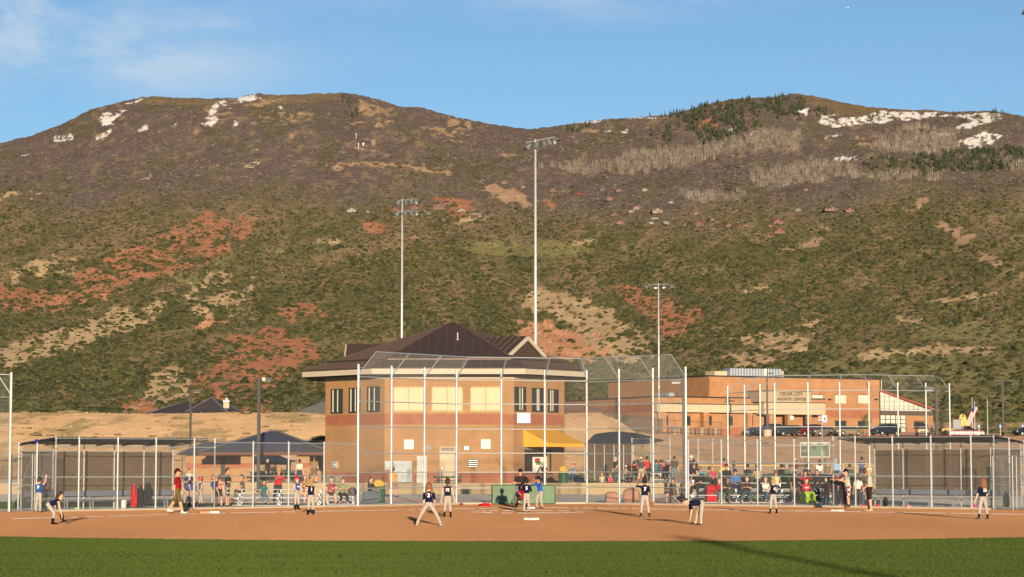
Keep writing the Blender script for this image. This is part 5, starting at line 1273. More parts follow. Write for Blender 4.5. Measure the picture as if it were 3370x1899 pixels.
def flagpole(label, px, yt, Y, flag=False):
    q = at(px, yt, Y); z0 = 6.2; rt_ = thing('flagpole', label, 'flagpole', (q.x, q.y, z0))
    mb = MB(); mb.cyl((q.x, q.y, z0), (q.x, q.y, q.z), .09, .05, 8); mb.build('pole', STEEL, rt_); mb = MB(); mb.lathe([(.001, -.12), (.1, -.05), (.12, .02), (.06, .1), (.001, .13)], (q.x, q.y, q.z + .1), 8); mb.build('finial', STEEL, rt_)
    return q
q = flagpole('white flagpole carrying the striped flag', 3207, 1325, 377); flagpole('thin flagpole left of the flag', 3199, 1311, 380); flagpole('thin flagpole right of the flag', 3249, 1316, 379)
fl = thing('flag', 'red and white striped flag with blue corner hanging from its pole', 'flag', (q.x, q.y, q.z - 5))
RW = [mat('flag_red', (.45, .04, .05), .8), mat('flag_white', (.72, .70, .68), .8), mat('flag_blue', (.03, .04, .14), .8)]
for k in range(13):
    mb = MB(); vs = []
    for i in range(9):
        t = i / 8; u0 = (k / 13) * 1.9; u1 = ((k + 1) / 13) * 1.9
        for u in (u0, u1):
            x = q.x - .05 - t * 3.0 * .46 - u * .42; z = q.z - .25 - t * 3.0 * 1.0 - u * .62 + .9 * u * .3; y = q.y + .12 * math.sin(t * 7 + u * 2)
            vs.append((x + u * .72, y - .05, z))
    mb.add(vs, [(2 * i, 2 * i + 2, 2 * i + 3, 2 * i + 1) for i in range(8) if not (k < 7 and i < 3)], 0)
    o = mb.build('stripe', RW[k % 2], fl); sd = o.modifiers.new('thick', 'SOLIDIFY'); sd.thickness = .01
    if k == 6:
        mb = MB(); vs = []
        for i in range(4):
            t = i / 8
            for u in (0, 7 / 13 * 1.9): vs.append((q.x - .05 - t * 1.38 - u * .42 + u * .72, q.y + .12 * math.sin(t * 7 + u * 2) - .05, q.z - .25 - t * 3.0 - u * .62 + .27 * u))
        mb.add(vs, [(2 * i, 2 * i + 2, 2 * i + 3, 2 * i + 1) for i in range(3)]); o = mb.build('canton', RW[2], fl); sd = o.modifiers.new('thick', 'SOLIDIFY'); sd.thickness = .01
# ================================================================ picnic pavilion, washroom block, houses behind the bank
PV = thing('picnic_pavilion', 'open picnic pavilion with blue-grey hipped roof on brick piers', 'pavilion', (*pY(870, 170), .69))
M_pvr = mat('blue_grey_roof', (.115, .115, .130), .5, .2, .08, .7)
def hip(parent, x0, x1, y0, y1, z0, z1, m, ridge=0.0, name='roof', seam=None):
    cx, cy = (x0 + x1) / 2, (y0 + y1) / 2
    mb = MB(); vs = [(x0, y0, z0), (x1, y0, z0), (x1, y1, z0), (x0, y1, z0), (cx - ridge / 2, cy, z1), (cx + ridge / 2, cy, z1)]
    mb.add(vs, [(0, 1, 5, 4), (1, 2, 5), (2, 3, 4, 5), (3, 0, 4), (3, 2, 1, 0)]); o = mb.build(name, m, parent)
    for i, j in ((0, 4), (1, 5)):
        mb = MB(); a, b = Vector(vs[i]), Vector(vs[j]); mb.bar(a + Vector((0, 0, .05)), b + Vector((0, 0, .05)), .2, .05); mb.build('hip_cap', mat('hip_cap_grey', (.19, .19, .205), .5), o)
    return o
xa, xb = at(655, HZ, 165).x, at(1085, HZ, 165).x; ze, zp = zat(1487, 165), zat(1418, 171)
hip(PV, xa, xb, 165, 178, ze, zp, M_pvr, .3)
mb = MB()
for (a, b) in (((xa, 165), (xb, 165)), ((xa, 165), (xa, 178)), ((xb, 165), (xb, 178))): mb.bar((a[0], a[1], ze - .13), (b[0], b[1], ze - .13), .06, .24)
mb.build('fascia', mat('rust_fascia', (.12, .05, .035), .8), PV)
M_pier = block_mat('tan_pier', (.36, .21, .105), (.38, .225, .115))
for px, Y in ((815, 166.2), (1000, 166.2), (700, 176), (1040, 176)):
    x = at(px, HZ, Y).x; mb = MB(); mb.box((x, Y, (ze + .69) / 2), (.9, .9, ze - .69)); mb.build('pier', M_pier, PV); mb = MB(); mb.box((x, Y, 1.9), (.92, .92, .36)); mb.build('pier_band', M_redb, PV)
WB = thing('washroom_block', 'small tan block washroom with red band beside the pavilion', 'building', (*pY(700, 172), .69))
x0, x1 = at(612, HZ, 171).x, at(800, HZ, 171).x; zt = zat(1497, 171)
Wt = Wall((x0, 171), (x1, 171)); zq0, zq1 = zat(1541, 171), zat(1524, 171)
for a, b, m in ((.69, zq0, M_tan), (zq0, zq1, M_red), (zq1, zt, M_tan)): mb = MB(); Wt.box(mb, 0, Wt.L, a, b, -4, 0 if m is M_tan else .015); mb.build('wall' if m is M_tan else 'red_band', m, WB)
hip(WB, x0 - .6, x1 + .6, 170.4, 176, zt, zt + 1.0, M_pvr, 2.0)
mb = MB(); u0, z1 = Wt.hit(727, 1500); u1, z0 = Wt.hit(741, 1540); Wt.box(mb, u0, u1, .72, z1, .016, .03); mb.build('door', M_dark, WB)
PV2 = thing('picnic_shelter', 'smaller grey roofed picnic shelter seen under the pavilion', 'pavilion', (*pY(880, 182), .69))
xa2, xb2 = at(800, HZ, 181).x, at(962, HZ, 181).x; z2 = zat(1521, 181)
hip(PV2, xa2, xb2, 180, 185.5, z2, zat(1493, 183), M_pvr, .5)
for px in (812, 950):
    x = at(px, HZ, 181).x; mb = MB(); mb.box((x, 181, (z2 + .6) / 2), (.3, .3, z2 - .5)); mb.build('pier', M_pier, PV2)
mb = MB(); mb.bar((xa2, 180, z2 - .1), (xb2, 180, z2 - .1), .06, .2); mb.build('fascia', mat('rust_fascia', (.12, .05, .035)), PV2)
def bank_house(label, Y, pts, m, chimney=None, wall_m=None):
    """house whose roof shows over the bank: hipped roof given as ridge outline"""
    x0, x1 = at(pts[0], HZ, Y).x, at(pts[1], HZ, Y).x; rt_ = thing('house', label, 'house', ((x0 + x1) / 2, Y, bz((x0 + x1) / 2, Y)))
    zb_ = zat(pts[2], Y); zt_ = zat(pts[3], Y + 4); g = bz((x0 + x1) / 2, Y)
    mb = MB(); mb.box(((x0 + x1) / 2, Y + 5.5, (g + zb_) / 2 - .3), (x1 - x0 - 1.4, 9, zb_ - g + .6)); mb.build('wall', wall_m or M_cream, rt_)
    r_ = hip(rt_, x0, x1, Y, Y + 11, zb_, zt_, m, (x1 - x0) * pts[4])
    if len(pts) > 5:
        a, b = at(pts[5], HZ, Y + 1).x, at(pts[6], HZ, Y + 1).x; hip(rt_, a, b, Y + .6, Y + 9.4, zb_ + .2, zat(pts[7], Y + 5), m, .2)
    if chimney:
        c = at((chimney[0] + chimney[1]) / 2, HZ, Y + 1.2); w_ = (chimney[1] - chimney[0]) / FPX * Y
        mb = MB(); z1_ = zat(chimney[2], Y); z0_ = zat(chimney[3], Y); mb.box((c.x, Y + 3.2, (z1_ + z0_) / 2), (w_, w_, z1_ - z0_)); o = mb.build('chimney', block_mat('stone_chimney', (.45, .36, .22), (.52, .42, .27), .3, .18), r_)
        mb = MB(); mb.box((c.x, Y + 3.2, z1_ + .12), (w_ * 1.1, w_ * 1.1, .1)); mb.lathe([(.2, 0), (.2, .3), (.12, .4), (.01, .42)], (c.x, Y + 3.2, z1_ + .15), 8); mb.build('chimney_cap', STEEL, o)
M_shingle = mat('dark_shingle', (.072, .058, .056), .85, 0, .15, 2.0)
bank_house('dark brown shingled house roof with stone chimney over the sandy bank', 262, (478, 806, 1362, 1326, .46, 610, 748, 1310), M_shingle, (727, 746, 1322, 1344))
bank_house('grey shingled house roof beside the tan block building', 275, (952, 1240, 1366, 1322, .3), mat('grey_shingle', (.21, .20, .165), .9, 0, .12, 2.0))
# ================================================================ vehicles
def car(label, px, pyb, Y, heading, kind, col, L=4.7, Wd=1.8, Ht=1.45, name='parked_car'):
    q = at(px, pyb, Y); z = 6.245
    rt_ = thing(name, label, 'car' if kind != 'pickup' else 'pickup', (q.x, q.y, z), rz=heading, group='vehicles in the car park')
    paint = mat('paint_%d_%d_%d' % col, lin(col), .28, .35, .04, 2.0, spec=.6)
    h = L / 2
    if kind == 'sedan': st = [(-h, .35, .72, .72, .62), (-h + .12, .26, .80, .80, .80), (-h * .62, .2, .90, .92, .9), (-h * .45, .2, .93, 1.0, .9), (-h * .1, .2, .95, 1.42, .9), (h * .05, .2, .95, 1.45, .9), (h * .35, .2, .94, 1.36, .9), (h * .62, .2, .92, 1.02, .9), (h - .15, .26, .82, .84, .82), (h, .35, .68, .68, .66)]
    elif kind == 'suv': st = [(-h, .4, .82, .82, .66), (-h + .1, .3, .95, .95, .84), (-h * .55, .25, 1.05, 1.08, .92), (-h * .32, .25, 1.08, 1.30, .92), (-h * .12, .25, 1.10, 1.70, .92), (h * .3, .25, 1.10, 1.75, .92), (h * .8, .25, 1.08, 1.68, .92), (h - .08, .3, 1.0, 1.15, .86), (h, .4, .8, .8, .7)]
    else: st = [(-h, .45, .95, .95, .7), (-h + .1, .35, 1.05, 1.05, .9), (-h * .45, .3, 1.1, 1.14, .95), (-h * .3, .3, 1.12, 1.45, .95), (-h * .14, .3, 1.12, 1.76, .95), (h * .12, .3, 1.12, 1.76, .95), (h * .2, .3, 1.12, 1.16, .95), (h * .9, .3, 1.12, 1.12, .95), (h, .4, 1.0, 1.0, .85)]
    k = Ht / max(s[3] for s in st); vs = []; n = 10
    for x, zb_, zm, zt_, w_ in st:
        w2 = w_ * Wd / 1.84; wt = w2 * (.74 if zt_ - zm > .1 else .93); zb_, zm, zt_ = zb_ * k, zm * k, zt_ * k
        half = [(w2 * .90, zb_), (w2, zb_ + .12), (w2, zm * .8), (w2 * .96, zm), (wt, zt_)]
        vs += [(x, y_, z_) for y_, z_ in half] + [(x, -y_, z_) for y_, z_ in reversed(half)]
    fs = [(i * n + j, i * n + (j + 1) % n, (i + 1) * n + (j + 1) % n, (i + 1) * n + j) for i in range(len(st) - 1) for j in range(n)] + [tuple(range(n - 1, -1, -1)), tuple(range((len(st) - 1) * n, len(st) * n))]
    mb = MB(); mb.add(vs, fs); body = mb.build('body', paint, rt_, local=True, smooth=False)
    # glass: side windows and screens, just proud of the body
    gl_ = mat('car_glass', (.012, .014, .018), .08, 0, 0, spec=.8)
    for sgn in (1, -1):
        idx = [i for i, s in enumerate(st) if s[3] - s[2] > .06]
        for a, b in zip(idx, idx[1:]):
            A = [Vector(vs[a * n + (3 if sgn > 0 else 6)]), Vector(vs[b * n + (3 if sgn > 0 else 6)]), Vector(vs[b * n + (4 if sgn > 0 else 5)]), Vector(vs[a * n + (4 if sgn > 0 else 5)])]
            c = sum(A, Vector()) / 4; A = [c + (p - c) * .86 + Vector((0, sgn * .012, .0)) for p in A]
            if (A[2] - A[1]).length < .1 and (A[3] - A[0]).length < .1: continue
            mb = MB(); mb.add(A, [(0, 1, 2, 3)]); mb.build('window', gl_, rt_, local=True, uv=False)
    for a, b in ((idx[0], idx[1]) if kind == 'sedan' else (idx[0] - 0, idx[0] + 1), (idx[-2], idx[-1])):
        A = [Vector(vs[a * n + 4]), Vector(vs[a * n + 5]), Vector(vs[b * n + 5]), Vector(vs[b * n + 4])]; c = sum(A, Vector()) / 4; up_ = (A[1] - A[0]).cross(A[2] - A[1]).normalized(); up_ = up_ if up_.z > 0 else -up_
        mb = MB(); mb.add([c + (p - c) * .9 + up_ * .012 for p in A], [(0, 1, 2, 3)]); mb.build('windscreen', gl_, rt_, local=True, uv=False)
    for sx in (-.62, .60):
        for sy in (-1, 1):
            c = Vector((h * sx, sy * (Wd / 2 - .12), .33)); mb = MB(); mb.cyl(c - Vector((0, .11, 0)), c + Vector((0, .11, 0)), .33, .33, 16); w_ = mb.build('wheel', mat('tyre_rubber', (.02, .02, .02), .8), rt_, local=True)
            mb = MB(); mb.cyl(c + Vector((0, sy * .10, 0)), c + Vector((0, sy * .125, 0)), .21, .18, 12); mb.build('rim', STEEL, w_, local=True)
    for sy in (-1, 1):
        mb = MB(); mb.box((-h + .10, sy * Wd * .34, .68 * k), (.14, .34, .15)); mb.build('headlight', mat('headlight_glass', (.75, .74, .66), .15, 0, 0, spec=.9), rt_, local=True)
        mb = MB(); mb.box((h - .06, sy * Wd * .36, .75 * k), (.1, .24, .15)); mb.build('tail_light', mat('tail_red', (.3, .02, .02), .3), rt_, local=True)
    mb = MB(); mb.box((-h + .03, 0, .42 * k), (.12, Wd * .86, .16)); mb.box((h - .03, 0, .45 * k), (.12, Wd * .86, .16)); mb.build('bumper', mat('bumper_dark', (.05, .05, .05), .5), rt_, local=True)
    mb = MB(); mb.box((-h - .005 + .04, 0, .62 * k), (.08, Wd * .38, .12)); mb.build('grille', M_dark, rt_, local=True)
hd = R(32)
car('small silver-blue hatchback at the far end of the parked row', 2484, 1432, 352, hd, 'sedan', (110, 120, 135), 4.2, 1.7, 1.42)
car('grey crew van behind the concrete lamp base', 2530, 1434, 349, R(38), 'suv', (95, 92, 88), 5.0, 1.9, 1.9)
car('dark green estate car parked before the entrance doors', 2592, 1436, 346, hd, 'suv', (52, 66, 62), 4.9, 1.8, 1.62)
car('dark red sport utility vehicle parked before the entrance canopy', 2662, 1436, 347.5, hd, 'suv', (110, 22, 28), 4.9, 1.9, 1.78)
car('tan sedan in the shade of the red vehicle', 2712, 1438, 344.5, hd, 'sedan', (128, 118, 102), 4.7, 1.8, 1.42)
car('tan sedan parked nearest the young tree', 2788, 1438, 343, hd, 'sedan', (150, 136, 112), 4.9, 1.85, 1.43)
car('dark blue estate car facing the scoreboard bank', 2912, 1438, 343, R(40), 'suv', (34, 36, 58), 5.2, 1.95, 1.75, )
car('brown pickup truck facing the ball field', 3036, 1437, 345, R(82), 'pickup', (112, 92, 72), 5.2, 1.95, 1.75, 'parked_pickup')
car('dark maroon pickup truck beyond the red kerb', 3180, 1430, 366, R(176), 'pickup', (66, 14, 22), 5.6, 1.95, 1.8, 'parked_pickup')
car('black car at the edge of the picture in the car park', 3382, 1434, 347, R(20), 'sedan', (30, 32, 38), 4.7, 1.8, 1.45)
# backhoe
q = at(3140, 1430, 372); BH = thing('backhoe', 'yellow backhoe digger with raised boom beyond the pickup', 'digger', (q.x, q.y, 6.3), group='vehicles in the car park')
YM = mat('digger_yellow', (.68, .36, .04), .5, 0, .06)
bx, by = q.x, q.y
def bhx(px, py, dy=0): return at(px, py, 372 + dy)
for nm, a, b, w_ in (('boom', (3168, 1402), (3160, 1372), .55), ('boom', (3160, 1372), (3169, 1366), .5), ('stick', (3169, 1366), (3182, 1404), .5), ('loader_arm', (3108, 1420), (3122, 1412), .5)):
    mb = MB(); mb.bar(bhx(*a), bhx(*b), w_, w_); mb.build(nm, YM, BH)
mb = MB(); c = bhx(3148, 1400); mb.box((c.x, c.y, c.z), (1.3, 1.5, 1.9)); mb.build('cab', mat('cab_glass', (.03, .04, .05), .2), BH); mb = MB(); mb.box((c.x, c.y, c.z + 1.0), (1.5, 1.7, .12)); mb.build('cab_roof', M_dark, BH)
mb = MB(); c = bhx(3118, 1420); mb.box((c.x, c.y, c.z), (1.9, 1.2, .9), 0); mb.build('engine_hood', YM, BH)
for px in (3110, 3148):
    c = bhx(px, 1427); mb = MB(); mb.cyl((c.x, c.y - .6, 6.9), (c.x, c.y - 1.0, 6.9), .62, .62, 14); mb.build('wheel', mat('tyre_rubber', (.02, .02, .02)), BH)
# accessible-parking signs
for px, lb in ((3222, 'small blue parking sign beside the maroon pickup'), (3292, 'small blue parking sign below the twin car park lamp'), (3366, 'small blue parking sign at the picture edge')):
    q = at(px, 1405, 362); rt_ = thing('parking_sign', lb, 'sign', (q.x, q.y, 6.3)); mb = MB(); mb.cyl((q.x, q.y, 6.2), (q.x, q.y, q.z), .05, .05, 6); mb.build('post', STEEL, rt_)
    mb = MB(); mb.box((q.x, q.y - .05, q.z + .1), (.32, .03, .5)); o = mb.build('plate', mat('blue_sign', (.10, .24, .50), .5), rt_); mb = MB(); mb.box((q.x, q.y - .07, q.z + .1), (.12, .01, .2)); mb.build('symbol', mat('white_sign_face', (.8, .8, .76)), o)
# field number sign and scoreboard
q = at(2705, 1392, 156); sg = thing('field_number_sign', 'blue and white field sign reading 4 above the parked cars', 'sign', (q.x, 156, .69))
mb = MB(); mb.cyl((q.x, 156.04, .69), (q.x, 156.04, zat(1370, 156)), .03, .03, 8); mb.build('post', STEEL, sg)
W_ = Wall((q.x - 2, 156), (q.x + 2, 156))
mb = MB(); W_.pbox(mb, 2691, 2705.5, 1367, 1390, 0, .02); o = mb.build('blue_panel', mat('blue_sign_panel', (.09, .10, .34), .5), sg); mb = MB(); W_.pbox(mb, 2692.5, 2704, 1371, 1381, .021, .026); mb.build('orange_picture', mat('orange_print', (.75, .38, .10)), o); mb = MB(); W_.pbox(mb, 2692.5, 2704, 1383.5, 1386, .021, .026); mb.build('white_strip', mat('white_sign_face', (.8, .8, .76)), o)
mb = MB(); W_.pbox(mb, 2705.6, 2721.5, 1367.5, 1391, 0, .02); o = mb.build('white_panel', mat('white_sign_face', (.8, .8, .76)), sg)
u, z = W_.hit(2713.5, 1379); letters('4', .40, W_.P(u, z, .026), W_.n, mat('blue_print', (.05, .07, .28)), o, 'numeral', .006)
SB = thing('scoreboard', 'green scoreboard with white border and dark digit windows on the dirt slope', 'scoreboard', (*pY(2682, 250), bz(*pY(2682, 250))))
W_ = Wall(pY(2600, 250), pY(2760, 250)); M_sb = mat('scoreboard_green', (.11, .165, .10), .6, 0, .08, 1.5); M_wp = mat('white_print', (.72, .71, .64), .6)
mb = MB(); W_.pbox(mb, 2635, 2729, 1458, 1503, -.15, 0); mb.build('panel', M_sb, SB)
for a, b, c, d in ((2633, 2635, 1456, 1505), (2729, 2731, 1456, 1505), (2635, 2729, 1456, 1458), (2635, 2729, 1503, 1505)): mb = MB(); W_.pbox(mb, a, b, c, d, -.15, .03); mb.build('border', M_wp, SB)
for a, b, c, d in ((2637, 2655, 1469, 1479), (2667, 2673, 1470, 1478), (2675, 2686, 1468, 1479), (2703, 2724, 1468, 1478), (2636, 2664, 1488, 1502), (2712, 2726, 1482, 1486), (2716, 2726, 1490, 1494), (2717, 2726, 1497, 1501)): mb = MB(); W_.pbox(mb, a, b, c, d, .002, .02); mb.build('digit_window', mat('digit_window', (.028, .026, .022), .5), SB)
for t, px, py, s in (('GUEST', 2648, 1461.5, .17), ('INNING', 2680, 1461.5, .17), ('HOME', 2714, 1461.5, .17), ('BALL', 2705, 1484, .12), ('STRIKE', 2707, 1492, .12), ('OUT', 2705, 1499, .12)):
    u, z = W_.hit(px, py); letters(t, s, W_.P(u, z, .012), W_.n, M_wp, SB, 'lettering', .004)
for px in (2650, 2716):
    p = at(px, HZ, 250.2); mb = MB(); g = bz(p.x, p.y); mb.box((p.x, 250.2, (g + W_.hit(px, 1480)[1]) / 2), (.14, .1, W_.hit(px, 1480)[1] - g)); mb.build('post', mat('green_post', (.06, .09, .06)), SB)
# barrel bases in front of the brick centre: planters behind black rails
picket('black rail fence in front of the brick centre wing', [bp(1862, 262), bp(2060, 300), bp(2180, 332), bp(2376, 338)], 2.1, .3)
for k in range(12):
    q = bp(2205 + k * 15, 339.5); rt_ = thing('barrel', 'weathered barrel standing in a row behind the black rail fence', 'barrel', tuple(q), group='barrels behind the black rail fence')
    mb = MB(); mb.lathe([(.30, 0), (.33, .1), (.35, .55), (.35, 1.0), (.32, 1.25)], tuple(q), 10); mb.build('drum', mat('barrel_%d' % (k % 3), ((.30, .13, .09), (.36, .29, .2), (.34, .2, .13))[k % 3], .85), rt_)
    mb = MB(); mb.lathe([(.365, .35), (.365, .42)], tuple(q), 10); mb.lathe([(.365, .85), (.365, .92)], tuple(q), 10); mb.build('hoop', mat('barrel_hoop', (.12, .10, .09), .6, .4), rt_)
picket('black rail fence along the car park in front of the brick wall', [bp(2700, 356), bp(3080, 358), bp(3480, 362)], 1.3, .5)
# ================================================================ far dugout, trees and shrubs
FD = thing('dugout', 'farther dugout with dark curved roof and brown screen beyond the retaining wall', 'dugout', (*pY(2030, 165), .69))
xa, xb = at(1925, HZ, 163).x, at(2084, HZ, 163).x; zz = zat(1461, 163)
mb = MB(); vs = []
for k in range(9):
    t = k / 8; vs += [(xa + t * (xb - xa + .9), 162.6, zz + .02), (xa + .8 + t * (xb - xa + 1.6), 166.5, zz + .62 * math.sin(math.pi * min(1, .25 + t * .75)) + .3)]
mb.add(vs, [(2 * i, 2 * i + 2, 2 * i + 3, 2 * i + 1) for i in range(8)]); o = mb.build('roof', ROOF_METAL, FD); sd = o.modifiers.new('thick', 'SOLIDIFY'); sd.thickness = .06
mb = MB(); mb.add([(xa, 163, .7), (xb, 163, .7), (xb, 163, zz - .05), (xa, 163, zz - .05)], [(0, 1, 2, 3)]); o = mb.build('windscreen', mat('dark_brown_screen', (.075, .052, .036), .95, 0, .25, 1.5), FD); sd = o.modifiers.new('thick', 'SOLIDIFY'); sd.thickness = .01
for k in range(6): x = xa + (xb - xa) * k / 5; mb = MB(); mb.cyl((x, 162.9, .69), (x, 162.9, zz), .03, .03, 6); mb.build('post', STEEL, FD)
def leafy_tree(label, px, pyt, pyb, Y, w_, cols, name='tree', dens=900, trunk=True, seed=1, z0=None, cat='tree', group=None):
    rnd = random.Random(seed); p = at(px, pyb, Y); zt_ = at(px, pyt, Y).z; z0 = p.z if z0 is None else z0; H = zt_ - z0; Wm = w_ / FPX * Y
    rt_ = thing(name, label, cat, (p.x, p.y, z0), group=group)
    mb = MB(); base = .32 if trunk else .02
    mb.cyl((p.x, p.y, z0 - .1), (p.x + .1, p.y, z0 + H * .75), H * .022 + .03, .02, 7)
    for k in range(9):
        t = rnd.uniform(0, 6.28); zz_ = z0 + H * rnd.uniform(.2 if not trunk else .35, .7); mb.cyl((p.x, p.y, zz_), (p.x + math.cos(t) * Wm * .36, p.y + math.sin(t) * Wm * .36, zz_ + H * .2), H * .009 + .012, .01, 5)
    mb.build('trunk', mat('grey_bark', (.20, .16, .12), .9, 0, .2, 5), rt_)
    mb = MB(); s = max(.06, H * .030)
    cl = [(rnd.gauss(0, .22), rnd.gauss(0, .22), rnd.uniform(base, .95)) for _ in range(26)]
    for k in range(dens):
        c = rnd.choice(cl); f = (1.15 - abs(c[2] - .5) * 1.25); x, y, z = c[0] * f + rnd.gauss(0, .10), c[1] * f + rnd.gauss(0, .10), c[2] + rnd.gauss(0, .055)
        P = Vector((p.x + x * Wm, p.y + y * Wm, z0 + max(base * .6, min(1.0, z)) * H)); a = Vector((rnd.gauss(0, 1), rnd.gauss(0, 1), rnd.gauss(0, 1))).normalized(); b = a.orthogonal().normalized(); c_ = a.cross(b); q_ = s * rnd.uniform(.6, 1.4)
        mb.add([P + b * q_, P + c_ * q_ * .7, P - b * q_, P - c_ * q_ * .7], [(0, 1, 2, 3)], k % 2)
    mb.build('crown', cols, rt_, uv=False)
    return rt_
LG = [mat('leaf_light', (.15, .17, .035), .8, 0, .2, 2), mat('leaf_mid', (.095, .125, .028), .8, 0, .2, 2)]
LD = [mat('leaf_dark', (.05, .07, .022), .85, 0, .2, 2), mat('leaf_mid', (.095, .125, .028))]
LY = [mat('leaf_young', (.17, .17, .05), .8, 0, .2, 2), mat('leaf_mid', (.095, .125, .028))]
leafy_tree('slim young tree with sparse leaves in front of the brick wall', 2850, 1364, 1427, 359, 40, LY, 'young_tree', 500, True, 3)
leafy_tree('broad bright green shrub tree at the far edge of the car park', 3338, 1372, 1432, 385, 78, LG, 'shrub_tree', 1500, False, 4)
leafy_tree('dark green rounded shrub tree beside the pale flagpoles', 3252, 1376, 1432, 388, 62, LD, 'shrub_tree', 1200, False, 5)
leafy_tree('dark green shrub tree behind the maroon pickup', 3292, 1390, 1432, 392, 60, LD, 'shrub_tree', 900, False, 6)
leafy_tree('tall dark evergreen behind the striped flag', 3250, 1352, 1432, 400, 40, LD, 'evergreen_tree', 900, False, 8)
leafy_tree('olive shrub tree beyond the yellow digger', 3092, 1385, 1430, 395, 46, LD, 'shrub_tree', 700, False, 9)
for i, (px, py, w_, lb) in enumerate(((2040, 1380, 20, 'green weed bush high on the bank beside the tan building'), (2068, 1388, 22, 'green weed bush halfway down the bank above the black rails'), (1985, 1378, 16, 'small green weed bush near the top of the bank'), (1952, 1368, 12, 'tiny green weed bush nearest the building corner'))):
    Y = 240 + i * 2; leafy_tree(lb, px, py - w_ * .8, py + w_ * .2, Y, w_ * 1.2, LG, 'weed_bush', 140, False, 20 + i, cat='bush', group='weed bushes on the bank')
# dry weeds on the bank
n = 2600; wx_ = rng.uniform(-.23, .26, n); wy_ = rng.uniform(200, 336, n); wz_ = bank_z(wx_ * wy_, wy_)
k = rng.uniform(0, 1, n) < np.where(wx_ < .05, 1.0, .35)
scatter('bank_weeds', 'dry low weeds dotted over the sandy bank', 'weeds', np.stack([wx_ * wy_, wy_, wz_], 1)[k], rng.lognormal(-.9, .5, n)[k], np.full(k.sum(), .6), [lump('weed_a', 31, .5, 1, .6), lump('weed_b', 33, .4, 1, .7)], [veg_mat('dry_weed', (.20, .16, .075), (.30, .235, .12))])
k = rng.uniform(0, 1, n) < .9
scatter('bank_stones', 'small pale stones scattered over the sandy bank', 'stones', np.stack([wx_ * wy_ + 1.3, wy_ + .7, bank_z(wx_ * wy_ + 1.3, wy_ + .7)], 1)[k], rng.lognormal(-1.9, .5, n)[k], np.full(k.sum(), .6), [lump('stone_a', 35, .6, 1, .3)], [mat('pale_stone', (.62, .52, .40), .9)])
# ================================================================ houses on the mountainside
HOUSES = [(1158, 693, 34, 'suv', (.62, .60, .52), (.30, .28, .25)), (1208, 694, 16, '', (.6, .55, .5), (.3, .3, .32)), (1300, 690, 32, '', (.42, .17, .09), (.36, .13, .08)), (1365, 683, 34, '', (.46, .17, .11), (.30, .10, .08)), (1398, 690, 14, '', (.5, .2, .08), (.35, .13, .07)), (1444, 685, 44, '', (.44, .20, .11), (.36, .25, .17)), (1410, 700, 18, '', (.35, .35, .33), (.25, .26, .26)),
          (1586, 592, 26, '', (.30, .17, .13), (.06, .07, .10)), (1660, 600, 24, '', (.50, .27, .18), (.46, .22, .16)), (1722, 613, 14, '', (.6, .52, .38), (.45, .4, .3)), (1520, 692, 26, '', (.66, .62, .46), (.28, .27, .24)), (1565, 704, 46, 'long', (.48, .30, .22), (.25, .25, .30)), (1620, 706, 24, '', (.25, .22, .18), (.2, .17, .14)), (1365, 781, 36, '', (.50, .22, .11), (.06, .14, .12)),
          (1820, 626, 26, '', (.45, .22, .16), (.40, .17, .12)), (1905, 636, 44, 'long', (.36, .08, .07), (.30, .06, .05)), (1983, 622, 20, '', (.34, .26, .24), (.25, .2, .2)), (2037, 626, 24, '', (.48, .24, .14), (.42, .2, .14)), (2122, 624, 20, '', (.66, .58, .48), (.5, .42, .36)), (2008, 655, 30, '', (.48, .25, .15), (.36, .18, .12)), (1970, 654, 18, '', (.4, .36, .28), (.2, .28, .2)),
          (2095, 685, 28, '', (.62, .36, .33), (.48, .22, .22)), (2078, 695, 22, '', (.58, .42, .36), (.5, .36, .3)), (2164, 697, 40, '', (.60, .45, .32), (.40, .2, .16)), (2155, 716, 32, 'long', (.45, .5, .55), (.16, .27, .45)), (2143, 732, 20, '', (.66, .62, .45), (.3, .26, .2)), (2022, 706, 32, '', (.4, .18, .1), (.15, .1, .09)), (2040, 732, 26, '', (.5, .27, .2), (.42, .16, .1)), (2192, 732, 24, '', (.5, .46, .36), (.36, .34, .28)),
          (2208, 665, 20, '', (.58, .55, .46), (.35, .34, .3)), (2273, 632, 40, 'long', (.25, .30, .36), (.20, .30, .40)), (2291, 702, 20, '', (.56, .38, .28), (.36, .25, .2)), (2345, 720, 14, '', (.6, .42, .38), (.5, .32, .3)), (2300, 736, 30, '', (.48, .14, .08), (.48, .08, .06)), (2400, 742, 28, '', (.5, .22, .13), (.3, .15, .1)), (2455, 742, 26, '', (.48, .24, .15), (.34, .14, .1)), (2535, 741, 16, '', (.55, .27, .14), (.45, .18, .1)),
          (2560, 731, 36, '', (.5, .2, .14), (.42, .08, .07)), (2565, 763, 38, '', (.5, .2, .12), (.46, .06, .07)), (2528, 777, 26, '', (.5, .22, .15), (.40, .04, .07)), (2652, 623, 20, '', (.54, .24, .14), (.4, .16, .1)), (2565, 602, 32, 'long', (.26, .19, .15), (.10, .2, .14)), (2738, 690, 60, 'long', (.50, .27, .17), (.3, .16, .11)), (2796, 693, 32, '', (.55, .25, .13), (.34, .13, .09)), (2626, 690, 24, '', (.42, .42, .36), (.26, .3, .25)), (2897, 696, 12, '', (.6, .52, .4), (.4, .35, .3))]
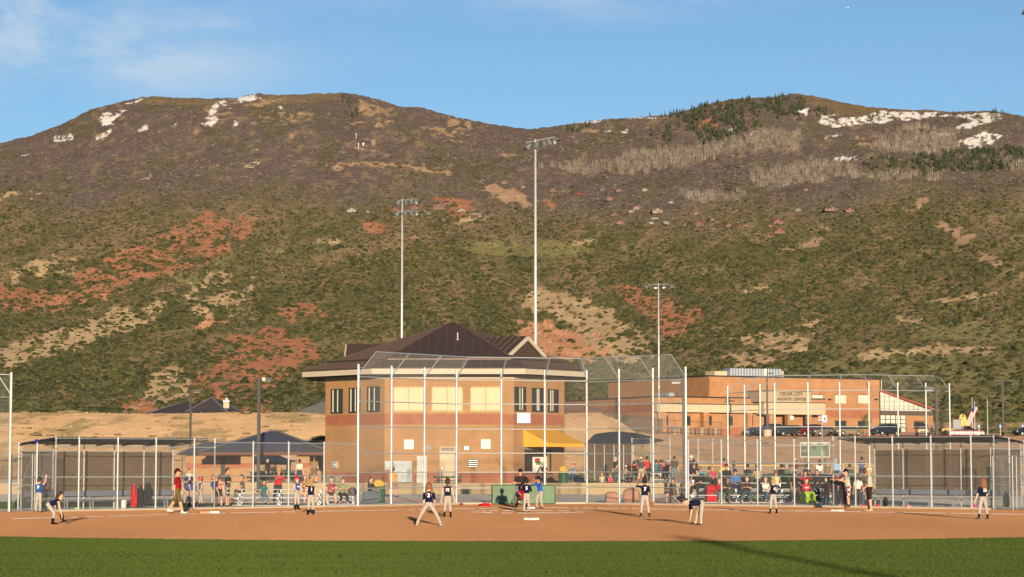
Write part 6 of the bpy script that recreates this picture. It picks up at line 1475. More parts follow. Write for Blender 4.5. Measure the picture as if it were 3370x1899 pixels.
HL = ['cream hillside cabin with grey gable on the far side of the green slope', 'tiny pale hillside shed', 'orange log house at the left end of the upper row', 'tall orange red gabled house in the middle of the upper row', 'small orange outbuilding right of the tall gabled house', 'wide orange house with brown gable at the end of the upper row', 'grey hillside cabin just below the wide orange house',
      'dark roofed house on top of the bare landslip', 'pink roofed house above the bare landslip', 'small cream house right of the bare landslip', 'cream cottage with grey roof at the end of a track', 'long brick hillside house beside the cream cottage', 'brown hillside house right of the long brick house', 'orange house with dark green roof beside the shorter light pole',
      'small pink hillside house right of the tallest light pole', 'long dark red hillside house right of the tallest light pole', 'grey pink hillside house with tall chimney', 'orange hillside house with two chimneys', 'white gabled house at the top of the hillside village', 'orange house in the middle of the hillside village', 'green roofed cabin in the hillside village',
      'pink gabled house above the white gabled houses', 'low pink house below the pink gabled house', 'wide cream house with red gable in the hillside village', 'long blue roofed house in the hillside village', 'tall cream house with brown roof below the blue roofed house', 'dark orange house with black roof in the hillside village', 'low orange gabled house at the foot of the hillside village', 'grey cream angled house at the foot of the village',
      'pale grey house right of the pink gabled house', 'long blue grey house near the aspen clumps', 'cream house with brown roof right of the village', 'tiny pink gabled house right of the village', 'bright red roofed house below the village', 'orange brown house left of a matching one', 'orange brown house right of a matching one', 'tiny orange shed beside the red roofs',
      'red roofed house on the right slope above two others', 'wide crimson roofed house on the right slope', 'crimson roofed house lowest on the right slope', 'single orange house alone high on the right slope', 'green roofed brown house below the aspens', 'wide orange house with several roofs on the right slope', 'orange gabled house on the right slope near the bare track', 'pale green house on the right slope', 'tiny cream house beside the bare track']
hp = hit(np.array([h[0] for h in HOUSES], float), np.array([h[1] for h in HOUSES], float) + 4)
for (px, py, w_, k_, wc_, rc_), p, lb in zip(HOUSES, hp, HL):
    if np.isnan(p[0]): continue
    Wm = w_ * .85 / FPX * p[1]; D_ = Wm * .7; hh = Wm * (.16 if k_ == 'long' else .28); rh = Wm * (.10 if k_ == 'long' else .26); x, y, z = p; z -= .8
    rt_ = thing('hillside_house', lb, 'house', (x, y, z), group='houses on the mountainside')
    g0, g1 = sum(wc_) / 3, sum(rc_) / 3; wc_ = tuple((c * .65 + g0 * .35) * .58 for c in wc_); rc_ = tuple((c * .7 + g1 * .3) * .5 for c in rc_)
    mw = mat('hw_%d_%d' % (px, py), wc_, .9, 0, .05); mr_ = mat('hr_%d_%d' % (px, py), rc_, .8, 0, .08)
    mb = MB(); mb.box((x, y, z + hh / 2), (Wm, D_, hh)); mb.prism([(x - Wm * .22, y - D_ / 2 - .4, z + hh), (x + Wm * .22, y - D_ / 2 - .4, z + hh), (x, y - D_ / 2 - .4, z + hh + rh * .85)], (0, D_ * .4, 0)); mb.build('wall', mw, rt_, uv=False)
    mb = MB(); o_ = Wm * .06; mb.add([(x - Wm / 2 - o_, y - D_ / 2 - o_, z + hh), (x + Wm / 2 + o_, y - D_ / 2 - o_, z + hh), (x + Wm / 2 + o_, y + D_ / 2, z + hh), (x - Wm / 2 - o_, y + D_ / 2, z + hh), (x - Wm * .42, y, z + hh + rh), (x + Wm * .42, y, z + hh + rh)], [(0, 1, 5, 4), (1, 2, 5), (2, 3, 4, 5), (3, 0, 4)])
    mb.add([(x - Wm * .27, y - D_ / 2 - .9, z + hh - .1), (x, y - D_ / 2 - .9, z + hh + rh * .95), (x, y, z + hh + rh * .95), (x - Wm * .27, y, z + hh - .1)], [(0, 1, 2, 3)]); mb.add([(x + Wm * .27, y - D_ / 2 - .9, z + hh - .1), (x, y - D_ / 2 - .9, z + hh + rh * .95), (x, y, z + hh + rh * .95), (x + Wm * .27, y, z + hh - .1)], [(3, 2, 1, 0)])
    mb.build('roof', mr_, rt_, uv=False)
    for s in (-.34, -.08, .12, .36): mb = MB(); mb.box((x + Wm * s, y - D_ / 2 - .06, z + hh * .55), (Wm * .11, .12, hh * .4)); mb.build('window', mat('far_window', (.05, .05, .05), .9, spec=0), rt_, uv=False)
# aeroplane
q = at(2786, 25, 9000); ap = thing('aeroplane', 'tiny white aeroplane high in the clear sky', 'aeroplane', tuple(q))
mb = MB(); mb.cyl((q.x - 6, q.y, q.z), (q.x + 8, q.y, q.z), 1.1, .7, 8); mb.build('fuselage', mat('white_aircraft', (.85, .85, .84), .4), ap)
mb = MB(); mb.prism([(q.x - 2, q.y - 10, q.z - .3), (q.x + 1, q.y - 10, q.z - .3), (q.x + 1.5, q.y, q.z - .3), (q.x + 1, q.y + 10, q.z - .3), (q.x - 2, q.y + 10, q.z - .3)], (0, 0, .5)); mb.build('wing', mat('white_aircraft', (.85, .85, .84)), ap)
mb = MB(); mb.prism([(q.x + 6, q.y, q.z), (q.x + 8.5, q.y, q.z), (q.x + 8.8, q.y, q.z + 3)], (0, .3, 0)); mb.build('tail_fin', mat('white_aircraft', (.85, .85, .84)), ap)
# ================================================================ people
def capsule(mb, p0, r0, p1, r1, n=9, flat=1.0):
    p0, p1 = Vector(p0), Vector(p1); d = p1 - p0; L = d.length
    if L < 1e-5: d = Vector((0, 0, 1)); L = 1e-5
    prof = []
    for k in range(1, 4): t = math.pi / 2 * (1 - k / 3.0); prof.append((r0 * math.cos(t) + 1e-4, -r0 * math.sin(t)))
    for k in range(3): t = math.pi / 2 * k / 3.0; prof.append((r1 * math.cos(t) + 1e-4, L + r1 * math.sin(t)))
    prof = [(1e-3 * r0, -r0)] + prof + [(1e-3 * r1, L + r1)]
    mb.lathe(prof, tuple(p0), n, axis=d)
TORSO = [(-.10, .066, .054), (-.02, .096, .070), (.14, .100, .074), (.42, .092, .066), (.72, .104, .072), (.90, .100, .058), (1.0, .048, .042)]
def fk(ps):
    l = R(ps.get('lean', 0)); sl = R(ps.get('side', 0))
    S = Vector((math.sin(sl), -math.sin(l) * math.cos(sl), math.cos(l) * math.cos(sl))).normalized(); X = Vector((1, 0, 0)); X = (X - S * X.dot(S)).normalized(); Fv = S.cross(X); Fv = Fv if Fv.y < 0 or abs(Fv.y) < 1e-6 else -Fv
    if Fv.dot(Vector((0, -1, 0))) < 0: Fv = -Fv
    HC = Vector((0, 0, 0)); b = ps.get('build', 1.0); J = {'S': S, 'X': X, 'F': Fv, 'HC': HC}
    J['NB'] = HC + S * .30
    yaw, pit = R(ps.get('head', (0, 0))[0]), R(ps.get('head', (0, 0))[1]); hl = l * .45 - pit
    hd_ = Vector((0, -math.sin(hl), math.cos(hl))); hd_ = (hd_ + Vector((S.x * .4, 0, 0))).normalized(); hs = ps.get('hs', 1.0)
    J['HD'] = hd_; J['HE'] = J['NB'] + hd_ * (.035 + .075 * hs); J['yaw'] = yaw; J['hp'] = hl; J['hs'] = hs
    for i, s in ((0, -1), (1, 1)):
        a, o, k = [R(v) for v in ps['legs'][i]]; h = HC + X * (s * .048 * b)
        th = Vector((s * math.sin(o), -math.sin(a) * math.cos(o), -math.cos(a) * math.cos(o))); kn = h + th * .245
        a2 = a - k; o2 = o * .8; sh = Vector((s * math.sin(o2), -math.sin(a2) * math.cos(o2), -math.cos(a2) * math.cos(o2))); an = kn + sh * .235
        J['h%d' % i], J['k%d' % i], J['a%d' % i] = h, kn, an
        tf = R(ps.get('toe', 12)); J['t%d' % i] = an + Vector((s * math.sin(tf) * .10, -math.cos(tf) * .10, -.018)); J['e%d' % i] = an + Vector((0, .02, -.016))
        a, o, e, w = [R(v) for v in ps['arms'][i]]; p = HC + S * .265 + X * (s * .104 * (b * .5 + .5)); J['s%d' % i] = p
        u = Vector((s * math.sin(o), -math.sin(a) * math.cos(o), -math.cos(a) * math.cos(o))); el = p + u * .165
        o2 = o - w; f = Vector((s * math.sin(o2), -math.sin(a + e) * math.cos(o2), -math.cos(a + e) * math.cos(o2))); wr_ = el + f * .142
        J['l%d' % i], J['w%d' % i], J['p%d' % i] = el, wr_, wr_ + f * .055; J['f%d' % i] = f
    base = min(J['a0'].z, J['a1'].z) - .040
    dz = -base if ps.get('hipz') is None else ps['hipz']
    for k, v in list(J.items()):
        if isinstance(v, Vector) and k not in ('S', 'X', 'F', 'HD', 'f0', 'f1'): J[k] = v + Vector((0, 0, dz))
    J['top'] = J['HE'].z + .075 * hs
    return J
FIG = {}
EYE = mat('eye_dark', (.03, .02, .015), .3, 0, 0)
def figure(key, ps, sleeve, pant, sock):
    H = 1.0; kk = (key, sleeve, pant, sock)
    if kk in FIG: return FIG[kk]
    J = fk(ps); b = ps.get('build', 1.0); mb = MB(); S, X, F = J['S'], J['X'], J['F']
    # torso loft
    n = 14; vs = []
    for t, w_, d_ in TORSO:
        c = J['HC'] + S * (.30 * t); bb = b if t < .6 else (b * .6 + .4)
        belly = F * (.022 * max(0, b - 1.05) / .2 if .2 < t < .6 else 0)
        for i in range(n): q = 2 * math.pi * i / n; vs.append(c + belly + X * (w_ * bb * math.cos(q)) + F * (d_ * (bb * .7 + .3 if b < 1.1 else bb) * math.sin(q)))
    k = len(TORSO); mb.add(vs, [(j * n + i, j * n + (i + 1) % n, (j + 1) * n + (i + 1) % n, (j + 1) * n + i) for j in range(k - 1) for i in range(n)] + [tuple(range(n - 1, -1, -1)), tuple(range((k - 1) * n, k * n))])
    bones = []
    lp = 1.16 if pant > 1.3 else 1.04
    def bone(a, r0, c, r1, tag, t0=0, t1=1): capsule(mb, a, r0, c, r1); bones.append((Vector(a), r0, Vector(c), r1, tag, t0, t1))
    hs = J['hs']
    bone(J['NB'] - J['HD'] * .01, .030, J['HE'], .028, 'head')
    hb = MB(); hb.lathe([(.002, -.078), (.030, -.070), (.044, -.045), (.050, -.01), (.052, .02), (.046, .05), (.030, .068), (.002, .076)], (0, 0, 0), 12, 1.0, 1.16)
    Mh = Matrix.Translation(J['HE']) @ Matrix.Rotation(J['yaw'], 4, 'Z') @ Matrix.Rotation(J['hp'], 4, 'X') @ Matrix.Scale(hs, 4)
    mb.add([Mh @ Vector(v) for v in hb.v], hb.f)
    capsule(mb, Mh @ Vector((0, -.058, -.006)), .008 * hs, Mh @ Vector((0, -.066, -.018)), .009 * hs, 6)
    capsule(mb, Mh @ Vector((0, -.045, -.06)), .018 * hs, Mh @ Vector((0, -.03, -.06)), .02 * hs, 6)
    for s in (-1, 1): capsule(mb, Mh @ Vector((s * .053, .004, -.012)), .009 * hs, Mh @ Vector((s * .053, .006, .010)), .010 * hs, 6)
    for i in (0, 1):
        bone(J['h%d' % i], .054 * b * lp, J['k%d' % i], .039 * (b * .6 + .4) * lp, 'leg', 0, 1); bone(J['k%d' % i], .039 * (b * .6 + .4) * lp, J['a%d' % i], .025 if pant < 1.8 else .031, 'leg', 1, 2)
        bone(J['e%d' % i], .023, J['t%d' % i], .019, 'foot')
        bone(J['s%d' % i], .033 * (b * .6 + .4), J['l%d' % i], .025, 'arm', 0, 1); bone(J['l%d' % i], .025, J['w%d' % i], .017, 'arm', 1, 2); bone(J['w%d' % i], .017, J['p%d' % i], .020, 'hand')
    mb.v = [tuple(Vector(v) * H) for v in mb.v]
    me = mb.mesh('body', uv=False); tmp = bpy.data.objects.new('tmp', me)
    rm = tmp.modifiers.new('r', 'REMESH'); rm.mode = 'VOXEL'; rm.voxel_size = .0118
    sm = tmp.modifiers.new('s', 'SMOOTH'); sm.factor = .5; sm.iterations = 3
    bm_ = evaluated(tmp); bpy.data.objects.remove(tmp); bpy.data.meshes.remove(me)
    nf = len(bm_.polygons); C = np.zeros(nf * 3); bm_.polygons.foreach_get('center', C); C = C.reshape(-1, 3) / H
    best = np.full(nf, 1e9); mi = np.zeros(nf, int)
    # torso
    rel = C - np.array(J['HC']); t = rel @ np.array(S) / .30; x = rel @ np.array(X); f = rel @ np.array(F)
    w_ = np.interp(t, [q[0] for q in TORSO], [q[1] for q in TORSO]) * b; d_ = np.interp(t, [q[0] for q in TORSO], [q[2] for q in TORSO]) * b
    dt = (np.sqrt((x / w_) ** 2 + (f / d_) ** 2) - 1) * d_; dt = np.where((t < -.12) | (t > 1.03), 1, dt); best = dt.copy(); mi = np.where(t < ps.get('waist', .16), 1, 0)
    for a, r0, c, r1, tag, t0, t1 in bones:
        a_, c_ = np.array(a), np.array(c); ab = c_ - a_; L2 = ab @ ab; u = np.clip(((C - a_) @ ab) / L2, 0, 1); d = np.linalg.norm(C - a_ - u[:, None] * ab, axis=1) - (r0 + (r1 - r0) * u)
        if tag == 'head': d = np.minimum(d, np.linalg.norm(C - np.array(J['HE']), axis=1) - .066 * hs)
        if tag == 'arm' and t0 == 0: d = d + .004
        q = t0 + (t1 - t0) * u
        if tag == 'leg': lab = np.where(q < pant, 1, np.where(q > sock, 3, 2))
        elif tag == 'arm': lab = np.where(q < sleeve, 0 if sleeve <= 1.0 else 5, 2)
        else: lab = np.full(nf, {'head': 2, 'hand': 2, 'foot': 4}[tag])
        k_ = d < best; best = np.where(k_, d, best); mi = np.where(k_, lab, mi)
    bm_.materials.clear()
    for _ in range(8): bm_.materials.append(EYE)
    bm_.polygons.foreach_set('material_index', mi.astype(np.int32)); bm_.polygons.foreach_set('use_smooth', np.ones(nf, bool))
    # fingers, eyes, mouth joined on
    ex = MB()
    for i, s in ((0, -1), (1, 1)):
        f = J['f%d' % i]; side = f.cross(Vector((0, 0, 1))); side = X.copy() if side.length < .2 else side.normalized(); nn = side.cross(f).normalized()
        for q in range(4):
            a = J['p%d' % i] + side * (.013 * (q - 1.5)) * .9 + f * .012; L = (.030, .036, .034, .026)[q]; m1 = a + (f - nn * .25).normalized() * L; m2 = m1 + (f - nn * .9).normalized() * L * .7
            ex.cyl(a * H, m1 * H, .0062 * H, .0056 * H, 5, True, 2); ex.cyl(m1 * H, m2 * H, .0056 * H, .0045 * H, 5, True, 2)
        a = J['w%d' % i].lerp(J['p%d' % i], .45) + side * (.015 * -s); m1 = a + (f * .7 + side * (-s) * .8).normalized() * .03; ex.cyl(a * H, m1 * H, .0072 * H, .006 * H, 5, True, 2); ex.cyl(m1 * H, (m1 + f * .022) * H, .006 * H, .005 * H, 5, True, 2)
    for s in (-1, 1): p = Mh @ Vector((s * .020, -.053, .006)); ex.box(p * H, (.013 * H * hs, .012 * H, .008 * H * hs), J['yaw'], 6)
    p = Mh @ Vector((0, -.056, -.040)); ex.box(p * H, (.026 * H * hs, .012 * H, .006 * H * hs), J['yaw'], 7)
    em = ex.mesh('x', uv=False); bm = bmesh.new(); bm.from_mesh(bm_); bm.from_mesh(em); bm.to_mesh(bm_); bm.free(); bpy.data.meshes.remove(em)
    FIG[kk] = (bm_, J, Mh); return FIG[kk]
SKIN = lambda k: mat('skin_%d' % k, lin(((226, 172, 140), (205, 148, 114), (150, 98, 70), (120, 76, 54))[k]), .6, 0, .05, 6, spec=.35)
HAIRC = {'brown': (.055, .030, .017), 'blond': (.36, .22, .09), 'dark': (.016, .012, .010), 'red': (.22, .09, .035), 'grey': (.35, .33, .30)}
def hair_mesh(style, Mh, H, hs):
    mb = MB(); g = []
    N, K_ = 14, 9
    vs, idx = [], {}
    for j in range(K_ + 1):
        ph = math.pi * j / K_ * .78
        for i in range(N):
            t = 2 * math.pi * i / N; bk = .5 + .5 * math.sin(t)
            lim = math.pi * (.30 + (.52 if style != 'short' else .42) * bk); p_ = min(ph, lim)
            r = 1.10 + .05 * math.sin(i * 2.3 + j); vs.append(Mh @ Vector((.054 * r * math.sin(p_) * math.cos(t), .062 * r * math.sin(p_) * math.sin(t) + .004, .080 * r * math.cos(p_))))
    mb.add(vs, [(j * N + i, j * N + (i + 1) % N, (j + 1) * N + (i + 1) % N, (j + 1) * N + i) for j in range(K_) for i in range(N)])
    if style == 'long':
        for x in (-.034, -.012, .012, .034): capsule(mb, Mh @ Vector((x, .048, .01)), .022 * hs, Mh @ Vector((x * 1.2, .06, -.15)), .014 * hs, 7)
        for s in (-1, 1): capsule(mb, Mh @ Vector((s * .05, .02, .01)), .018 * hs, Mh @ Vector((s * .055, .02, -.12)), .012 * hs, 7)
    if style == 'pony': capsule(mb, Mh @ Vector((0, .066, .015)), .018 * hs, Mh @ Vector((0, .085, -.05)), .022 * hs, 7); capsule(mb, Mh @ Vector((0, .085, -.05)), .022 * hs, Mh @ Vector((.01, .075, -.16)), .006 * hs, 7)
    if style == 'pigtails':
        for s in (-1, 1): capsule(mb, Mh @ Vector((s * .045, .05, -.02)), .016 * hs, Mh @ Vector((s * .06, .055, -.09)), .020 * hs, 7); capsule(mb, Mh @ Vector((s * .06, .055, -.09)), .020 * hs, Mh @ Vector((s * .05, .05, -.20)), .006 * hs, 7)
    mb.v = [tuple(Vector(v) * H) for v in mb.v]; return mb
def hat_parts(kind, Mh, H):
    out = []
    def dome(r, z0, z1, lo=0.0):
        mb = MB(); prof = [(r, z0)] + [(r * math.cos(math.pi / 2 * k / 5), z0 + (z1 - z0) * math.sin(math.pi / 2 * k / 5)) for k in range(1, 5)] + [(.002, z1)]
        mb.lathe(prof, (0, .002, 0), 14, 1.0, 1.15); return mb
    if kind in ('cap', 'visor', 'helmet'):
        m = dome(.064 if kind == 'helmet' else .058, .005 if kind == 'helmet' else .025, .098 if kind == 'helmet' else .090); out.append(('crown', m))
        v = MB(); vs = []
        for k in range(9):
            t = math.pi * (.12 + .76 * k / 8) + math.pi; r0, r1 = .058, .115; z = .026 if kind != 'helmet' else .022
            vs += [(r0 * math.cos(t), r0 * 1.1 * math.sin(t), z + .004), (r0 * math.cos(t) * 1.0, r1 * math.sin(t), z - .012)]
        v.add(vs, [(2 * i, 2 * i + 2, 2 * i + 3, 2 * i + 1) for i in range(8)]); v.add([(a, b_, c - .004) for a, b_, c in vs], [(2 * i + 1, 2 * i + 3, 2 * i + 2, 2 * i) for i in range(8)]); out.append(('visor', v))
        if kind == 'helmet':
            e = MB()
            for s in (-1, 1): capsule(e, (s * .056, .012, .012), .022, (s * .055, .006, -.035), .016, 8)
            out.append(('ear_flap', e))
    elif kind in ('straw', 'sunhat'):
        m = dome(.056, .02, .10); out.append(('crown', m)); v = MB(); v.lathe([(.054, .03), (.085, .022), (.125, .034), (.126, .030), (.085, .016), (.054, .024)], (0, 0, 0), 16, 1.0, 1.1); out.append(('brim', v))
    for _, m in out: m.v = [tuple((Mh @ Vector(v)) * H) for v in m.v]
    return out
LIP = mat('lip', (.45, .16, .13), .6, 0, 0)
NCOUNT = 0
def person(label, pos, H, face, key, shirt, pants, skin=1, sleeve=.62, pant=1.85, sock=9, sockc=(22, 20, 22), shoe=(40, 38, 40), under=None, hair=('short', 'brown'), hat=None, num=None, front=None, group=None, sx=1.0):
    ps = POSE[key]; me, J, Mh = figure(key, ps, sleeve, pant, sock)
    rt_ = thing('person', label, 'person', tuple(pos), R(face), group)
    o = bpy.data.objects.new('body', me); COL.objects.link(o); o.parent = rt_; o.scale = (H, H, H)
    cm = lambda c: c if not isinstance(c, tuple) else cloth(c)
    ms = [cm(shirt), cm(pants), SKIN(skin), cm(sockc), cm(shoe), cm(under or shirt), EYE, LIP]
    for i, m in enumerate(ms): o.material_slots[i].link = 'OBJECT'; o.material_slots[i].material = m
    if hair and hair[0] != 'none': hair_mesh(hair[0], Mh, H, J['hs']).build('hair', mat('hair_' + hair[1], HAIRC[hair[1]], .6, 0, .25, 30), rt_, local=True, smooth=True, uv=False)
    if hat:
        hk, hc = hat; q = None
        for nm, m in hat_parts(hk, Mh, H):
            ob = m.build('hat' if nm == 'crown' else nm, mat('%s_%d_%d_%d' % ((hk,) + hc), lin(hc), .25 if hk == 'helmet' else .85, 0, .06, 8, spec=.6 if hk == 'helmet' else .2), q or rt_, local=True, smooth=True, uv=False); q = q or ob
            if nm == 'crown' and hk == 'helmet': ob.name = 'helmet'
    b = ps.get('build', 1.0)
    for txt, sg in ((num, -1), (front, 1)):
        if not txt: continue
        c = (J['HC'] + J['S'] * (.30 * .66) + J['F'] * (sg * (.080 * b + .006))) * H; n_ = J['F'] * sg
        ob = letters(txt, (.125 if len(txt) < 2 else .105 if len(txt) == 2 else .045) * H, c, n_, mat('white_numeral', (.8, .8, .78), .8), rt_, 'jersey_number' if sg < 0 else 'jersey_lettering', .006 * H, True)
    return rt_, J, H
A0 = (4, 10, 12, 4)
POSE = {
 'stand': dict(legs=[(0, 4, 2), (0, 4, 2)], arms=[A0, A0]), 'kid': dict(legs=[(2, 5, 4), (-2, 5, 2)], arms=[(4, 14, 18, 6), (6, 14, 14, 6)], hs=1.18, build=.92),
 'kidwide': dict(legs=[(2, 13, 3), (0, 13, 2)], arms=[(10, 16, 22, 10), (4, 18, 14, 6)], hs=1.18, build=.94), 'straddle': dict(legs=[(8, 31, 10), (8, 31, 10)], arms=[(22, 8, 10, 14), (20, 10, 14, 12)], lean=14, head=(0, -8), hs=1.16, build=.95, toe=24),
 'bend': dict(legs=[(38, 6, 44), (34, 8, 42)], arms=[(10, 6, 8, 0), (8, 6, 8, 0)], lean=70, head=(0, 30), hs=1.16, build=.94), 'bendlow': dict(legs=[(20, 14, 10), (12, 16, 8)], arms=[(-4, 4, 8, 8), (2, 4, 8, 8)], lean=92, head=(0, -26), hs=1.14, build=.95),
 'walk': dict(legs=[(18, 3, 4), (-20, 4, 14)], arms=[(-14, 8, 18, 0), (14, 8, 28, 0)], build=1.16), 'manstand': dict(legs=[(3, 5, 2), (-3, 6, 2)], arms=[(2, 10, 14, 4), (6, 10, 40, 20)], build=1.08), 'crossed': dict(legs=[(0, 4, 2), (0, 4, 2)], arms=[(20, 12, 80, 60), (22, 12, 78, 60)], build=1.05, hs=1.0),
 'kidcrossed': dict(legs=[(0, 9, 2), (0, 9, 2)], arms=[(22, 14, 80, 62), (24, 14, 76, 62)], hs=1.18, build=.92), 'lean_fence': dict(legs=[(-6, 4, 2), (6, 5, 6)], arms=[(120, 10, 40, 10), (70, 10, 80, 20)], lean=8, build=.92, hs=1.14), 'manlean': dict(legs=[(-8, 5, 2), (10, 6, 10)], arms=[(58, 10, 46, 10), (50, 12, 60, 14)], lean=10, build=1.08),
 'coach': dict(legs=[(4, 7, 6), (2, 7, 6)], arms=[(18, 24, 74, 70), (6, 14, 20, 4)], lean=6, build=1.16), 'batter': dict(legs=[(22, 12, 34), (16, 12, 26)], arms=[(72, 20, 74, 60), (84, 4, 62, 10)], lean=14, hs=1.16, build=.92, head=(-40, 0)), 'pitch': dict(legs=[(2, 4, 3), (2, 4, 3)], arms=[(18, 14, 88, 30), (20, 14, 84, 30)], hs=1.16, build=.93, lean=3), 'crouch': dict(legs=[(62, 16, 112), (60, 16, 110)], arms=[(60, 10, 24, 14), (40, 14, 50, 20)], lean=30, hs=1.14, build=1.0),
 'shade': dict(legs=[(2, 10, 3), (-2, 8, 2)], arms=[(4, 12, 10, 4), (96, 34, 118, 50)], hs=1.16, build=.93), 'bat_up': dict(legs=[(2, 4, 2), (-2, 5, 6)], arms=[(16, 8, 52, 24), (10, 10, 40, 10)], hs=1.18, build=.92), 'reach': dict(legs=[(0, 5, 2), (4, 5, 4)], arms=[(30, 12, 70, 36), (20, 12, 60, 30)], hs=1.0, build=1.05),
 'sit': dict(legs=[(84, 5, 84), (82, 6, 80)], arms=[(34, 8, 50, 24), (30, 10, 54, 30)], lean=8, hipz=.285), 'sitfwd': dict(legs=[(84, 10, 80), (82, 10, 86)], arms=[(44, 10, 58, 40), (46, 10, 56, 40)], lean=28, head=(0, 16), hipz=.285), 'sitwide': dict(legs=[(80, 12, 74), (84, 10, 88)], arms=[(20, 14, 60, 50), (30, 12, 64, 40)], lean=4, hipz=.285, build=1.15), 'sitkid': dict(legs=[(80, 6, 70), (76, 8, 66)], arms=[(20, 18, 30, 10), (26, 16, 40, 16)], lean=10, hipz=.285, hs=1.18, build=.92),
 'sitphoto': dict(legs=[(84, 8, 84), (80, 8, 76)], arms=[(60, 16, 104, 46), (30, 10, 50, 30)], lean=6, hipz=.285, build=1.1), 'sitarm': dict(legs=[(84, 6, 84), (84, 8, 80)], arms=[(76, 24, 120, 40), (78, 24, 118, 40)], lean=14, hipz=.285)}
for k_ in list(POSE): 
    if k_ in ('sit', 'sitfwd', 'stand'): POSE[k_ + '_w'] = dict(POSE[k_], build=.93); POSE[k_ + '_b'] = dict(POSE[k_], build=1.18)
NAVY, GREYP, BLUE = (20, 26, 52), (168, 158, 146), (38, 78, 140)
def field(px, py): return gnd(px, py, .006)
GLOVE = mat('tan_leather_glove', (.30, .14, .06), .7, 0, .15, 12); BATM = mat('bat_alloy', (.55, .5, .48), .3, .6)
def glove(label, pr, i, H, m=None):
    rt_, J, _ = pr; M_ = ROOT[rt_.name]; p = M_ @ (J['p%d' % i] * H); f = (M_.to_3x3() @ J['f%d' % i]).normalized()
    g = thing('baseball_glove', label, 'glove', tuple(p)); s = .085
    side = f.cross(Vector((0, 0, 1))); side = Vector((1, 0, 0)) if side.length < .2 else side.normalized()
    mb = MB(); capsule(mb, p - f * .02, s * .75, p + f * .07, s * .85, 8); o = mb.build('palm', m or GLOVE, g, smooth=True)
    for k in range(4): mb = MB(); a = p + f * .08 + side * (.045 * (k - 1.5)); capsule(mb, a, .026, a + f * .10, .022, 6); mb.build('finger', m or GLOVE, g, smooth=True)
    mb = MB(); a = p + side * .07; capsule(mb, a, .026, a + f * .09 + side * .03, .022, 6); mb.build('thumb', m or GLOVE, g, smooth=True)
def bat(label, p, d, L=.74, m=None):
    p = Vector(p); d = Vector(d).normalized(); b = thing('softball_bat', label, 'bat', tuple(p))
    mb = MB(); mb.cyl(p + d * L * .3, p + d * L * .62, .013, .028, 8); mb.cyl(p + d * L * .62, p + d * L, .028, .028, 8); mb.build('barrel', m or BATM, b); mb = MB(); mb.cyl(p, p + d * L * .3, .013, .013, 8); mb.cyl(p - d * .012, p, .024, .024, 8); mb.build('grip', mat('bat_grip', (.03, .03, .03), .8), b)
PL = dict(shirt=NAVY, pants=GREYP, sleeve=.05, pant=1.55, sock=1.55, shoe=(30, 28, 30))
# ---- players and coaches on the clay
person('girl in blue number nine jersey reaching up to the gate', field(126, 1686), 1.42, 172, 'lean_fence', BLUE, GREYP, 0, .05, 1.95, hair=('short', 'brown'), num='9', shoe=(70, 68, 70))
pr = person('player in navy bending forward with hands on knees nearest first base side', field(157, 1726), 1.36, 100, 'bend', **dict(PL), hair=('pony', 'brown'), skin=0); glove('glove on the hand of the bending player beside the dugout', pr, 1, 1.36, mat('black_glove', (.03, .025, .02), .7))
person('coach in maroon shirt and olive shorts walking along the dugout fence', field(583, 1690), 1.82, 86, 'walk', (140, 22, 34), (92, 86, 50), 1, .85, 1.05, 1.86, (225, 222, 215), (210, 205, 195), hair=('short', 'dark'), hat=('cap', (70, 16, 22)))
person('runner in red helmet and blue jersey waiting beside first base', field(977, 1677), 1.40, 40, 'bat_up', BLUE, GREYP, 0, .05, 1.5, 1.5, hair=('short', 'brown'), hat=('helmet', (196, 20, 32)), front='Flats', shoe=(30, 28, 30))
person('first base player in navy number one with blond ponytail', field(1023, 1694), 1.38, 196, 'kid', **PL, skin=0, hair=('pony', 'blond'), num='1')
pr = person('player in navy number three with pigtails and wide planted stance', field(1411, 1730), 1.44, 178, 'straddle', NAVY, GREYP, 0, .9, 1.90, 1.95, shoe=(205, 200, 195), under=(225, 225, 225), hair=('pigtails', 'red'), num='3'); glove('tan glove held between the knees of number three', pr, 0, 1.44)
person('player in navy number twelve standing with head turned beside number three', field(1473, 1702), 1.42, 176, 'kid', **PL, skin=0, hair=('pony', 'brown'), num='12')
person('coach in dark shirt with black cap standing behind the batter', field(1712, 1671), 1.76, 8, 'coach', (46, 40, 38), (120, 118, 116), 1, .75, 1.95, hair=('short', 'dark'), hat=('cap', (20, 18, 20)), under=(150, 130, 105))
person('catcher in red jersey and black gear crouching behind the pitcher', field(1716, 1672), 1.45, 10, 'crouch', (150, 24, 30), (60, 62, 60), 1, .7, 1.0, 1.02, (36, 34, 30), hair=('short', 'dark'), hat=('helmet', (24, 22, 24)))
person('pitcher in navy number five with black sleeves', field(1733, 1687), 1.38, 182, 'pitch', NAVY, GREYP, 2, 1.9, 1.93, hair=('short', 'dark'), num='5', under=(18, 18, 24), shoe=(46, 44, 46))
pr = person('batter in royal blue with black helmet and raised bat', field(1779, 1672), 1.42, -52, 'batter', (34, 88, 176), GREYP, 1, 1.9, 1.93, under=(34, 88, 176), hair=('short', 'brown'), hat=('helmet', (24, 24, 28)), shoe=(60, 60, 64))
J_, M_ = pr[1], ROOT[pr[0].name]; bat('black bat raised in the hands of the batter', M_ @ ((J_['p0'] + J_['p1']) * .5 * 1.42), (.45, -.1, .9), .76, mat('bat_black', (.04, .035, .06), .3, .3))
pr = person('player in navy number seven with white sleeves shading the eyes', field(2122, 1702), 1.46, 184, 'shade', NAVY, GREYP, 2, .95, 1.72, 1.72, under=(225, 222, 215), hair=('short', 'dark'), num='7', shoe=(70, 84, 100)); glove('tan glove hanging from the hand of number seven', pr, 0, 1.46)
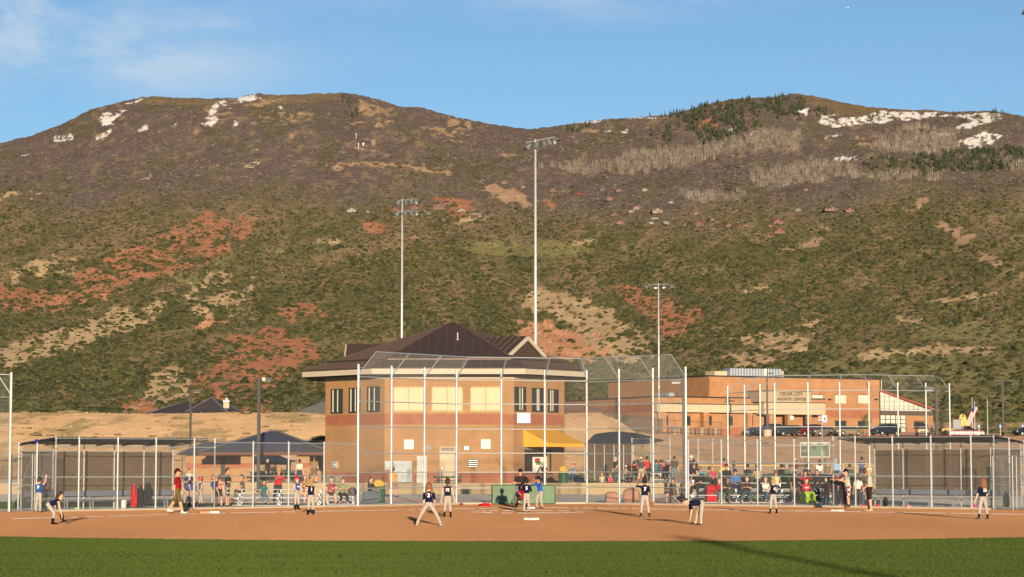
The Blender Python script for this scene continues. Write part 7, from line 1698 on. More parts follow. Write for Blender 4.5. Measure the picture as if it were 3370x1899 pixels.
person('player in navy number six bent low with head down', field(2311, 1727), 1.44, -82, 'bendlow', NAVY, GREYP, 0, .9, 1.93, under=NAVY, hair=('short', 'brown'), num='6', shoe=(48, 56, 66))
person('short-haired player in navy number four with folded arms by third base', field(2545, 1690), 1.38, 205, 'kidcrossed', **PL, skin=0, hair=('short', 'blond'), num='4')
PLAID = mat('plaid_cloth', (.5, .4, .4)); MATS.pop('plaid_cloth')
def pattern(name, c1, c2, s, kind='plaid'):
    m = bpy.data.materials.new(name); m.use_nodes = True; n, l = m.node_tree.nodes, m.node_tree.links; b = n['Principled BSDF']; b.inputs['Roughness'].default_value = .9
    t = n.new('ShaderNodeTexCoord')
    if kind == 'plaid':
        k = n.new('ShaderNodeTexChecker'); k.inputs['Scale'].default_value = s; k.inputs[1].default_value = (*lin(c1), 1); k.inputs[2].default_value = (*lin(c2), 1); l.new(t.outputs['Object'], k.inputs[0]); l.new(k.outputs[0], b.inputs['Base Color'])
    else:
        k = n.new('ShaderNodeTexWave' if kind == 'stripe' else 'ShaderNodeTexNoise'); k.inputs['Scale'].default_value = s; l.new(t.outputs['Object'], k.inputs[0]); r = n.new('ShaderNodeValToRGB'); r.color_ramp.elements[0].position = .42; r.color_ramp.elements[1].position = .58; r.color_ramp.elements[0].color = (*lin(c1), 1); r.color_ramp.elements[1].color = (*lin(c2), 1); l.new(k.outputs[0], r.inputs[0]); l.new(r.outputs[0], b.inputs['Base Color'])
    return m
M_pl1 = pattern('maroon_plaid', (196, 180, 175), (120, 60, 66), 16); M_pl2 = pattern('black_white_plaid', (170, 165, 155), (38, 36, 38), 18); M_camo = pattern('camouflage', (118, 102, 66), (62, 58, 38), 9, 'noise'); M_str = pattern('white_stripe', (215, 212, 205), (70, 76, 96), 9, 'stripe'); M_flor = pattern('red_floral', (190, 110, 105), (130, 36, 46), 14, 'noise'); M_drkpl = pattern('dark_red_plaid', (60, 22, 26), (22, 18, 22), 14); M_ylpl = pattern('yellow_plaid', (190, 160, 80), (110, 60, 50), 16)
person('coach in grey shirt and plaid shorts leaning on the fence near third base', field(2792, 1671), 1.76, -70, 'manlean', (176, 170, 152), M_pl1, 1, .85, 1.05, 1.8, (60, 50, 48), (120, 84, 66), hair=('short', 'dark'), hat=('cap', (20, 20, 22)))
person('coach in grey t-shirt and brown shorts with tan cap near third base', field(2862, 1683), 1.84, -98, 'manstand', (186, 178, 164), (52, 36, 26), 1, .9, 1.02, 1.9, (214, 170, 130), (200, 150, 110), hair=('short', 'grey'), hat=('cap', (206, 190, 140)))
pr = person('long-haired player in navy number thirteen with glove raised to her chest', field(3236, 1709), 1.46, 206, 'kidwide', NAVY, GREYP, 0, .9, 1.62, 1.62, under=(228, 226, 220), hair=('long', 'red'), num='13', shoe=(90, 92, 96)); glove('brown glove of the player wearing number thirteen', pr, 0, 1.46)
# ---- spectators: (label, px, head y, Y, H, face, pose, shirt, pants, extra)
def spect(label, px, hy, Y, H, face, key, shirt, pants, zr=None, **kw):
    J = fk(POSE[key]); top = J['top'] * H
    z = (at(px, hy, Y).z - top) if zr is None else zr
    p = at(px, hy, Y); return person(label, (p.x, Y, z), H, face, key, shirt, pants, **kw)
def onseat(label, px, row, H, face, key, shirt, pants, **kw):
    Y, zs = row; hipz = POSE[key]['hipz'] * H; return spect(label, px, HZ, Y, H, face, key, shirt, pants, zr=zs + .055 * H - hipz + .02, **kw)
TEAM = dict(sleeve=.05, pant=1.5, sock=1.5)
Lr, Lr2 = (108.6, .44), (112.0, .44)
r0, r1, r2 = (116.6, .44), (117.5, .74), (118.4, 1.04)
u0, u1 = (139.0, 1.05), (140.0, 1.35)
zG = .02; zT = .695
spect('girl in red helmet and blue jersey holding a bat upright in the dugout', 661, HZ, 103.6, 1.36, -60, 'bat_up', BLUE, GREYP, zr=zG, skin=0, hat=('helmet', (200, 18, 34)), hair=('short', 'brown'), front='Flats', **TEAM)
q = at(652, 1640, 103.4); bat('silver bat held upright by the girl in the dugout', (q.x, 103.35, .1), (.02, 0, 1), .8)
spect('girl in red helmet with one red sleeve looking out of the dugout', 703, HZ, 103.9, 1.44, 60, 'kid', BLUE, GREYP, zr=zG, skin=0, sleeve=.8, pant=1.5, sock=1.5, under=(180, 26, 34), hat=('helmet', (204, 22, 30)), hair=('short', 'brown'))
spect('player in blue standing behind the walking coach', 615, HZ, 104.3, 1.36, 150, 'kid', BLUE, GREYP, zr=zG, skin=1, hair=('short', 'dark'), hat=('cap', (30, 60, 130)), **TEAM)
spect('player in blue with dark ponytail behind the dugout mesh', 634, HZ, 104.8, 1.38, 170, 'kid', BLUE, GREYP, zr=zG, skin=1, hair=('pony', 'dark'), **TEAM)
spect('person in a white jacket far behind the dugout', 624, HZ, 150, 1.66, 40, 'reach', (205, 200, 192), (38, 38, 42), zr=.7 - .0, skin=1, sleeve=1.95, hair=('short', 'brown'), under=(205, 200, 192)) if False else spect('person in a white jacket far behind the dugout', 624, 1514, 151.5, 1.66, 40, 'reach', (205, 200, 192), (38, 38, 42), zr=zG, skin=1, sleeve=1.95, hair=('short', 'brown'), under=(205, 200, 192))
spect('girl in a pink top behind the fence beside the man in black', 723, HZ, 106.5, 1.46, 160, 'stand_w', (222, 138, 124), (36, 38, 52), zr=zG, skin=0, sleeve=.4, pant=.8, hair=('pony', 'dark'))
spect('man in black t-shirt and checked shorts with folded arms', 750, HZ, 107.2, 1.78, 80, 'crossed', (26, 26, 30), M_pl2, zr=zG, skin=1, sleeve=.85, pant=1.02, hair=('short', 'dark'))
onseat('boy in grey shirt and camouflage trousers seated with one foot up', 802, (111.5, .62), 1.5, -70, 'sitkid', (96, 88, 84), M_camo, skin=1, hair=('short', 'brown'))
onseat('girl in a teal top and jeans sitting on the low bleacher', 868, Lr, 1.40, 20, 'sitkid', (32, 104, 110), (92, 120, 140), skin=1, sleeve=.5, hair=('long', 'dark'))
spect('man in bright red shirt with straw hat behind the bleacher', 915, HZ, 111.2, 1.78, 30, 'manlean', (206, 20, 28), (42, 46, 60), zr=zG, skin=1, sleeve=.85, hair=('short', 'brown'), hat=('straw', (196, 150, 90)))
spect('woman in a cream top with dark ponytail standing under the pavilion', 986, HZ, 157, 1.62, 190, 'stand_w', (226, 212, 176), (52, 58, 76), zr=zT, skin=0, hair=('pony', 'dark'))
spect('bulky man in tan shirt and camouflage shorts by the pavilion pier', 1034, HZ, 158, 1.82, 178, 'stand_b', (136, 110, 70), M_camo, zr=zT, skin=1, sleeve=.9, pant=1.02, hair=('short', 'brown'))
onseat('girl in yellow plaid sitting beyond the waiting runner', 1004, (114.5, .62), 1.5, 10, 'sit_w', M_ylpl, M_flor, skin=0, sleeve=.5, hair=('long', 'brown'))
spect('person in black jacket far under the pavilion roof', 880, HZ, 160, 1.7, 60, 'stand', (30, 28, 30), (36, 34, 38), zr=zT, skin=1, sleeve=1.9, hair=('short', 'dark'))
onseat('woman in floral red top seated with arms in her lap', 1091, Lr2, 1.68, 6, 'sitwide', M_flor, (52, 60, 84), skin=0, sleeve=.5, pant=.9, hair=('short', 'dark'))
onseat('woman in light green top and black trousers seated beside a bag', 1124, Lr2, 1.66, 24, 'sitfwd_w', (128, 158, 104), (26, 26, 30), skin=0, sleeve=.7, hair=('short', 'brown'))
onseat('woman in black and red under a grey blanket by the bin', 1218, (115.6, .42), 1.64, 40, 'sit_w', (32, 30, 34), (84, 96, 108), skin=0, sleeve=1.9, under=(30, 30, 34), hair=('long', 'brown'))
spect('man in orange t-shirt and tan shorts walking away by the cabinets', 1294, HZ, 139, 1.8, 168, 'walk', (232, 148, 40), (176, 140, 96), zr=zG, skin=0, sleeve=.85, pant=1.02, hair=('short', 'dark'), hat=('cap', (90, 80, 72)))
onseat('person in pale blue seated far under the awning', 1890, (158, 1.15), 1.6, -40, 'sit', (96, 130, 150), (70, 90, 110), skin=1, hair=('short', 'brown'))
spect('vendor in dark clothes standing inside the concession window', 1790, 1522, 162.6, 1.65, -20, 'stand', (40, 44, 48), (40, 40, 44), skin=1, hair=('short', 'dark'))
onseat('small child in cream jumper sitting on the retaining wall', 1981, (153.2, .76), 1.15, 176, 'sitkid', (210, 188, 150), (196, 170, 140), skin=0, hair=('long', 'blond'))
onseat('toddler in bright pink sitting on the retaining wall', 2009, (153.2, .76), .98, 180, 'sitkid', (232, 70, 96), (190, 60, 90), skin=0, hair=('short', 'blond'))
spect('man in black with grey hair standing by the farther dugout', 2026, HZ, 158, 1.78, -60, 'manstand', (30, 30, 34), (70, 84, 104), zr=zT, skin=1, hair=('short', 'grey'))
onseat('child in white cap seated at the picnic table', 2058, (156.5, 1.15), 1.3, 150, 'sitkid', (150, 130, 110), (60, 60, 66), skin=1, hair=('short', 'brown'), hat=('cap', (225, 222, 215)))
spect('girl in red jersey standing left of her red-shirted friend', 2087, HZ, 160, 1.5, 150, 'kid', (214, 46, 44), (48, 48, 56), zr=zT, skin=0, hair=('pony', 'brown'))
spect('girl in red jersey half hidden behind the man in khaki shorts', 2099, HZ, 161, 1.56, 200, 'kid', (206, 40, 40), (50, 50, 58), zr=zT, skin=0, hair=('pony', 'dark'))
spect('man in dark grey shirt and khaki shorts with white cap', 2110, HZ, 157.5, 1.76, 170, 'manstand', (62, 62, 70), (186, 160, 116), zr=zT, skin=1, sleeve=.85, pant=1.0, hair=('short', 'brown'), hat=('cap', (225, 220, 205)))
spect('man in bright red shirt and black trousers beyond the backstop post', 2129, HZ, 158.5, 1.82, 190, 'manstand', (214, 38, 36), (32, 32, 36), zr=zT, skin=1, sleeve=.8, hair=('short', 'dark'))
for px, c, lb, hc in ((2158, (60, 96, 104), 'person in teal seated left in the far row behind the fence', 'dark'), (2170, (44, 70, 86), 'person in dark teal seated in the far row behind the fence', 'brown'), (2179, (206, 62, 48), 'person in orange red seated in the far row behind the fence', 'brown'), (2194, (30, 30, 34), 'man in black seated at the end of the far row', 'grey')):
    onseat(lb, px, (160, 1.35), 1.7, 150, 'sit', c, (44, 50, 66), skin=1, hair=('short', hc))
spect('man in olive t-shirt and grey trousers standing behind the black lamp post', 2219, HZ, 156.5, 1.84, 175, 'stand_b', (70, 66, 56), (96, 112, 116), zr=zT, skin=1, sleeve=.9, hair=('short', 'brown'))
spect('man in navy shirt and white cap standing among the far seats', 2275, HZ, 146.5, 1.86, 120, 'manstand', (34, 38, 54), (28, 28, 32), zr=zG + .02, skin=1, sleeve=.9, hair=('short', 'grey'), hat=('cap', (236, 232, 220))) if False else spect('man in navy shirt and white cap standing among the far seats', 2275, HZ, 155, 1.86, 120, 'manstand', (34, 38, 54), (28, 28, 32), zr=zT, skin=1, sleeve=.9, hair=('short', 'grey'), hat=('cap', (236, 232, 220)))
spect('boy in orange red shirt behind the man in the white cap', 2283, HZ, 157, 1.6, 160, 'kid', (206, 70, 56), (60, 60, 66), zr=zT, skin=1, hair=('short', 'brown'))
onseat('woman in grey with dark hair in the upper bleacher', 2292, (143, 1.15), 1.64, 160, 'sit_w', (64, 66, 66), (44, 46, 52), skin=1, hair=('long', 'dark'))
onseat('child in bright teal in the upper bleacher', 2304, (141, 1.05), 1.4, 170, 'sitkid', (42, 150, 176), (60, 70, 90), skin=1, hair=('short', 'red'))
onseat('child in lime green in the upper bleacher', 2333, (142, 1.05), 1.35, 160, 'sitkid', (56, 176, 84), (50, 60, 60), skin=1, hair=('short', 'dark'))
spect('boy in red shirt and black cap standing beyond the upper bleacher', 2384, HZ, 175, 1.45, 170, 'kid', (214, 60, 50), (40, 40, 44), zr=zT + .25, skin=1, hair=('short', 'dark'), hat=('cap', (60, 60, 62)))
spect('girl in grey blue with long hair standing by the yellow fence cap', 2416, HZ, 178, 1.42, 120, 'kid', (84, 86, 100), (60, 64, 80), zr=zT + .1, skin=1, hair=('long', 'brown'))
onseat('man in black shirt holding his hand to his face on the bleacher', 2297, r1, 1.78, -30, 'sitphoto', (26, 26, 28), (40, 40, 44), skin=1, sleeve=.85, hair=('short', 'dark'))
onseat('woman in green jacket in the folding chair', 2218, (116.2, .40), 1.62, -50, 'sit_w', (84, 100, 72), (96, 70, 66), skin=1, sleeve=1.8, under=(84, 100, 72), hair=('short', 'brown'), pant=.8)
onseat('woman in pink and a tan sun hat on the bleacher', 2344, r2, 1.62, 10, 'sit_w', (176, 70, 78), (56, 50, 56), skin=0, sleeve=.7, hair=('long', 'blond'), hat=('sunhat', (180, 150, 100)))
onseat('blond woman in red jacket and jeans in the front row', 2356, r0, 1.66, 40, 'sitfwd_w', (186, 26, 36), (104, 116, 122), skin=0, sleeve=1.9, under=(190, 28, 38), hair=('short', 'blond'))
onseat('man in black jacket with dark cap in the top row', 2390, r2, 1.76, 0, 'sit', (30, 28, 30), (52, 52, 54), skin=1, sleeve=1.9, under=(30, 28, 30), hair=('short', 'dark'), hat=('cap', (30, 28, 28)))
onseat('man in charcoal shirt leaning sideways in the front row', 2402, r0, 1.76, -36, 'sitfwd', (64, 60, 54), (84, 90, 88), skin=1, sleeve=.9, hair=('short', 'dark'))
onseat('man in blue t-shirt with folded arms and navy cap', 2419, r1, 1.80, 4, 'sitwide', (66, 112, 170), (44, 54, 84), skin=1, sleeve=.85, hair=('short', 'brown'), hat=('cap', (32, 36, 52)))
onseat('red-haired man in dark plaid shirt and jeans in the front row', 2460, r0, 1.80, -14, 'sitfwd', M_drkpl, (76, 92, 106), skin=0, sleeve=.9, hair=('short', 'red'))
onseat('person in tan jacket seen from behind in the top row', 2494, r2, 1.70, 186, 'sit', (184, 158, 122), (52, 52, 60), skin=1, sleeve=1.9, under=(184, 158, 122), hair=('short', 'dark'))
onseat('white-haired woman in white jacket and jeans in the front row', 2517, r0, 1.62, 20, 'sit_w', (224, 218, 206), (74, 96, 124), skin=0, sleeve=1.9, under=(224, 218, 206), hair=('short', 'grey'))
onseat('person in pale yellow shirt behind number four', 2553, r1, 1.74, 170, 'sit', (220, 198, 140), (64, 84, 110), skin=0, sleeve=.9, hair=('short', 'red'))
onseat('woman in black and grey vest in the third row', 2619, r2, 1.66, 20, 'sit_w', (116, 116, 118), (60, 66, 84), skin=1, sleeve=.8, hair=('short', 'dark'))
onseat('boy in black t-shirt and cap with bare legs on the bleacher', 2612, r1, 1.56, 16, 'sitkid', (28, 28, 32), (40, 40, 46), skin=1, sleeve=.85, pant=.8, hair=('short', 'dark'), hat=('cap', (26, 26, 30)))
onseat('woman in red jacket shading her eyes with both arms', 2648, r1, 1.66, 4, 'sitarm', (184, 24, 36), (44, 44, 50), skin=0, sleeve=1.95, under=(184, 24, 36), hair=('short', 'brown'))
onseat('child in red lettered top under the lime blanket', 2652, r0, 1.45, 6, 'sitkid', (196, 30, 36), (150, 190, 40), skin=0, sleeve=1.95, under=(196, 30, 36), hair=('short', 'brown'), front='CEDAR')
onseat('man in dark jacket on the bleacher beside the red coats', 2690, r1, 1.76, -20, 'sit', (34, 36, 46), (46, 56, 76), skin=1, sleeve=1.9, under=(34, 36, 46), hair=('short', 'brown'))
spect('child in dark red top and jeans standing at the end of the bleacher', 2718, HZ, 110.8, 1.28, -20, 'kid', (120, 22, 32), (56, 72, 100), zr=zG, skin=0, sleeve=1.95, under=(120, 22, 32), pant=1.95, hair=('short', 'blond'))
for px, row, c, hc, ht, lb in ((2461, u0, (40, 44, 58), 'dark', (36, 36, 40), 'man in navy with dark cap seen from behind in the upper bleacher'), (2572, u0, (32, 32, 36), 'dark', None, 'woman in black with dark hair in the upper bleacher'), (2589, u0, (80, 100, 78), 'grey', (150, 150, 146), 'man in green with grey cap in the upper bleacher'), (2655, u0, (36, 36, 38), 'brown', None, 'broad man in black seen from behind in the upper bleacher'), (2490, u0, (52, 50, 52), 'brown', None, 'person in charcoal seen from behind in the upper bleacher'), (2776, u0, None, 'grey', None, 'person in striped shirt with straw hat in the upper bleacher'), (2797, u0, (70, 80, 74), 'brown', None, 'woman in grey green at the end of the upper bleacher')):
    onseat(lb, px, row, 1.72, 178, 'sit', c or M_str, (44, 48, 60), skin=1, sleeve=.9, hair=('short', hc), hat=('cap', ht) if ht else (('straw', (200, 160, 100)) if c is None else None))
spect('boy in red shirt and white cap beyond the second backstop', 2618, HZ, 178, 1.46, -150, 'kid', (216, 52, 48), (220, 210, 200), zr=zT + .2, skin=1, hair=('short', 'brown'), hat=('cap', (228, 224, 214)))
spect('woman in white top and jeans with long brown hair', 2697, HZ, 150.0, 1.70, 190, 'stand_w', (226, 222, 214), (92, 116, 140), zr=zG + .55, skin=0, sleeve=.7, hair=('long', 'brown'))
spect('man in light blue shirt and grey cap by the second backstop', 2750, HZ, 149, 1.80, 178, 'stand_b', (132, 166, 190), (50, 56, 74), zr=zG + .55, skin=1, sleeve=.85, hair=('short', 'grey'), hat=('cap', (150, 150, 150)))
spect('girl in black with a bright pink cap reaching up the fence mesh', 2757, HZ, 107.6, 1.42, 170, 'lean_fence', (28, 28, 34), GREYP, zr=zG, skin=1, hair=('short', 'brown'), hat=('helmet', (228, 36, 96)))
spect('girl in black with a maroon cap beside the pink cap', 2770, HZ, 107.4, 1.42, 150, 'kid', (24, 24, 28), (34, 34, 40), zr=zG, skin=1, hair=('short', 'dark'), hat=('helmet', (128, 24, 34)))
spect('player in white jersey half hidden behind the leaning coach', 2823, HZ, 106.4, 1.48, 160, 'kid', (220, 214, 204), (60, 66, 80), zr=zG, skin=1, hair=('short', 'brown'))
spect('man in camouflage behind the coach in the tan cap', 2848, HZ, 107.4, 1.76, 150, 'stand', M_camo, (70, 84, 104), zr=zG, skin=1, sleeve=1.9, hair=('short', 'brown'), under=M_camo)
spect('man in dark blue seen past the two coaches', 2836, HZ, 156, 1.78, 175, 'stand', (70, 92, 126), (44, 48, 60), zr=zT, skin=1, hair=('short', 'dark'))
# ================================================================ small things
WHITE_BASE = mat('white_base', (.78, .74, .64), .7, 0, .06, 6)
def base(label, px, py, w_=.38, rz=R(45), twin=False):
    p = gnd(px, py, .006); rt_ = thing('base', label, 'base', tuple(p), rz)
    mb = MB(); prof = [(-w_ / 2, -w_ / 2), (w_ / 2, -w_ / 2), (w_ / 2, w_ / 2), (-w_ / 2, w_ / 2)]
    mb.add([(x, y, 0) for x, y in prof] + [(x * .92, y * .92, .075) for x, y in prof], [(0, 1, 5, 4), (1, 2, 6, 5), (2, 3, 7, 6), (3, 0, 4, 7), (4, 5, 6, 7), (3, 2, 1, 0)]); mb.build('pad', WHITE_BASE, rt_, local=True)
    if twin: mb = MB(); mb.add([(x - w_ * 1.0, y, .0) for x, y in prof] + [(x * .92 - w_ * 1.0, y * .92, .072) for x, y in prof], [(0, 1, 5, 4), (1, 2, 6, 5), (2, 3, 7, 6), (3, 0, 4, 7), (4, 5, 6, 7), (3, 2, 1, 0)]); mb.build('safety_pad', mat('orange_base', (.62, .26, .10), .7), rt_, local=True, label='orange half of the double base')
base('white second base alone in the middle of the clay', 1749, 1711, .40)
base('double white and orange first base by the dugout fence', 704, 1689, .40, R(14), True)
base('white third base near the two coaches', 2757, 1683, .40)
base('flat white home plate beside the batter', 1748, 1673.5, .36, R(0))
# chalk lines
CHALK = mat('chalk', (.78, .70, .60), .95, 0, .3, 2.0)
def chalk(label, pts, w_=.14):
    mb = MB(); vs = []
    for i, (x, y) in enumerate(pts):
        a = Vector(pts[max(0, i - 1)]); b = Vector(pts[min(len(pts) - 1, i + 1)]); d = (b - a).normalized(); n_ = Vector((-d.y, d.x)); f = w_ * (.35 + .65 * float(vnoise(np.array([i * .9]), np.array([len(pts) * .37]), 3)[0]))
        vs += [(x + n_.x * f / 2, y + n_.y * f / 2, .004), (x, y, .008 + .022 * f / w_), (x - n_.x * f / 2, y - n_.y * f / 2, .004)]
    fs = [g for i in range(len(pts) - 1) if _chk(i) for g in ((3 * i, 3 * i + 1, 3 * i + 4, 3 * i + 3), (3 * i + 1, 3 * i + 2, 3 * i + 5, 3 * i + 4))]
    mb.add(vs, fs); o = mb.build('chalk_line', CHALK); props(o, label, 'chalk line', kind='structure')
_r = random.Random(5)
def _chk(i): return _r.random() > .18
hm = gnd(1748, 1671, 0); fb, tb = gnd(700, 1690, 0), gnd(2758, 1684, 0)
def line(a, b, n): return [(a.x + (b.x - a.x) * i / n, a.y + (b.y - a.y) * i / n) for i in range(n + 1)]
e1_ = gnd(-120, 1713, 0); e2_ = gnd(3500, 1696, 0)
chalk('white chalk foul line running to first base', line(hm, fb, 60) + line(fb, e1_, 40)[1:]); chalk('white chalk foul line running to third base', line(hm, tb, 60) + line(tb, e2_, 40)[1:])
pcx, pcy = gnd(1734, 1685, 0).x, gnd(1734, 1685, 0).y
chalk('broken white chalk circle round the pitcher', [(pcx + 2.44 * math.cos(t), pcy + 4.2 * math.sin(t) * .58) for t in np.linspace(0, 6.283, 70)])
# concrete mow kerb below the fences
def kerb(pts):
    mb = MB()
    for a, b in zip(pts, pts[1:]): mb.bar((a[0], a[1], .03), (b[0], b[1], .03), .30, .075)
    props(mb.build('fence_kerb', mat('tan_kerb', (.46, .36, .24), .95, 0, .15, 1.5)), kind='structure')
kerb([LX, LB, CA, CB, RA_, RX])
# bins
def bin_(label, px, Y, z, H=1.15):
    p = at(px, HZ, Y); rt_ = thing('litter_bin', label, 'bin', (p.x, Y, z), group='green litter bins')
    mb = MB(); mb.lathe([(.29, 0), (.30, .03), (.31, .78), (.33, .80), (.33, .82)], (p.x, Y, z), 16); mb.build('barrel', mat('green_bin', (.022, .10, .04), .5, 0, .1, 4), rt_)
    for k in range(16): t = 2 * math.pi * k / 16; mb = MB(); mb.bar((p.x + .315 * math.cos(t), Y + .315 * math.sin(t), z + .04), (p.x + .325 * math.cos(t), Y + .325 * math.sin(t), z + .78), .03, .02); mb.build('slat', mat('green_slat', (.02, .075, .03), .55), rt_, uv=False)
    mb = MB(); mb.lathe([(.34, .82), (.34, .88), (.30, 1.02), (.20, 1.14), (.05, 1.20), (.002, 1.21)], (p.x, Y, z), 16); o = mb.build('dome_lid', mat('yellow_lid', (.75, .48, .05), .45, 0, .04), rt_, smooth=True)
    mb = MB(); mb.box((p.x + .05, Y - .29, z + .97), (.24, .12, .12)); mb.build('flap', mat('flap_dark_yellow', (.45, .27, .03), .6), o)  # flap in a darker yellow than the dome
bin_('green litter bin with yellow dome lid by the woman in black', 1246, 116.8, .02)
bin_('green litter bin with yellow dome lid under the awning', 1854, 156, .69)
bin_('green litter bin with yellow dome lid near the upper bleacher', 2379, 150, .62)
# bleachers
def bleacher(label, x0, x1, rows, zg, group='aluminium bleachers', back=None, m=None):
    rt_ = thing('bleacher', label, 'bleacher', ((x0 + x1) / 2, rows[0][0], zg), group=group)
    m = m or ALU
    for Y, z in rows:
        mb = MB(); mb.box(((x0 + x1) / 2, Y, z - .02), (x1 - x0, .26, .04)); mb.build('seat_plank', m, rt_)
        mb = MB(); mb.box(((x0 + x1) / 2, Y - .38, max(zg + .05, z - .42)), (x1 - x0, .24, .035)); mb.build('foot_plank', m, rt_)
    n_ = max(2, int((x1 - x0) / 2.2))
    for k in range(n_ + 1):
        x = x0 + .2 + (x1 - x0 - .4) * k / n_
        for Y, z in rows: mb = MB(); mb.bar((x, Y, zg), (x, Y, z - .04), .05, .05); mb.bar((x, Y - .38, zg + .02), (x, Y + .05, z - .06), .04, .04); mb.build('leg', STEEL_RAIL, rt_)
    return rt_
def xr(px0, px1, Y): return at(px0, HZ, Y).x, at(px1, HZ, Y).x
bleacher('low aluminium bleacher behind the fence by first base', *xr(770, 1060, 108.6), [(108.6, .44), (109.4, .62), (110.2, .8)], .014)
bleacher('short aluminium bleacher with two seated women', *xr(1062, 1175, 112), [(112.0, .44), (112.8, .66)], .014)
bleacher('crowded aluminium bleacher behind the fence by third base', *xr(2262, 2745, 116.6), [r0, r1, r2], .014)
bleacher('upper aluminium bleacher facing the farther field', *xr(2270, 2820, 139), [(139.0, 1.05), (140.0, 1.35)], .014)
bleacher('far aluminium bench row behind the backstop post', *xr(2140, 2206, 160), [(160, 1.35)], .69)
gsn = thing('green_windscreen', 'dark green mesh screen hung behind the crowded bleacher', 'windscreen', (*at(2500, HZ, 121).xy, 0))
a, b = at(2300, HZ, 121.5), at(2840, HZ, 121.5)
mb = MB(); mb.add([(a.x, 121.5, .1), (b.x, 121.5, .1), (b.x, 121.5, 1.45), (a.x, 121.5, 1.45)], [(0, 1, 2, 3)]); o = mb.build('screen', GREEN_SCREEN, gsn); sd = o.modifiers.new('thick', 'SOLIDIFY'); sd.thickness = .006
for k in range(8): x = a.x + (b.x - a.x) * k / 7; mb = MB(); mb.cyl((x, 121.55, 0), (x, 121.55, 1.5), .03, .03, 6); mb.build('post', STEEL_RAIL, gsn)
mb = MB(); mb.cyl((a.x, 121.5, 1.47), (b.x, 121.5, 1.47), .022, .022, 6); mb.build('rail', STEEL_RAIL, gsn)
# picnic tables
GT = mat('green_table', (.018, .105, .050), .5, 0, .1, 3)
def table(label, px, Y, z, rz=0.0, L=1.9):
    p = at(px, HZ, Y); rt_ = thing('picnic_table', label, 'picnic table', (p.x, Y, z), rz, 'green picnic tables')
    for k in range(3): mb = MB(); mb.box((0, (k - 1) * .26, .76), (L, .24, .045)); mb.build('top_plank', GT, rt_, local=True)
    for s in (-1, 1):
        mb = MB(); mb.box((0, s * .72, .45), (L, .26, .045)); mb.build('seat', GT, rt_, local=True)
        mb = MB(); mb.bar((s * L * .34, -.72, .40), (s * L * .34, .72, .40), .05, .05); mb.bar((s * L * .34, -.55, 0), (s * L * .34, -.25, .74), .05, .05); mb.bar((s * L * .34, .55, 0), (s * L * .34, .25, .74), .05, .05); mb.build('frame', mat('table_frame', (.10, .07, .05), .6), rt_, local=True)
table('green picnic table in front of the steel door', 1484, 156.8, .69); table('green picnic table beside the farther dugout', 1960, 156.5, .69); table('green picnic table right of the farther dugout', 2054, 157.3, .69)
table('green picnic table under the left end of the pavilion', 865, 162, .69, 0, 2.4); table('green picnic table under the middle of the pavilion', 930, 163, .69, 0, 2.4); table('green picnic table under the right end of the pavilion', 965, 161, .69); table('green picnic table beside the awning bin', 1830, 157.6, .69); table('green picnic table near the upper bleacher', 2580, 146, .014); table('green picnic table behind the striped shirt', 2735, 146, .014)
# boulders
def boulder(label, px0, px1, py0, py1, seed):
    Y = 119.5; a, b = at(px0, py1, Y), at(px1, py0, Y); W_, H_ = b.x - a.x, b.z - .0
    bm = bmesh.new(); bmesh.ops.create_icosphere(bm, subdivisions=3, radius=.5)
    for v in bm.verts:
        c = v.co.copy(); c = Vector([math.copysign(abs(q) ** .6, q) for q in c]); d = 1 + .14 * mnoise.noise(v.co * 3 + Vector((seed, 0, 0))) + .05 * mnoise.noise(v.co * 9 + Vector((seed, 3, 0)))
        v.co = Vector((c.x * d * W_ * .78, c.y * d * W_ * .6, c.z * d * H_ * .78))
    me = bpy.data.meshes.new('boulder'); bm.to_mesh(me); bm.free(); me.polygons.foreach_set('use_smooth', [False] * len(me.polygons))
    o = link('boulder', me, mat('red_sandstone', (.40, .20, .13), .95, 0, .25, 2.5, .5, 8)); o.location = ((a.x + b.x) / 2, Y, H_ * .42); props(o, label, 'boulder', 'red boulders behind the fence')
boulder('low rounded red boulder behind the fence', 1991, 2036, 1616, 1642, 1); boulder('big square red boulder behind the fence', 2052, 2103, 1604, 1645, 4)
# bags, buckets and loose kit in the dugouts
def bag(label, px, Y, w_, h_, col, name='kit_bag', z=.02, tilt=0.0):
    p = at(px, HZ, Y); rt_ = thing(name, label, 'bag', (p.x, Y, z))
    mb = MB(); mb.lathe([(.02, 0), (w_ * .46, .02), (w_ * .5, h_ * .3), (w_ * .48, h_ * .65), (w_ * .30, h_ * .92), (.02, h_)], (p.x, Y, z), 12, 1.0, .6); o = mb.build('sack', cloth(col), rt_, smooth=True)
    mb = MB(); mb.path([(p.x - w_ * .2, Y - w_ * .22, z + h_ * .9), (p.x - w_ * .3, Y - w_ * .34, z + h_ * .5), (p.x - w_ * .2, Y - w_ * .3, z + h_ * .15)], .018); mb.path([(p.x + w_ * .2, Y - w_ * .22, z + h_ * .9), (p.x + w_ * .28, Y - w_ * .34, z + h_ * .5)], .018); mb.build('strap', cloth((40, 40, 42)), rt_)
    mb = MB(); mb.box((p.x, Y - w_ * .31, z + h_ * .35), (w_ * .4, .05, h_ * .3)); mb.build('pocket', cloth(tuple(max(0, c - 12) for c in col)), rt_)
bag('tall red bat bag hanging on the dugout fence', 442, 101.6, .30, 1.02, (196, 30, 40), z=.1); bag('black kit bag beside the red bat bag', 464, 102.0, .30, .92, (30, 32, 38), z=.1); bag('black and white kit bag on the dugout bench', 488, 101.9, .36, .85, (34, 38, 44), z=.32)
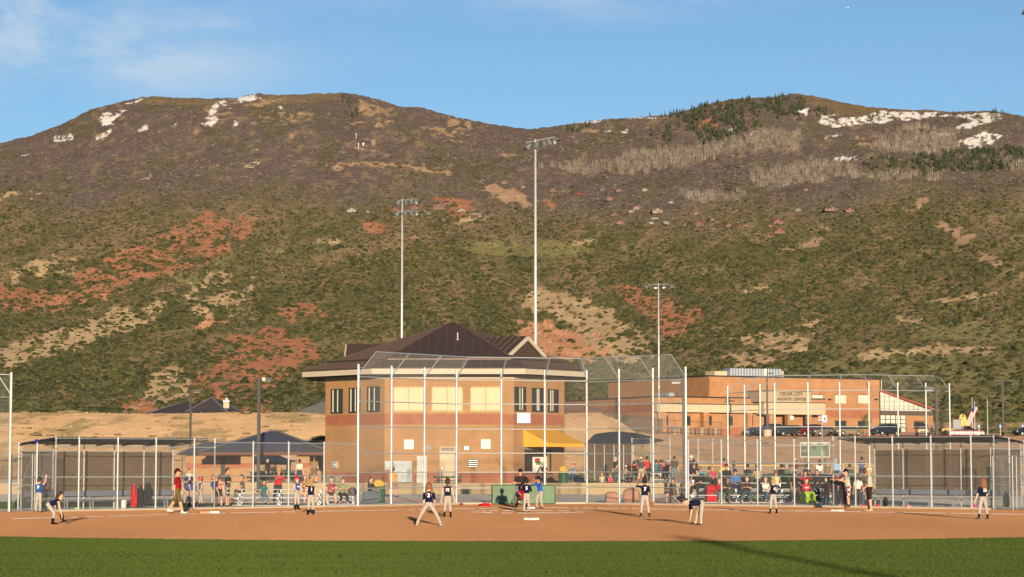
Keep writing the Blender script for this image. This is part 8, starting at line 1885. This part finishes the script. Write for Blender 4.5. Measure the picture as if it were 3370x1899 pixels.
bag('big black equipment sack behind the open gate', 82, 101.0, .85, .55, (22, 22, 26), 'equipment_sack'); bag('blue cap bag on the dugout bench', 655, 104.6, .3, .3, (40, 50, 110)); bag('grey rucksack beside the woman in green', 1160, 112, .42, .42, (96, 92, 92), z=.46); bag('dark rucksack hanging on the third-base end fence', 3310, 101.6, .3, .7, (40, 52, 50), z=.1)
bag('black jug bag standing in the third-base dugout', 2913, 104.4, .24, .5, (28, 28, 30)); bag('grey duffel on the upper path', 2245, 123, .7, .4, (52, 56, 66), 'duffel_bag')
rt_ = thing('bucket', 'white ball bucket on the dugout floor beside the red bag', 'bucket', (*at(407, HZ, 100.9).xy, .02)); p = at(407, HZ, 100.9)
mb = MB(); mb.lathe([(.13, 0), (.155, .36), (.165, .37), (.165, .39)], (p.x, p.y, .02), 14); mb.build('pail', mat('white_bucket', (.72, .70, .60), .5), rt_); mb = MB(); mb.lathe([(.168, .39), (.168, .41), (.02, .415)], (p.x, p.y, .02), 14); mb.build('lid', mat('white_bucket', (.72, .70, .60)), rt_)
for i, (px, py, c, lb) in enumerate(((252, 1674, (214, 226, 60), 'yellow softball lying against the dugout fence'), (277, 1672, (210, 220, 60), 'yellow softball under the dugout bench'), (300, 1672, (208, 220, 58), 'yellow softball farther along under the dugout bench'))):
    p = at(px, HZ, 100 + i * .5); mb = MB(); mb.lathe([(.002, -.05), (.03, -.04), (.048, -.015), (.05, 0), (.048, .015), (.03, .04), (.002, .05)], (p.x, p.y, .07), 10); o = mb.build('softball', cloth(c), smooth=True); props(o, lb, 'ball', 'loose softballs')
p = gnd(1597, 1664, .02); rt_ = thing('jacket', 'bright red jacket crumpled on the clay by the backstop', 'jacket', tuple(p))
bm = bmesh.new(); bmesh.ops.create_icosphere(bm, subdivisions=3, radius=.5)
for v in bm.verts: d = 1 + .5 * mnoise.noise(v.co * 3.5); v.co = Vector((v.co.x * d * .62, v.co.y * d * .5, max(-.02, v.co.z * d * .24)))
me = bpy.data.meshes.new('cloth'); bm.to_mesh(me); bm.free(); link('cloth', me, cloth((206, 22, 30)), rt_)
p = gnd(1518, 1662, .02); mb = MB(); mb.lathe([(.02, 0), (.10, .01), (.11, .05), (.07, .10), (.01, .115)], (p.x, p.y, .01), 12); o = mb.build('fallen_cap', cloth((150, 60, 60)), smooth=True); props(o, 'small dull red cap lying at the foot of the backstop post', 'cap')
def helmet_prop(label, px, Y, c, z):
    p = at(px, HZ, Y); rt_ = thing('batting_helmet', label, 'helmet', (p.x, Y, z), group='batting helmets lying in the dugouts'); mb = MB(); mb.lathe([(.12, 0), (.125, .06), (.10, .13), (.05, .165), (.002, .17)], (p.x, Y, z), 12, 1, 1.15); mb.build('shell', mat('helm_%d_%d_%d' % c, lin(c), .25, spec=.6), rt_, smooth=True); mb = MB(); mb.box((p.x - .02, Y - .16, z + .03), (.16, .10, .015)); mb.build('visor', mat('helm_%d_%d_%d' % c, lin(c)), rt_)
helmet_prop('red helmet on the floor beside the coach in the tan cap', 2887, 104.7, (200, 24, 44), .014); helmet_prop('red helmet on the dugout floor left of the tan-capped coach', 2840, 105.2, (190, 22, 40), .014); helmet_prop('pink helmet on the third-base dugout floor', 2988, 103.6, (216, 120, 130), .014); helmet_prop('dark pink helmet near number thirteen', 3205, 102.6, (206, 60, 90), .014)
# cap on the dugout roof edge
p = at(121, 1450, 97.8); mb = MB(); mb.lathe([(.10, 0), (.105, .05), (.08, .11), (.002, .14)], (p.x, p.y, p.z - .07), 12); mb.prism([(p.x - .08, p.y - .1, p.z - .07), (p.x + .08, p.y - .1, p.z - .07), (p.x, p.y - .2, p.z - .08)], (0, 0, .015)); o = mb.build('lost_cap', cloth((46, 48, 140)), smooth=True); props(o, 'blue cap caught on the edge of the dugout roof', 'cap')
# folding chair of the woman in green, blankets
p = at(2222, HZ, 116.2); rt_ = thing('folding_chair', 'white framed folding chair with tan seat behind the fence', 'chair', (p.x, 116.2, .014))
for s in (-1, 1):
    for a, b in (((-.28, -.25, 0), (.22, .22, .50)), ((.26, -.25, 0), (-.2, .22, .42))): mb = MB(); mb.cyl((p.x + a[0], 116.2 + s * .24, .014 + a[2]), (p.x + b[0], 116.2 + s * .24, .014 + b[2]), .014, .014, 6); mb.build('leg', STEEL, rt_)
mb = MB(); mb.box((p.x, 116.2, .40), (.46, .46, .03)); mb.build('seat', cloth((170, 140, 96)), rt_); mb = MB(); mb.box((p.x + .24, 116.2, .68), (.03, .46, .36)); mb.build('backrest', cloth((120, 130, 90)), rt_)
def blanket(label, px, Y, col, w_=.62, z1=.62, lean=.5, group=None):
    p = at(px, HZ, Y); rt_ = thing('blanket', label, 'blanket', (p.x, Y, .014)); vs = []; n_ = 12; m_ = 8
    for j in range(m_ + 1):
        t = j / m_
        for i in range(n_ + 1):
            u = i / n_ - .5; fold = .035 * math.sin(i * 2.1 + j * .4) * (.3 + t)
            y = Y - .12 - (.50 * min(1, t * 2)) + fold; z = z1 + .03 * math.sin(i * 1.7) if t < .5 else z1 - (t - .5) * 2 * (z1 - .04); x = p.x + u * w_ * (1 + .35 * t)
            vs.append((x, y - .15 * max(0, t - .5), z - .25 * abs(u) * (1 - t)))
    mb = MB(); mb.add(vs, [(j * (n_ + 1) + i, j * (n_ + 1) + i + 1, (j + 1) * (n_ + 1) + i + 1, (j + 1) * (n_ + 1) + i) for j in range(m_) for i in range(n_)]); o = mb.build('cloth', cloth(col), rt_, smooth=True); sd = o.modifiers.new('thick', 'SOLIDIFY'); sd.thickness = .012
blanket('lime green blanket over the knees of the child in red', 2652, 116.5, (152, 190, 44)); blanket('grey blue blanket over the woman beside the bin', 1222, 115.5, (86, 100, 112), .6, .66); blanket('bright red jacket spread behind the blond woman', 2338, 117.2, (190, 26, 38), .4, .95)
